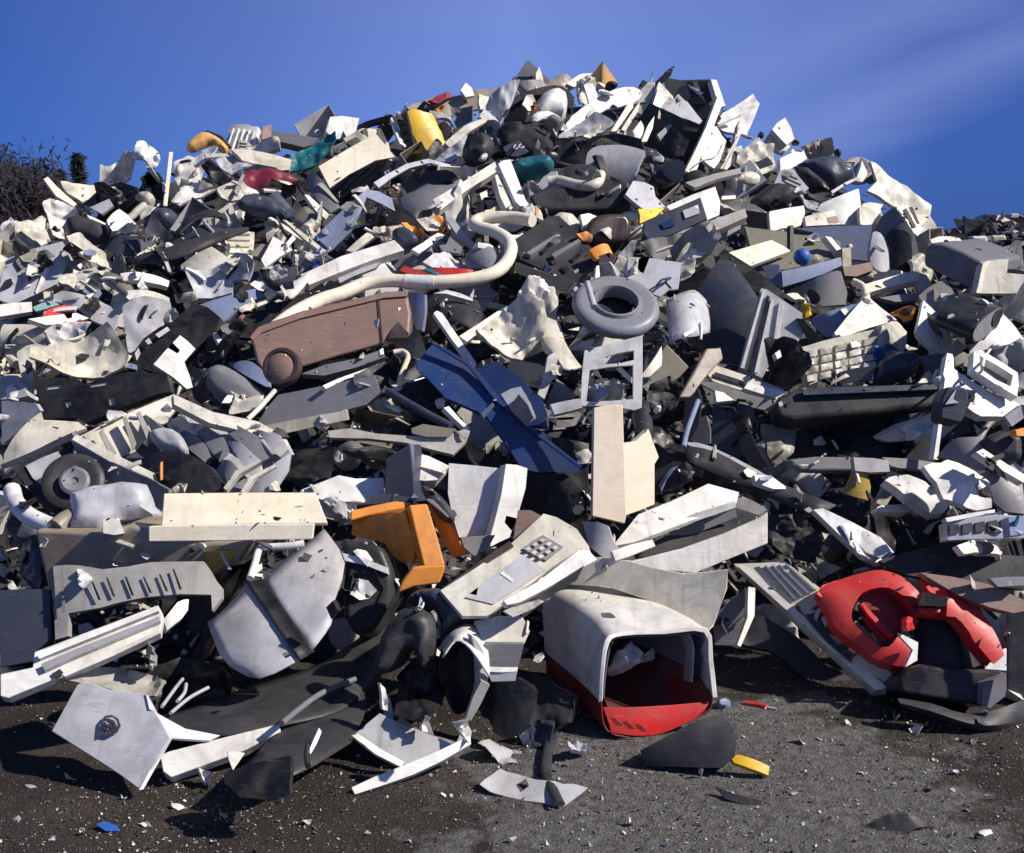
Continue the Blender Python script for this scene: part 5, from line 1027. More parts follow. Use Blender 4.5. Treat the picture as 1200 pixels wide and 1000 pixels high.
p('plastic_cover', 'W', "353,574 374,566 397,557 417,561 450,560 450,584 420,588 390,588 358,582", (15, 35), .62, L='white flat cover left of the dark slate post', ref='white flat cover', lip=.05)
p('torn_panel', 'G', "374,590 398,587 416,588 418,602 400,608 380,606", 'm', .6, 'pale greasy scrap right of the cream shelf', cr=.05)
b('plastic_box', 'W', "483,530 502,534 527,546 512,563 498,564 483,562", (12, 30), .7, '', dep=.1, L='small white box end behind the white double panel', ref='small white box end')
t = p('white_panel', 'W', "526,543 560,546 595,550 588,588 580,625 556,628 538,630 530,604 525,578", (0, 18), .82, L='white double panel standing in the front middle', ref='white double panel', pn='wide_face')
t.kind = 'cabinet_panel'; t.cat = 'panel'
q(t, 'side_face', 'W', "593,544 606,545 618,549 616,572 608,600 597,630 584,636 571,643 580,610 588,578", (28, 16), .84, lip=.05)
q(t, 'base', 'TG', "540,630 560,628 580,627 572,642 556,652 544,642", (0, 20), .76)
t = p('printer_front', 'O', "516,692 560,664 600,636 637,602 652,606 676,620 690,640 696,660 676,646 648,664 620,686 592,706 572,722 542,722", (12, 46), .86, L='off-white printer front with a square of keys and a dark slot', ref='off-white printer front', pn='fascia', lip=.02)
q(t, 'screen_slot', 'DB', "516,691 556,662 597,634 602,640 560,668 530,692", (5, 30), .9, lip=.02)
q(t, 'window', 'B', "607,598 622,598 637,606 620,620 601,636 604,616", (-10, 30), .9, lip=.02)
a(t, 'panel_inlay', 'G', "545,700 576,676 612,650 640,668 606,690 578,708", .006)
a(t, 'key_plate', 'M', "612,643 624,634 636,627 648,634 660,641 650,649 640,657 626,650", .009)
for i in range(3):
    for j in range(3):
        u = 619 + i * 8.4 + j * 7.4; v = 643 - i * 5.0 + j * 4.4
        a(t, 'key_plate/key', 'O', f"{u-3.6},{v+.2} {u+.4},{v-2.6} {u+4},{v-.4} {u},{v+2.6}", .02, lip=.011)
a(t, 'panel_inlay/scratch_mark', 'W', "586,672 590,670 602,680 600,682", .009, lip=.003)
q(t, 'front_edge', 'W', "679,644 690,645 700,656 670,672 640,690 610,706 594,709 590,704 630,682", (20, 40), .92, lip=.03)
q(t, 'underside', 'TA', "600,708 640,692 684,664 676,680 650,696 614,724", (-10, -10), .84, lip=.01)
# cushions, drum
p('foam_cushion', 'SB', "475,709 480,697 490,690 516,690 540,700 554,708 564,718 545,728 530,742 516,754 513,722 497,712", (0, 35), .74, L='dark slate foam cushion lying below the orange frame', ref='slate foam cushion', bulge=.09, sm=1)
p('foam_cushion', 'D', "444,788 445,766 452,738 466,718 486,710 500,716 509,724 513,744 509,776 499,785 490,764 482,762 475,778 460,788", (-14, 12), .7, L='dark grey rounded cushion standing with a notch at its foot', ref='notched dark cushion', bulge=.08, sm=1)
t = lo('monitor_shell', 'W', ["514,760,.02 526,742,.06 546,730,.06 562,742,.04", "520,764,.1 534,744,.14 552,740,.14 572,762,.1", "518,770,.12 534,750,.18 552,760,.18 574,792,.12"], .66, L='broken monitor shell with a black oval opening at the front', ref='broken monitor shell', pn='rim')
q(t, 'opening', 'K', "517,772 524,752 538,742 550,752 556,780 554,812 544,836 530,842 520,826 516,800", (-24, 4), .64, sm=1, bulge=-.1, lip=.01)
q(t, 'top', 'O', "556,728 584,722 612,722 621,740 614,755 590,754 566,754", (12, 42), .74, lip=.02)
q(t, 'front', 'M', "568,755 590,755 614,755 611,768 607,782 588,782 570,781", (0, 6), .74, lip=.03)
q(t, 'front/trim', 'W', "569,781 588,782 607,782 606,787 588,788 570,787", (5, 30), .77, lip=.02)
q(t, 'lower_front', 'G', "571,788 606,788 604,798 576,799", (0, 4), .73)
q(t, 'rim/rim_edge', 'G', "552,744 560,752 572,774 572,800 566,818 562,800 560,772", (28, 8), .76, lip=.03)
q(t, 'leg', 'TG', "546,842 554,818 564,798 574,803 564,824 552,845", (10, 8), .78, lip=.03)
p('plastic_strip', 'TG', "588,720 610,708 640,696 648,698 624,714 600,726", 'm', .84, 'frayed grey strips under the printer front', cr=.03, wob=.04)
p('broken_panel', 'K', "572,798 604,794 622,812 618,850 596,866 574,858", (-30, 16), .36, 'black broken panel in the shade under the broken monitor shell', wob=.008, bend=(.03, 20))  # black sheet put where there is only deep shade
p('broken_panel', 'D', "606,800 640,796 668,812 664,846 640,862 612,852", (-40, 24), .22, 'dark broken panel in the shade left of the white and red housing', wob=.01, cr=.02)  # dark sheet put where the housing's shadow falls
p('dark_liner', 'K', "452,790 480,776 516,770 520,830 500,848 470,840", (-10, 25), .5, 'black liner under the notched dark cushion', cr=.05)  # black sheet painting the shade of this gap
# grey board behind the white housing
t = p('cabinet_side', 'O', "676,653 704,654 734,657 766,666 800,673 828,671 853,668 851,690 846,706 836,732 828,741 800,730 760,704 713,688 650,684", (-12, 12), .74, L='grey beige board standing behind the white and red housing', ref='grey beige board', lip=.05)
q(t, 'lit_end', 'C', "829,672 853,668 852,690 846,706 836,734 828,742 830,706", (38, 12), .78, lip=.04)  # cream puts the sunlight on the board's end into its colour
t = p('side_tray', 'M', "834,724 856,704 878,687 885,690 884,720 868,757 838,756", (-15, 20), .5, L='grey tray end right of the white and red housing', ref='grey tray end', lip=.06)
q(t, 'edge', 'O', "877,688 885,689 884,722 868,758 864,756 876,724", 'b', .56, lip=.02)
# white and red housing standing on the ground
def pxr(s, ref, lift=0.0):
    """pixel,pixel,extra-distance points measured from the distance of the ground or heap at pixel ref"""
    D0 = depth(*ref) - lift; out = []
    for w in s.split():
        c = [float(x) for x in w.split(',')]
        out.append(CAM + ray(c[0], c[1]) * (D0 + (c[2] if len(c) > 2 else 0)))
    return out

def qr(t, pname, col, rows, ref, lift=0.0, th=.006, n=3):
    W = [pxr(r, ref, lift) for r in rows]; O = W[0][0].copy()
    t.add(pname, Matrix.Translation(O), loft_mesh(W, col, O, n=n), None, [('S', th), ('B', .003)]); return t

HR = (740, 868)
t = Thing('machine_housing', '', 'housing', 'white and red rounded housing lying open on the ground at the front', 'white and red housing', None, (740, 780))
qr(t, 'white_shell', 'W', ["704,822,0 706,786,0 712,752,.01 728,743,.03 780,741,.05 826,739,.07 832,774,.07 837,818,.07",
    "682,800,.14 684,760,.14 690,727,.15 706,716,.17 752,716,.20 796,720,.22 802,748,.22 806,782,.22",
    "640,764,.42 638,728,.42 638,700,.42 652,686,.43 684,685,.45 722,688,.47 728,715,.47 730,745,.47"], HR)
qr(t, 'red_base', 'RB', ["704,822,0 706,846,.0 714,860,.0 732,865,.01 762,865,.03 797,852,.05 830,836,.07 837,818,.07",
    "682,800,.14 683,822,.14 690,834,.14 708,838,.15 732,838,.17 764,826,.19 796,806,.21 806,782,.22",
    "640,764,.42 641,780,.42 648,788,.42 662,792,.43 684,790,.45 704,780,.46 722,764,.47 730,745,.47"], HR)  # darker red paints the shade onto the base
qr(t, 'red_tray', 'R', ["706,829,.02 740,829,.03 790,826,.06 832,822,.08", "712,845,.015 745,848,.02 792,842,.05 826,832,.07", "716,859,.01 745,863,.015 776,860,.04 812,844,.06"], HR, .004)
qr(t, 'inner_liner', 'RD', ["708,818,.05 716,840,.05 730,846,.06 762,846,.08 796,836,.1 827,824,.12 834,812,.12", "700,800,.18 704,818,.18 716,826,.18 744,828,.2 772,816,.22 794,802,.24 800,780,.24", "660,764,.40 664,776,.40 674,780,.40 692,780,.41 706,772,.42 716,760,.43 722,745,.43"], HR, .012, .003)  # dark sheet that paints shade into the open inside
qr(t, 'inner_wall', 'M', ["708,818,.05 711,786,.05 717,756,.06 730,748,.08 780,746,.10 822,745,.11 827,776,.12 834,812,.12", "700,800,.18 702,764,.18 706,736,.19 716,726,.2 752,724,.23 790,728,.24 796,750,.24 800,780,.24", "660,764,.40 660,734,.40 662,710,.40 672,698,.41 690,696,.42 708,700,.43 720,720,.43 722,745,.43"], HR, .012, .003)  # grey sheet painting the shade on the white shell's inside
qr(t, 'back_wall', 'RD', ["640,690,.41 690,690,.42 735,690,.43", "640,740,.41 690,740,.42 735,740,.43", "640,800,.41 690,800,.42 735,790,.43"], HR, .012, .003)  # closes the inside in the same painted shade
for u, v in ((714, 842), (728, 846), (742, 849)): qr(t, 'red_tray/tray_slot', 'DR', [f"{u},{v},0 {u+7},{v-1},0", f"{u+10},{v+9},0 {u+17},{v+8},0"], HR, .02, .002)
qr(t, 'opening_rim', 'W', ["701,824,0 703,786,0 709,750,.01 727,741,.03 780,738,.05 829,736,.07 836,774,.07 841,818,.07", "706,822,-.003 708,788,-.003 714,754,.007 730,745.5,.027 780,743.5,.047 825,742,.067 830,776,.067 835,818,.067"], HR, .012, .006)
qr(t, 'inner_divider', 'G', ["806,742,.1 812,760,.1 810,800,.1", "792,746,.3 796,764,.3 794,796,.3"], HR, 0, .006)
qr(t, 'vent_mark', 'M', ["704,719,.1 714,718,.1 720,721,.1", "706,724,.1 716,725,.1 722,724,.1"], HR, .07, .004)
p('crumpled_film', 'G', "716,790 724,762 740,752 752,764 742,786 724,800", (10, 10), 0, 'pale crumpled film inside the white and red housing', at=(740, 850), cr=.03)
p('torn_paper', 'C', "740,776 752,768 766,758 770,762 768,772 756,776 744,780", 'b', .02, 'cream paper twist inside the white and red housing', at=(750, 850), cr=.02)
p('rubber_lump', 'D', "750,880 776,866 800,853 822,843 843,836 856,848 864,862 861,887 847,900 800,899 757,898", (-8, 26), .06, L='dark grey rubbery lump on the ground in front of the white and red housing', ref='dark rubbery lump', at=(800, 898), bend=(.05, 70), lip=.09, th=.012)
p('plastic_strip', 'Y', "857,886 866,884 884,890 903,897 901,908 880,901 861,893", (5, 45), .05, L='bright yellow strip on the ground beside the dark rubbery lump', ref='yellow strip', at=(880, 905), lip=.02, bend=(.01, 0))
t = tu('screwdriver', 'R', "872,824 886,826 898,829", .010, .02, L='small red handled tool lying on the ground', ref='red handled tool', pn='handle')
qt(t, 'shaft', 'S', "898,829 910,831", .004, .02)
p('plastic_chip', 'LB', "838,822 848,816 858,822 854,832 842,832", (0, 40), .05, 'bluish cloudy cup piece on the ground left of the red handled tool', bulge=.03, sm=1)
# flat torn cards on the ground
p('torn_card', 'G', "562,917 586,896 600,902 628,914 640,918 660,924 688,930 660,951 630,944 596,932", (3, 74), .012, L='torn grey white card lying flat on the ground', ref='torn card on the ground', at=(625, 935), lip=.004, th=.003, cr=.006, wob=.01, holes=["604,916 616,910 620,920 610,926"])
p('torn_film', 'P', "560,880 574,868 600,872 618,878 612,892 590,896 572,888", (0, 70), .02, 'crumpled cloudy film lying above the torn card on the ground', at=(590, 890), cr=.02, lip=.004)
tu('rubber_strap', 'D', "648,862 642,880 640,905 648,925 656,942", .017, .05, L='black rubber strap lying across the torn card', ref='black rubber strap', flat=.5)
p('torn_film', 'SB', "604,858 630,850 650,856 644,876 620,874", (0, 60), .03, 'dark blue film scrap beside the black rubber strap', cr=.02, at=(630, 874))
p('plastic_chip', 'G', "664,878 676,870 688,872 686,884 668,890", (0, 50), .03, 'pale chip on the ground right of the black rubber strap', cr=.02, at=(676, 886))
p('torn_paper', 'D', "1004,966 1030,960 1052,956 1072,958 1092,966 1070,972 1030,974", (0, 70), .02, L='black torn rag lying flat on the ground at the lower right', ref='black rag on the ground', at=(1048, 970), cr=.012, lip=.004, wob=.02)
p('rubber_scrap', 'K', "838,922 860,930 896,940 908,948 884,946 850,936", (0, 70), .015, 'thin black rubber scrap on the ground below the yellow strip', at=(870, 940), lip=.004, wob=.02)
p('torn_sheet', 'SB', "112,966 122,962 138,968 140,974 124,974", (0, 60), .015, L='small bright blue scrap on the ground at the lower left', ref='blue scrap on the ground', at=(126, 972), lip=.004) and None
THINGS[-1].parts[0][2].materials[0] = MATS['BL']
# ---------------------------------------------------------------- red vacuum cleaner, its board and the black case
VR = (1035, 800)
t = p('vent_board', 'O', "860,661 880,660 890,660 920,658 962,690 1010,738 1050,792 1048,808 1022,811 940,736", (-22, 48), .12, L='long off-white ridged board leaning under the red vacuum cleaner', ref='ridged board', at=(1022, 811), lip=.03, pn='board')
a(t, 'ridged_inlay', 'W', "888,662 904,660 920,660 958,690 928,706", .01)
for k in range(4):
    a(t, 'ridged_inlay/ridge', 'M', f"{896+k*8},{663-k*.6} {898+k*8},{662.6-k*.6} {934+k*7.5},{702-k*3.6} {931+k*7.5},{703-k*3.6}", .018, lip=.006)
a(t, 'edge_ridge', 'W', "864,663 872,662 1040,806 1026,809", .012); a(t, 'white_trim', 'W', "970,742 990,752 1012,763 1034,780 1048,792 1040,798 1012,782 990,766", .03, lip=.03)
a(t, 'dark_pad', 'SB', "932,708 944,700 960,692 978,716 984,736 1010,763 996,774 966,748", .03, lip=.03); a(t, 'dark_pad/fitting', 'W', "954,722 960,712 962,714 957,726", .06, lip=.02); a(t, 'dark_pad/fitting', 'O', "962,724 974,718 976,728 968,732", .06, lip=.02)
t = p('vacuum_cleaner', 'R', "957,694 966,686 981,680 1005,672 1031,667 1048,672 1060,678 1080,699 1073,712 1074,725 1077,731 1054,742 1076,754 1074,775 1060,782 1031,776 1007,757 990,744 978,734 972,716", (-4, 34), .30, L='red vacuum cleaner body with a broken top and cut out handle', ref='red vacuum cleaner', at=VR, bulge=.024, sm=1,
      holes=["996,720 1003,704 1012,694 1036,689 1052,697 1064,708 1073,728 1054,741 1043,759 1031,760 1014,746 999,732"], hs=1, lip=.07, pn='upper_shell')
q(t, 'recessed_panel', 'DR', "1008,692 1024,687 1037,688 1054,697 1066,708 1075,729 1062,739 1048,745 1036,733 1022,718 1012,706", (4, 38), .30, at=VR, lip=.01, bend=(.01, 0))
q(t, 'recessed_panel/recess_edge', 'R', "1012,706 1022,718 1036,733 1048,745 1045,748 1032,736 1018,721 1009,708", (2, 38), .33, at=VR, lip=.02)
q(t, 'handle_bar', 'DR', "1012,722 1018,719 1038,740 1040,750 1032,752", (0, 36), .30, at=VR, lip=.02)
q(t, 'green_inside', 'MT', "1000,730 1012,734 1030,754 1020,754 1006,742", (0, 50), .24, at=VR)
q(t, 'front_corner', 'W', "1054,742 1076,753 1075,774 1061,782 1070,762 1056,747", (30, 20), .42, at=VR, lip=.01)
q(t, 'broken_edge', 'R', "1056,736 1066,722 1080,730 1070,738 1062,740", (30, 20), .44, at=VR, cr=.02)
q(t, 'filter_tab', 'R', "957,696 964,686 984,679 976,690 962,700", (20, 50), .36, at=VR, lip=.03)
q(t, 'side_arm', 'R', "1110,702 1108,688 1122,694 1136,702 1150,714 1160,726 1170,748 1177,768 1166,778 1152,762 1142,751 1136,740 1127,729 1120,723 1110,722", (14, 30), .30, at=(1120, 815), bend=(.05, 40), lip=.06)
q(t, 'top_bridge', 'R', "1078,679 1096,683 1112,690 1128,698 1112,702 1090,694", (5, 45), .30, at=(1090, 808), lip=.03)
q(t, 'black_clip', 'K', "1076,710 1082,694 1096,697 1112,701 1108,711 1092,710", (0, 25), .34, at=(1090, 808), lip=.05)
q(t, 'lower_bridge', 'R', "1077,719 1085,710 1098,711 1109,713 1112,722 1094,722", (5, 30), .32, at=(1090, 808), lip=.05, bulge=.02)
q(t, 'dust_chamber', 'K', "1074,724 1092,722 1112,722 1128,731 1142,752 1158,776 1130,786 1100,786 1076,778 1078,754", (0, 30), .2, at=(1100, 812), bend=(.06, 0))
t = b('open_case', 'K', "1052,794 1064,784 1080,778 1120,784 1156,784 1178,788 1176,808 1162,828 1110,822 1056,812", (-4, 24), .2, '', dep=.25, at=(1100, 826), L='black lower case under the red vacuum cleaner', ref='black case under the red vacuum', bv=.015)
q(t, 'corner', 'G', "1154,784 1166,770 1177,760 1188,760 1184,774 1180,786", (20, 50), .3, at=(1130, 822), lip=.03)
q(t, 'side_post', 'M', "1153,802 1166,796 1182,790 1178,816 1160,830 1150,826", (10, 10), .24, at=(1130, 826), lip=.05)
qr(t, 'skid', 'D', ["1052,818,.05 1090,824,.02 1130,836,0 1165,832,.02 1205,818,.1", "1054,824,.02 1092,834,-.02 1136,848,-.04 1170,850,-.02 1205,842,.08", "1056,828,.06 1094,842,.04 1140,858,.02 1172,862,.04 1205,860,.12"], (1110, 850), .06)
p('dark_casing', 'D', "1182,720 1202,716 1202,812 1182,806", (-10, 20), .24, 'dark casing end at the right edge beside the red vacuum', at=(1190, 830))
p('torn_panel', 'SB', "1104,676 1130,684 1160,700 1176,716 1170,724 1150,706 1120,690", (0, 40), .16, 'slate panel behind the red arm of the vacuum cleaner', at=(1120, 795), lip=.03)
p('broken_liner', 'D', "880,720 910,736 960,770 1010,800 1000,806 950,796 900,764 868,756", (0, 40), .06, 'dark liner in the shade under the ridged board', at=(940, 790), cr=.02)  # dark sheet laid in as the board's shadow
# black sheets standing in for the deep shade behind the front pieces
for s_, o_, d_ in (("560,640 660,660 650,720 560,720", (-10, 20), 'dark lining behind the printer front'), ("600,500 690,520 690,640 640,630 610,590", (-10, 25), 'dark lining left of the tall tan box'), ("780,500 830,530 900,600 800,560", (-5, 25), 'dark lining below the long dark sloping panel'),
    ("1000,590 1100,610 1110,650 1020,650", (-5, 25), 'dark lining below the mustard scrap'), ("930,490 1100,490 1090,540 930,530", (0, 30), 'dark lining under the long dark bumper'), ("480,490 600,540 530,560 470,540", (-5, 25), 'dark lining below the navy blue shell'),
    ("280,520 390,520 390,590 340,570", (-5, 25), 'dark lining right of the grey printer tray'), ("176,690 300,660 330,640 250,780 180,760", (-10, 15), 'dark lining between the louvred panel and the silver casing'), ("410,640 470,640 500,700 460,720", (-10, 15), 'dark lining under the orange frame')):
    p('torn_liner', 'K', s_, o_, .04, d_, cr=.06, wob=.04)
# ---------------------------------------------------------------- smaller broken pieces in the gaps of the heap
COLW = {k: v[1] for k, v in PAL.items()}
def inpoly_heap(u, v):
    """inside the heap as pictured"""
    d = ray(u, v); s, m = d.x / d.y, d.z / d.y
    if m > lerp_tab(T_SIL, s) + .004: return False
    return -CAMZ / m > lerp_tab(T_TOE, s) if m < 0 else True
FG = 'pieces filling the gaps of the heap'
def filler(u, v, s, li):
    c = rnd.choices(['W', 'O', 'G', 'M', 'D', 'K', 'SB', 'TG', 'C', 'P', 'OL', 'TA', 'B', 'R', 'BL'], [15, 20, 12, 8, 11, 13, 4, 6, 6, 3, 3, 3, .5, .6, .6])[0]
    o = (rnd.uniform(-40, 45), rnd.uniform(0, 50)); typ = rnd.random(); g0 = rnd.uniform(0, 6.28)
    def poly(n, ax, jit):
        P = []
        for i in range(n):
            g = 2 * math.pi * i / n; r = 1 + rnd.uniform(-jit, jit)
            x, y = math.cos(g) * s * r, math.sin(g) * s * r * ax
            P.append((u + x * math.cos(g0) - y * math.sin(g0), v + x * math.sin(g0) + y * math.cos(g0)))
        return ' '.join(f'{x:.1f},{y:.1f}' for x, y in P)
    def quad(ax):
        P = []
        for x, y in ((-1, -ax), (1, -ax), (1, ax), (-1, ax)):
            x *= s * rnd.uniform(.85, 1.1); y *= s * rnd.uniform(.85, 1.1)
            P.append((u + x * math.cos(g0) - y * math.sin(g0), v + x * math.sin(g0) + y * math.cos(g0)))
        return ' '.join(f'{x:.1f},{y:.1f}' for x, y in P)
    n0 = len(THINGS)
    if typ < .26: p('crumpled_sheet', c, poly(8, rnd.uniform(.5, .9), .35), o, li, f'crumpled {COLW[c]} sheet', cr=rnd.uniform(.03, .08), wob=.04)
    elif typ < .50: p('broken_panel', c, quad(rnd.uniform(.4, .9)), o, li, f'broken {COLW[c]} panel', lip=rnd.uniform(.02, .08), rib=(rnd.randint(2, 5), rnd.choice([0, 90])) if rnd.random() < .5 else None, bend=(rnd.uniform(0, .04), rnd.uniform(0, 180)))
    elif typ < .66: p('plastic_strip', c, quad(rnd.uniform(.12, .22)), o, li + .04, f'{COLW[c]} strip', lip=rnd.uniform(.02, .05), bend=(rnd.uniform(0, .06), g0 * 57))
    elif typ < .78: b('plastic_box', c, quad(rnd.uniform(.5, 1)), o, li, f'broken {COLW[c]} box', dep=rnd.uniform(.08, .25), open=rnd.choice([None, True]), bv=.008)
    elif typ < .86: p('dented_shell', c, poly(9, rnd.uniform(.5, .9), .3), o, li, f'dented {COLW[c]} shell', bulge=rnd.uniform(.02, .06), cr=.03, wob=.02)
    elif typ < .93:
        w = ' '.join(f'{u + (i - 1.5) * s * .8 * math.cos(g0) + rnd.uniform(-.3, .3) * s:.1f},{v + (i - 1.5) * s * .8 * math.sin(g0) + rnd.uniform(-.3, .3) * s:.1f}' for i in range(4))
        tu('bent_tube', c, w, rnd.uniform(.010, .026), li + .06, f'bent {COLW[c]} tube')
    else: la('round_cap', c, (u, v), s * .7, rnd.choice([DISC, [(0, .3), (.6, .28), (.9, .1), (1, -.1), (1, -.3)], [(.5, .0), (.55, .2), (.8, .25), (1, .1), (1, -.2), (.6, -.2), (.5, 0)]]), o, li, f'round {COLW[c]} cap')
    for x in THINGS[n0:]: x.near = False; x.fill = True
TRACED = [(P, min(x for x, y in P), max(x for x, y in P), min(y for x, y in P), max(y for x, y in P)) for P in POLYS]
def gap(u, v, s):
    """is a good part of a piece of size s at (u, v) not behind a larger piece?"""
    n = 0
    for dx, dy in ((0, 0), (.6, 0), (-.6, 0), (0, .6), (0, -.6), (.4, .4), (-.4, -.4), (.4, -.4), (-.4, .4)):
        x, y = u + dx * s, v + dy * s
        if any(x0 <= x <= x1 and y0 <= y <= y1 and inside((x, y), P) for P, x0, x1, y0, y1 in TRACED): n += 1
    return n <= 5
v = 105.0
while v < 815:
    u = -30.0 + rnd.uniform(0, 20); st = 27 + (v - 100) * .034
    while u < 1230:
        uu, vv = u + rnd.uniform(-.4, .4) * st, v + rnd.uniform(-.4, .4) * st
        sz = st * rnd.uniform(.5, .95)
        if inpoly_heap(uu, vv) and gap(uu, vv, sz): filler(uu, vv, sz, rnd.uniform(-.16, -.02))
        u += st * 1.12
    v += st * .92
# along the skyline: small pieces breaking the outline
for k in range(60):
    u = rnd.uniform(-20, 1100)
    d0 = None
    for (x0, y0), (x1, y1) in zip(SIL, SIL[1:]):
        if x0 <= u <= x1: d0 = y0 + (y1 - y0) * (u - x0) / (x1 - x0)
    if d0 and gap(u, d0 - 3, 9): filler(u, d0 - rnd.uniform(-2, 5), rnd.uniform(6, 11), rnd.uniform(-.12, 0))
# ---------------------------------------------------------------- the setting
def simple(name, me, kind=None, label=None, cat=None, group=None, M=None):
    o = bpy.data.objects.new(name, me); C.objects.link(o)
    if M is not None: o.matrix_world = M
    if kind: o['kind'] = kind
    if label: o['label'] = label
    if cat: o['category'] = cat
    if group: o['group'] = group
    return o

def ground_mat():
    m = bpy.data.materials.new('dirty_asphalt'); m.use_nodes = True; nt = m.node_tree; nt.nodes.clear(); L = nt.links.new
    out = _n(nt, 'ShaderNodeOutputMaterial'); bs = _n(nt, 'ShaderNodeBsdfPrincipled'); L(bs.outputs[0], out.inputs[0]); tc = _n(nt, 'ShaderNodeTexCoord')
    def noi(s, d=8, r=.6):
        n = _n(nt, 'ShaderNodeTexNoise'); n.inputs['Scale'].default_value = s; n.inputs['Detail'].default_value = d; n.inputs['Roughness'].default_value = r; L(tc.outputs['Object'], n.inputs['Vector']); return n.outputs['Fac']
    def ramp(x, a0, b0, c0=(0, 0, 0, 1), c1=(1, 1, 1, 1)):
        r = _n(nt, 'ShaderNodeValToRGB'); r.color_ramp.elements[0].position = a0; r.color_ramp.elements[1].position = b0; r.color_ramp.elements[0].color = c0; r.color_ramp.elements[1].color = c1; L(x, r.inputs[0]); return r.outputs[0]
    def mix(f, x, y):
        n = _n(nt, 'ShaderNodeMix', data_type='RGBA'); L(f, n.inputs[0])
        for s, v in ((6, x), (7, y)):
            if isinstance(v, tuple): n.inputs[s].default_value = (*v, 1)
            else: L(v, n.inputs[s])
        return n.outputs[2]
    base = ramp(noi(2.2), .35, .7, (.018, .0142, .0115, 1), (.060, .049, .041, 1))
    # a worn patch of pale dry concrete towards the right, with a ragged edge
    vm = _n(nt, 'ShaderNodeVectorMath', operation='DISTANCE'); vm.inputs[1].default_value = (.62, 3.0, 0); sc = _n(nt, 'ShaderNodeMapping'); sc.inputs['Scale'].default_value = (1.0, 1.0, 1); L(tc.outputs['Object'], sc.inputs[0]); L(sc.outputs[0], vm.inputs[0])
    ad = _n(nt, 'ShaderNodeMath', operation='MULTIPLY_ADD'); L(noi(5), ad.inputs[0]); ad.inputs[1].default_value = -1.4; L(vm.outputs['Value'], ad.inputs[2])
    patch = ramp(ad.outputs[0], -.42, .12, (1, 1, 1, 1), (0, 0, 0, 1))
    col = mix(patch, base, mix(ramp(noi(30), .4, .6), (.085, .08, .075), (.15, .145, .14)))
    grit = ramp(noi(150, 3), .60, .66)
    col = mix(grit, col, (.16, .145, .125))
    speck = _n(nt, 'ShaderNodeTexVoronoi'); speck.inputs['Scale'].default_value = 60; L(tc.outputs['Object'], speck.inputs['Vector'])
    sp_ = ramp(speck.outputs['Distance'], .05, .11, (1, 1, 1, 1), (0, 0, 0, 1))
    pk = ramp(noi(17, 2), .56, .60); mm = _n(nt, 'ShaderNodeMath', operation='MULTIPLY'); L(sp_, mm.inputs[0]); L(pk, mm.inputs[1])
    col = mix(mm.outputs[0], col, (.42, .42, .42))
    L(col, bs.inputs['Base Color']); bs.inputs['Roughness'].default_value = .85; bs.inputs['Specular IOR Level'].default_value = .25
    bp = _n(nt, 'ShaderNodeBump'); bp.inputs['Strength'].default_value = .8; bp.inputs['Distance'].default_value = .02
    s2 = _n(nt, 'ShaderNodeMath', operation='ADD'); L(noi(24, 9, .7), s2.inputs[0]); L(noi(110, 4), s2.inputs[1]); L(s2.outputs[0], bp.inputs['Height']); L(bp.outputs[0], bs.inputs['Normal'])
    return m

def grid_mesh(xs, ys, fz, m, smooth=True):
    bm = bmesh.new(); V = [[bm.verts.new((x, y, fz(x, y))) for x in xs] for y in ys]
    for A, B in zip(V, V[1:]):
        for j in range(len(xs) - 1): bm.faces.new((A[j], A[j + 1], B[j + 1], B[j]))
    return finish_mesh(bm, 'grid', m, smooth, 180)
GM = ground_mat()
def steps(lo, hi, fine0, fine1, st):
    out = [lo, lo * .3 + fine0 * .7]; x = fine0
    while x <= fine1: out.append(x); x += st
    return out + [fine1 * .7 + hi * .3, hi]
simple('ground', grid_mesh(steps(-900, 900, -4, 4, .05), steps(-200, 1500, 1.5, 5.2, .05), lambda x, y: (.012 * noise.noise(Vector((x * 4, y * 4, 0))) + .006 * noise.noise(Vector((x * 15, y * 15, 3)))) if abs(x) < 4.2 and 1.4 < y < 5.3 else 0, GM), 'structure')
# the packed core of the heap, near black so the gaps look shaded
mat('CORE', (.028, .026, .026), rough=.7, dirt=.5, name='packed_scrap')
bm = bmesh.new(); NS, NY = 150, 110; s0, s1 = -.66, .62; V = []
for i in range(NS + 1):
    s = s0 + (s1 - s0) * i / NS; yT, yR = lerp_tab(T_TOE, s), lerp_tab(T_RID, s); row = []
    for j in range(NY + 1):
        y = yT + .05 + (yR * 1.9 - yT) * (j / NY) ** 1.15; x = s * y
        z = heap_h(s, y) - .2 + .09 * noise.noise(Vector((x * 2.2, y * 2.2, 0))) + .06 * noise.noise(Vector((x * 7, y * 7, 5)))
        row.append(bm.verts.new((x, y, z)))
    V.append(row)
for A, B in zip(V, V[1:]):
    for j in range(NY): bm.faces.new((A[j], B[j], B[j + 1], A[j + 1]))
simple('terrain', finish_mesh(bm, 'terrain', 'CORE', False), 'structure')

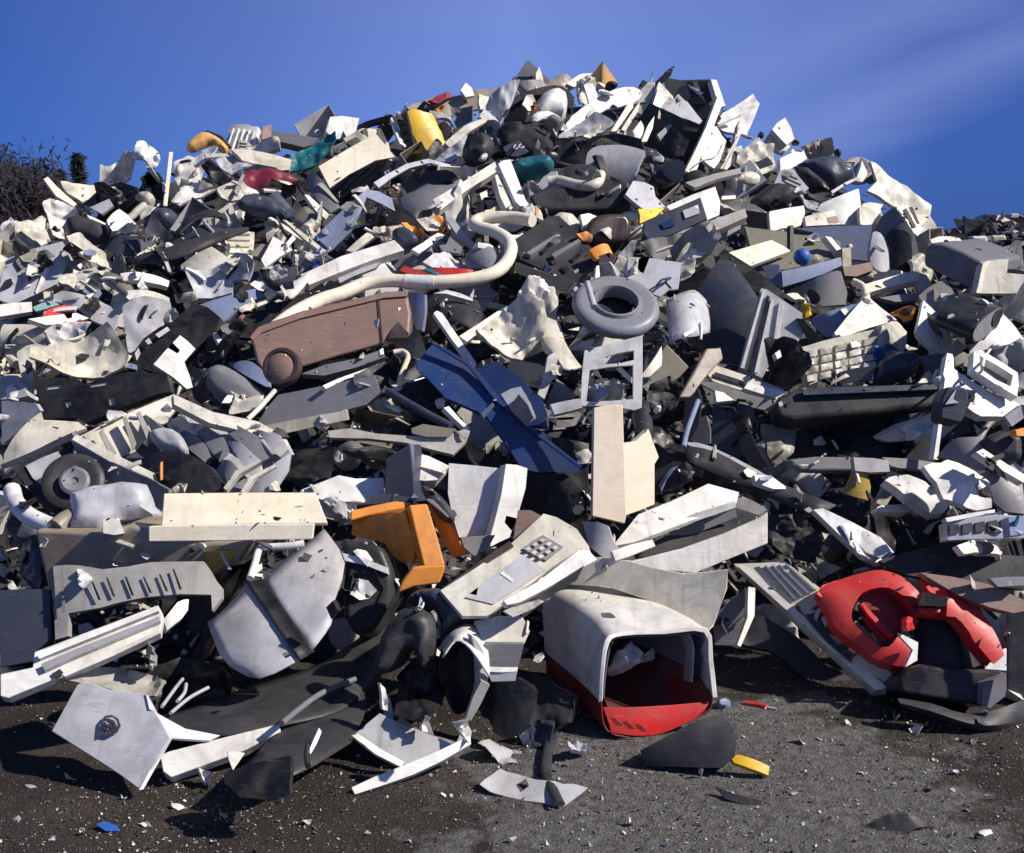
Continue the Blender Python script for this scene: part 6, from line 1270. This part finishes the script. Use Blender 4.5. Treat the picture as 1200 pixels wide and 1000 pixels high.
# countless small shards lying between the larger pieces
def shard_cloud(name, label, n, place, cols, smin, smax, kind='stuff', cat='litter'):
    bm = bmesh.new(); me = bpy.data.meshes.new(name)
    for k in cols: me.materials.append(MATS[k])
    for _ in range(n):
        q_ = place()
        if q_ is None: continue
        P, N = q_; s = smin * (smax / smin) ** (rnd.random() ** 2); k = rnd.randint(3, 5)
        ax = Vector((rnd.gauss(0, 1), rnd.gauss(0, 1), rnd.gauss(0, 1))); n_ = (N + ax * .55).normalized(); e = n_.orthogonal().normalized(); f = n_.cross(e); a0 = rnd.uniform(0, 6.28); asp = rnd.uniform(.25, 1)
        bend = rnd.uniform(-.3, .3)
        top = []; bot = []
        for i in range(k):
            g = 6.28 * i / k; r = rnd.uniform(.6, 1.2) * s; x, y = math.cos(g) * r, math.sin(g) * r * asp
            w = P + e * (x * math.cos(a0) - y * math.sin(a0)) + f * (x * math.sin(a0) + y * math.cos(a0)) + n_ * bend * x
            top.append(bm.verts.new(w)); bot.append(bm.verts.new(w - n_ * max(.0015, s * .12)))
        mi = rnd.randrange(len(cols))
        fs = [bm.faces.new(top), bm.faces.new(bot[::-1])] + [bm.faces.new((top[(i + 1) % k], top[i], bot[i], bot[(i + 1) % k])) for i in range(k)]
        for x in fs: x.material_index = mi
    bm.to_mesh(me); bm.free()
    return simple(name, me, kind, label, cat)
def on_heap():
    u, v = rnd.uniform(-40, 1240), rnd.uniform(95, 820)
    if not inpoly_heap(u, v): return None
    P = at_px(u, v, rnd.uniform(-.12, .0)); P.z -= .10 if P.y < 6 else .14; return P, Vector((0, -.5, .85))
shard_cloud('plastic_litter', 'countless small broken plastic shards between the larger pieces of the heap', 9000, on_heap, ['W', 'O', 'O', 'G', 'M', 'D', 'D', 'K', 'K', 'K', 'SB', 'TG', 'C'], .015, .075)
def beside():
    u = rnd.choice((rnd.uniform(-225, -10), rnd.uniform(1210, 1425))); v = rnd.uniform(230, 860)
    if not inpoly_heap(u, v): return None
    return at_px(u, v, rnd.uniform(-.2, .05)) - Vector((0, 0, .1)), Vector((0, -.5, .85))
shard_cloud('plastic_litter', 'mass of broken plastic running on along both flanks of the heap', 4200, beside, ['W', 'O', 'O', 'G', 'M', 'D', 'K', 'K', 'SB', 'TG', 'C'], .04, .28)
def on_ground():
    u, v = rnd.uniform(-60, 1260), 760 + 245 * rnd.random()
    d = ray(u, v)
    if d.z >= -.05: return None
    P = CAM + d * (-CAMZ / d.z)
    if P.y > lerp_tab(T_TOE, P.x / P.y) + .15: return None
    if noise.noise(P * 1.7) < rnd.uniform(-.7, .3): return None
    return Vector((P.x, P.y, .004 + .012 * noise.noise(Vector((P.x * 4, P.y * 4, 0))))), Vector((0, 0, 1))
shard_cloud('gravel', 'fine pale crumbs of broken plastic scattered over the dark ground', 11000, on_ground, ['W', 'G', 'O', 'M', 'D', 'K', 'TG', 'TA', 'M', 'D', 'D', 'K'], .0018, .009)
# larger crumbs one can count, each lying on the ground
CR = [(84, 912), (36, 922), (208, 944), (290, 962), (96, 976), (170, 966), (62, 848), (640, 988), (705, 936), (820, 908), (846, 858), (884, 848), (938, 856), (992, 824), (994, 846), (940, 870), (960, 866), (1074, 856), (1050, 842), (906, 858), (1180, 948), (1155, 975), (1120, 905), (1010, 905),
      (930, 930), (520, 930), (360, 965), (430, 975), (560, 960), (740, 965), (780, 990), (20, 960), (250, 985), (900, 985), (690, 990), (1090, 925), (330, 940), (60, 985), (1165, 885), (975, 985), (480, 985), (600, 985), (1140, 870), (145, 935)]
for i, (u, v) in enumerate(CR):
    s = 3.2 + 4.6 * rnd.random() ** 1.6; n = rnd.randint(4, 8); c = rnd.choice('WWGOWG')
    P = ' '.join(f'{u + math.cos(6.28 * k / n) * s * rnd.uniform(.6, 1.3):.1f},{v + math.sin(6.28 * k / n) * s * .62 * rnd.uniform(.6, 1.3):.1f}' for k in range(n))
    p('plastic_crumb', c, P, (rnd.uniform(-30, 30), rnd.uniform(45, 70)), .012, f'{COLW[c]} crumb of plastic on the ground', cr=.008, lip=.006, th=.002, group='crumbs of plastic on the ground', wob=.01)

# far things -----------------------------------------------------------------
def leafmat(name, rgb):
    m = bpy.data.materials.new(name); m.use_nodes = True; bs = m.node_tree.nodes['Principled BSDF']; bs.inputs['Roughness'].default_value = .8
    nt = m.node_tree; oi = _n(nt, 'ShaderNodeTexNoise'); oi.inputs['Scale'].default_value = 3; r = _n(nt, 'ShaderNodeValToRGB')
    r.color_ramp.elements[0].color = (*(c * .6 for c in rgb), 1); r.color_ramp.elements[1].color = (*(c * 1.5 for c in rgb), 1); nt.links.new(oi.outputs['Fac'], r.inputs[0]); nt.links.new(r.outputs[0], bs.inputs['Base Color']); return m
LEAF, TWIG, BARK = leafmat('dark_needles', (.010, .016, .014)), leafmat('bare_twigs', (.010, .008, .013)), leafmat('bark', (.03, .022, .018))
def far_pt(u, v, y):
    d = ray(u, v); return CAM + d * (y / d.y)
def tree(kind, label, u, vtop, y, width_px, conifer):
    top = far_pt(u, vtop, y); H = top.z; W = width_px * y / F
    t = Thing(kind, '', 'tree', label, None, None, (u, vtop)); M = Matrix.Translation(Vector((top.x, y, 0)))
    t.add('trunk', M, tube_mesh([Vector((0, 0, -.2)), Vector((.05, 0, H * .5)), Vector((0, 0, H * .97))], (W * .05 + .08, .03), BARK, Vector()), None, [])
    bm = bmesh.new()
    def leaf(c, s, dirv=None):
        e = Vector((rnd.gauss(0, 1), rnd.gauss(0, 1), rnd.gauss(0, 1))).normalized() if dirv is None else (dirv + Vector((rnd.gauss(0, .3), rnd.gauss(0, .3), rnd.gauss(0, .3)))).normalized()
        f = e.orthogonal().normalized(); w = s * (.16 if not conifer else .25)
        bm.faces.new([bm.verts.new(c - e * s), bm.verts.new(c + f * w), bm.verts.new(c + e * s), bm.verts.new(c - f * w)])
    if conifer:
        for _ in range(1500):
            h = rnd.random() ** .8; tier = (h * 9) % 1; r = (1 - h) * W * .55 * (.45 + .55 * (1 - tier)) + .05
            g = rnd.uniform(0, 6.28); q_ = r * rnd.random() ** .5
            leaf(Vector((math.cos(g) * q_, math.sin(g) * q_, H * (.12 + .88 * h) - q_ * .25)), rnd.uniform(.12, .3), Vector((math.cos(g), math.sin(g), -.25)))
        t.add('crown', M, finish_mesh(bm, 'crown', LEAF, False), None, [])
    else:
        lim = bmesh.new()
        for k in range(150):
            h = rnd.uniform(.25, .75) * H; g = rnd.uniform(0, 6.28); up = rnd.uniform(.3, 1.1); Lr = W * rnd.uniform(.3, .6)
            a_ = Vector((0, 0, h)); b_ = Vector((math.cos(g) * Lr, math.sin(g) * Lr, min(H * rnd.uniform(.8, 1.02), h + Lr * up * 1.6)))
            for i in range(150):
                f_ = rnd.random() ** .6; c = a_.lerp(b_, f_) + Vector((rnd.gauss(0, 1), rnd.gauss(0, 1), rnd.gauss(0, 1))) * W * .075 * (.3 + f_)
                leaf(c, rnd.uniform(.05, .17), Vector((rnd.gauss(0, 1), rnd.gauss(0, 1), rnd.gauss(.4, 1))))
        t.add('crown', M, finish_mesh(bm, 'crown', TWIG, False), None, []); lim.free()
tree('bare_tree', 'tall dusky bare tree at the left edge behind the heap', 0, 184, 26, 110, False)
tree('bare_tree', 'lower dusky bare tree right of the tall one behind the heap', 44, 215, 30, 80, False)
tree('bare_tree', 'second dusky bare tree cut by the left edge', -40, 180, 32, 110, False)
tree('conifer_tree', 'taller pointed dark conifer behind the left skyline', 91, 182, 34, 34, True)
tree('conifer_tree', 'small dark conifer left of the taller one behind the skyline', 70, 200, 36, 36, True)
# far scrap rows on the right
def far_heap(label, u0, u1, vt, y, n, cols, dep=2.5):
    x0, x1 = far_pt(u0, vt, y).x, far_pt(u1, vt, y).x; H = far_pt((u0 + u1) / 2, vt, y).z
    def place():
        x = rnd.uniform(x0, x1); e = min(1, (x - x0) / 1.6, (x1 - x) / 1.6) if x1 - x0 > 3 else 1; f = rnd.random()
        z = H * (.35 + .65 * e ** .6) * (1 - (1 - f) ** 2) * (1 + .06 * noise.noise(Vector((x * .9, y, 0)))); return Vector((x, y - dep * (1 - f), max(.02, z))), Vector((0, -.6, .8))
    return shard_cloud('scrap_litter', label, n, place, cols, .07, .4, 'stuff', 'scrap heap')
far_heap('dark far scrap heap behind the right shoulder', 1040, 1330, 267, 24, 3200, ['K', 'D', 'DB', 'B', 'K', 'DB', 'K', 'O'])
far_heap('brown far scrap heap on the right horizon', 1110, 1400, 256, 30, 2400, ['DB', 'B', 'K', 'DB', 'MA', 'K', 'D', 'DB'])
far_heap('black middle distance scrap bank at the right edge', 1070, 1330, 284, 13, 3400, ['K', 'K', 'D', 'K', 'DB', 'K'])
for (pts_, c_, y_, l_) in (([1138, 276, 1158, 289], 'W', 13.5, 'left of the two pale bales on the far dark scrap bank'), ([1161, 275, 1180, 287], 'O', 13.5, 'right of the two pale bales on the far dark scrap bank'), ([1186, 270, 1200, 275], 'W', 14, 'thin white slab on the far dark scrap bank'), ([1152, 251, 1168, 262], 'DB', 29, 'left of two dark brown crates on the far horizon'), ([1170, 252, 1184, 261], 'DB', 29, 'right of two dark brown crates on the far horizon'), ([1184, 250, 1194, 256], 'O', 28, 'small pale crate on the far horizon')):
    u0, v0, u1, v1 = pts_; A = far_pt(u0, v1, y_ - 1.2); B_ = far_pt(u1, v0, y_ - 1.2)
    t = Thing('scrap_bale', '', 'bale', l_, None, None, ((u0 + u1) / 2, (v0 + v1) / 2)); w, h = B_.x - A.x, B_.z - A.z
    P = [(0, 0), (w * .5, -h * .06), (w, h * .05), (w * 1.02, h * .6), (w * .95, h), (w * .4, h * .93), (w * .04, h * .98)]
    bm = bmesh.new(); f = [bm.verts.new((x, 0, z)) for x, z in P]; g = [bm.verts.new((x + .1, .8, z * .95)) for x, z in P]
    bm.faces.new(f); bm.faces.new(g[::-1])
    for i in range(len(P)): bm.faces.new((f[(i + 1) % len(P)], f[i], g[i], g[(i + 1) % len(P)]))
    bmesh.ops.recalc_face_normals(bm, faces=bm.faces)
    t.add('bale', Matrix.Translation(A), finish_mesh(bm, 'bale', c_, False), None, [('B', .03)])

# ---------------------------------------------------------------- sun and sky
SUN_EL, SUN_AZ = 40.0, 107.0   # azimuth clockwise from +Y (the view direction)
sd = Vector((math.sin(R(SUN_AZ)) * math.cos(R(SUN_EL)), math.cos(R(SUN_AZ)) * math.cos(R(SUN_EL)), math.sin(R(SUN_EL))))
ld = bpy.data.lights.new('sun', 'SUN'); ld.energy = 4.6; ld.angle = R(.9); ld.color = (1, .935, .845)
lo_ = bpy.data.objects.new('sun', ld); C.objects.link(lo_); lo_.rotation_euler = (-sd).to_track_quat('-Z', 'Y').to_euler(); lo_.location = (8, -5, 12)
w = bpy.data.worlds.new('World'); bpy.context.scene.world = w; w.use_nodes = True
nt = w.node_tree; nt.nodes.clear(); L = nt.links.new
out = _n(nt, 'ShaderNodeOutputWorld'); bg = _n(nt, 'ShaderNodeBackground'); L(bg.outputs[0], out.inputs[0]); bg.inputs[1].default_value = .09
sky = _n(nt, 'ShaderNodeTexSky', sky_type='NISHITA'); sky.sun_disc = False; sky.sun_elevation = R(SUN_EL); sky.sun_rotation = R(SUN_AZ); sky.altitude = 900; sky.air_density = 1.0; sky.dust_density = .1; sky.ozone_density = 4
tc = _n(nt, 'ShaderNodeTexCoord'); sep = _n(nt, 'ShaderNodeSeparateXYZ'); L(tc.outputs['Generated'], sep.inputs[0])
def wr(x, stops):
    r = _n(nt, 'ShaderNodeValToRGB'); el = r.color_ramp.elements
    while len(el) < len(stops): el.new(.5)
    for e, (p_, c_) in zip(el, stops): e.position = p_; e.color = (*c_, 1)
    L(x, r.inputs[0]); return r.outputs[0]
# polarised deep blue: low air is darkened and its warmth filtered out, as the photograph's filter does
el_ = _n(nt, 'ShaderNodeMapRange'); el_.inputs[1].default_value = -.05; el_.inputs[2].default_value = .5; L(sep.outputs['Z'], el_.inputs[0])
tint = wr(el_.outputs[0], SKY_TINT)
m1 = _n(nt, 'ShaderNodeMix', data_type='RGBA', blend_type='MULTIPLY'); m1.inputs[0].default_value = 1; L(sky.outputs[0], m1.inputs[6]); L(tint, m1.inputs[7])
# azimuth fall-off: the band away from the filter's axis is deeper
azr = _n(nt, 'ShaderNodeMath', operation='ARCTAN2'); L(sep.outputs['X'], azr.inputs[0]); L(sep.outputs['Y'], azr.inputs[1])
az01 = _n(nt, 'ShaderNodeMapRange'); az01.inputs[1].default_value = -math.pi; az01.inputs[2].default_value = math.pi; L(azr.outputs[0], az01.inputs[0])
m2 = _n(nt, 'ShaderNodeMix', data_type='RGBA', blend_type='MULTIPLY'); m2.inputs[0].default_value = 1; L(m1.outputs[2], m2.inputs[6]); L(wr(az01.outputs[0], SKY_AZ), m2.inputs[7])
# thin cirrus streaks
mp = _n(nt, 'ShaderNodeMapping'); mp.inputs['Rotation'].default_value = (0, R(29), 0); mp.inputs['Scale'].default_value = (1.3, 1, 8.5); L(tc.outputs['Generated'], mp.inputs[0])
cn = _n(nt, 'ShaderNodeTexNoise'); cn.inputs['Scale'].default_value = 1.7; cn.inputs['Detail'].default_value = 4; cn.inputs['Roughness'].default_value = .45; cn.inputs['Distortion'].default_value = .35; L(mp.outputs[0], cn.inputs['Vector'])
ci = wr(cn.outputs['Fac'], [(.38, (.62, .62, .62)), (.60, (1, 1, 1))])
cm = _n(nt, 'ShaderNodeMath', operation='MULTIPLY'); L(ci, cm.inputs[0]); L(wr(az01.outputs[0], [(.51, (.0, .0, .0)), (.530, (.5, .5, .5)), (.545, (.95, .95, .95)), (.7, (.5, .5, .5))]), cm.inputs[1])
# broad soft bands rising to the right: height above a slanting line, wavered by the noise
ch = _n(nt, 'ShaderNodeMath', operation='MULTIPLY_ADD'); L(sep.outputs['X'], ch.inputs[0]); ch.inputs[1].default_value = -.42; ch.inputs[2].default_value = -.001
ch2 = _n(nt, 'ShaderNodeMath', operation='ADD'); L(ch.outputs[0], ch2.inputs[0]); L(sep.outputs['Z'], ch2.inputs[1])
cr_ = _n(nt, 'ShaderNodeMapRange'); cr_.inputs[1].default_value = -.05; cr_.inputs[2].default_value = .20; L(ch2.outputs[0], cr_.inputs[0])
cw = _n(nt, 'ShaderNodeMath', operation='MULTIPLY_ADD'); L(cn.outputs['Fac'], cw.inputs[0]); cw.inputs[1].default_value = .34; L(cr_.outputs[0], cw.inputs[2])
cb = wr(cw.outputs[0], [(.20, (0, 0, 0)), (.37, (1, 1, 1)), (.52, (.42, .42, .42)), (.68, (.85, .85, .85)), (.85, (.35, .35, .35)), (1, (.2, .2, .2))])
cm2 = _n(nt, 'ShaderNodeMath', operation='MULTIPLY'); L(cm.outputs[0], cm2.inputs[0]); L(cb, cm2.inputs[1]); cm = cm2
m3 = _n(nt, 'ShaderNodeMix', data_type='RGBA'); L(cm.outputs[0], m3.inputs[0]); L(m2.outputs[2], m3.inputs[6]); m3.inputs[7].default_value = (*CIRRUS, 1)
L(m3.outputs[2], bg.inputs[0])
sc_ = bpy.context.scene
sc_.view_settings.view_transform = 'Standard'; sc_.view_settings.look = 'None'; sc_.view_settings.gamma = 1; sc_.view_settings.use_curve_mapping = False; sc_.view_settings.exposure = EXPO
sc_.cycles.use_denoising = True
# ---------------------------------------------------------------- link every thing with its parts, names and labels
def link_part(name, me, mods):
    o = bpy.data.objects.new(name, me); C.objects.link(o)
    for m_ in mods or []:
        if m_[0] == 'S':
            x = o.modifiers.new('thickness', 'SOLIDIFY'); x.thickness = m_[1]; x.offset = -1
        else:
            x = o.modifiers.new('edge', 'BEVEL'); x.width = m_[1]; x.segments = 2; x.limit_method = 'ANGLE'; x.angle_limit = R(40); x.harden_normals = True
    return o
HER = [t for t in THINGS if t.ref and t.px]
def where(t):
    """phrases that place a thing beside the well marked things near it, nearest first"""
    near = sorted((h for h in HER if h is not t), key=lambda h: math.hypot(h.px[0] - t.px[0], (h.px[1] - t.px[1]) * 1.1))[:9]
    def rel(h):
        dx, dy = t.px[0] - h.px[0], t.px[1] - h.px[1]
        if abs(dx) > abs(dy) * 1.3: return ('right of the ' if dx > 0 else 'left of the ') + h.ref
        if abs(dy) > abs(dx) * 1.3: return ('below the ' if dy > 0 else 'above the ') + h.ref
        return ('below ' if dy > 0 else 'above ') + ('right of the ' if dx > 0 else 'left of the ') + h.ref
    one = [rel(h) for h in near]
    for r_ in one[:3]: yield r_
    for i in range(len(one)):
        for j in range(i + 1, len(one)): yield one[i] + ' and ' + one[j]
USED = set()
def key_(s): return ' '.join(x for x in s.lower().replace('-', ' ').split() if not x.isdigit())
def nw(s): return len(s.replace('-', ' ').split())
def publish(things):
    for t in things:
        if t.label: USED.add(key_(t.label))
    for t in things:
        if t.label: continue
        if not getattr(t, 'fill', False) and t.group is None and nw(t.desc) >= 5 and key_(t.desc) not in USED: t.label = t.desc
        else:
            opts = [f'{t.desc} {w_}' for w_ in where(t)]
            opts = [x for x in opts if 4 <= nw(x) <= 16]
            t.label = next((x for x in opts if key_(x) not in USED), None)
            if t.label is None:
                t.label = opts[-1]; print('DUP', t.label)
        USED.add(key_(t.label))
    for t in things:
        if len(t.parts) == 1:
            pn, M, me, pl, mods = t.parts[0]
            root = link_part(t.name(), me, mods); root.matrix_world = M; me.name = t.name()
        else:
            root = bpy.data.objects.new(t.name(), None); C.objects.link(root); root.empty_display_size = .05; root.matrix_world = t.M
            inv = t.M.inverted(); last, last_M = {}, {}
            for pn, M, me, pl, mods in t.parts:
                own = root
                if '/' in pn:
                    up, pn = pn.split('/'); own = last[up]
                c = link_part(pn, me, mods); c.parent = own; me.name = pn
                c.matrix_basis = (inv if own is root else last_M[up].inverted()) @ M
                if own is root: last[pn], last_M[pn] = c, M
                if pl: c['label'] = pl
        root['kind'] = 'thing'; root['label'] = t.label; root['category'] = t.cat
        if t.group: root['group'] = t.group
publish(THINGS)
bpy.context.view_layer.update()

# single shards and splinters lying where they fell on the larger pieces
CLEAN = {'brown wheelie bin', 'cream shelf', 'tall tan box', 'silver banded casing', 'white and red housing', 'silver emblem panel', 'red vacuum cleaner', 'navy blue shell', 'orange frame', 'white double panel', 'grey rubber ring', 'cream hose', 'long dark bumper', 'white drawer', 'off-white printer front', 'grey louvred panel', 'rolled grey cover', 'yellow sheet', 'teal tank', 'black slotted panel', 'black bracket', 'white card', 'silver ribbed frame', 'white stool frame', 'off-white key block', 'blue grey appliance shell', 'grey computer case', 'black canister', 'broad white beam', 'long white beam', 'cream drawer front', 'black loudspeaker', 'white picture frame', 'maroon bag', 'pale orange disc', 'dark blue bag', 'navy console', 'ridged board', 'black case under the red vacuum', 'white pointed sheet'}
CLEAN_L = {t.label for t in THINGS if t.ref in CLEAN}
dg = bpy.context.evaluated_depsgraph_get(); RC = sc_.ray_cast
n0 = len(THINGS); tries = 0
while len(THINGS) < n0 + 340 and tries < 4000:
    tries += 1; u = rnd.uniform(-10, 1210); v = 100 + 640 * rnd.random() ** 1.25
    if len(THINGS) > n0 + 260: u, v = rnd.uniform(-10, 470), rnd.uniform(180, 480)
    if not inpoly_heap(u, v): continue
    ok, P, N, _, ob, _ = RC(dg, CAM, ray(u, v).normalized())
    if not ok or ob.name.startswith('ground'): continue
    top = ob
    while top.parent: top = top.parent
    if top.get('label') in CLEAN_L: continue
    if N.dot(ray(u, v)) > 0: N = -N
    n_ = (N + Vector((rnd.gauss(0, .35), rnd.gauss(0, .35), rnd.gauss(.25, .35)))).normalized(); e = n_.orthogonal().normalized(); g = rnd.uniform(0, 6.28)
    e1 = e * math.cos(g) + n_.cross(e) * math.sin(g); e2 = n_.cross(e1); O = P + N * .012
    M = Matrix(((e1.x, e2.x, n_.x, O.x), (e1.y, e2.y, n_.y, O.y), (e1.z, e2.z, n_.z, O.z), (0, 0, 0, 1)))
    s = rnd.uniform(4.5, 13) * (P - CAM).length / F; c = rnd.choices('W O C G M K D SB TG BL R Y TE OR LB'.split(), [30, 26, 9, 13, 6, 11, 9, 4, 4, 1, 1, 1, 1, 1, 3])[0]; typ = rnd.random()
    if typ < .45:
        k = rnd.randint(4, 6); Q = [(math.cos(6.28 * i / k) * s * rnd.uniform(.55, 1.3), math.sin(6.28 * i / k) * s * rnd.uniform(.4, .9)) for i in range(k)]; kd, ds = 'plastic_shard', f'small {COLW[c]} shard'; kw = dict(cr=rnd.uniform(0, .02), wob=.012, lip=.006)
    elif typ < .75: Q = [(-s * 1.5, -s * .22), (s * 1.3, -s * rnd.uniform(.05, .25)), (s * 1.5, s * .1), (-s * 1.3, s * .25)]; kd, ds = 'plastic_splinter', f'thin {COLW[c]} splinter'; kw = dict(bend=(s * rnd.uniform(0, .4), 0), lip=.012)
    else: Q = [(math.cos(.9 * i) * s * rnd.uniform(.6, 1.3), math.sin(.9 * i) * s * rnd.uniform(.6, 1.2)) for i in range(7)]; kd, ds = 'torn_scrap', f'crumpled {COLW[c]} scrap'; kw = dict(cr=s * rnd.uniform(.3, .6), wob=.02, lip=.004)
    t = Thing(kd, ds, None, None, None, None, (u, v)); t.near = False; t.fill = True
    me, mods = sheet(Q, c, seed=nxt(), th=.003, **kw); t.add('shell', M, me, None, mods)
# loose cables trailing over the pieces
for i in range(16):
    u, v = rnd.uniform(40, 1160), rnd.uniform(200, 640); g = rnd.uniform(-.6, .8); W = []
    for k in range(7):
        u += math.cos(g) * rnd.uniform(9, 20); v += math.sin(g) * rnd.uniform(6, 16); g += rnd.uniform(-.9, .9)
        if not inpoly_heap(u, v): break
        ok, P, N, _, ob, _ = RC(dg, CAM, ray(u, v).normalized())
        if not ok or ob.name.startswith('ground'): break
        top = ob
        while top.parent: top = top.parent
        if top.get('label') in CLEAN_L: break
        W.append(P - ray(u, v).normalized() * .02)
    W = [x for j, x in enumerate(W) if j == 0 or (x - W[0]).length < 1.1]
    if len(W) < 4: continue
    c = rnd.choice('KKGOWD'); O = W[0].copy(); t = Thing('loose_cable', f'thin loose {COLW[c]} cable', 'cable', None, None, None, (u, v)); t.fill = True
    t.add('cable', Matrix.Translation(O), tube_mesh(W, rnd.uniform(.004, .008), c, O, sides=6, n=5), None, [])
publish(THINGS[n0:])
bpy.context.view_layer.update()

# small fragments resting on the upward faces of the pieces
dg = bpy.context.evaluated_depsgraph_get(); RC = sc_.ray_cast
def resting():
    y = rnd.uniform(3.2, 10); x = y * rnd.uniform(-.5, .5)
    if y < lerp_tab(T_TOE, x / y) - .3: return None
    ok, P, N, _, ob, _ = RC(dg, Vector((x, y, 9)), Vector((0, 0, -1)))
    if not ok or N.z < .45 or ob.name.startswith('ground'): return None
    return P + N * .002, N
shard_cloud('plastic_litter', 'fine broken crumbs and splinters lying on top of the larger pieces', 5200, resting, ['W', 'O', 'G', 'M', 'D', 'K', 'D', 'TG', 'C', 'K', 'TA', 'SB'], .004, .03)
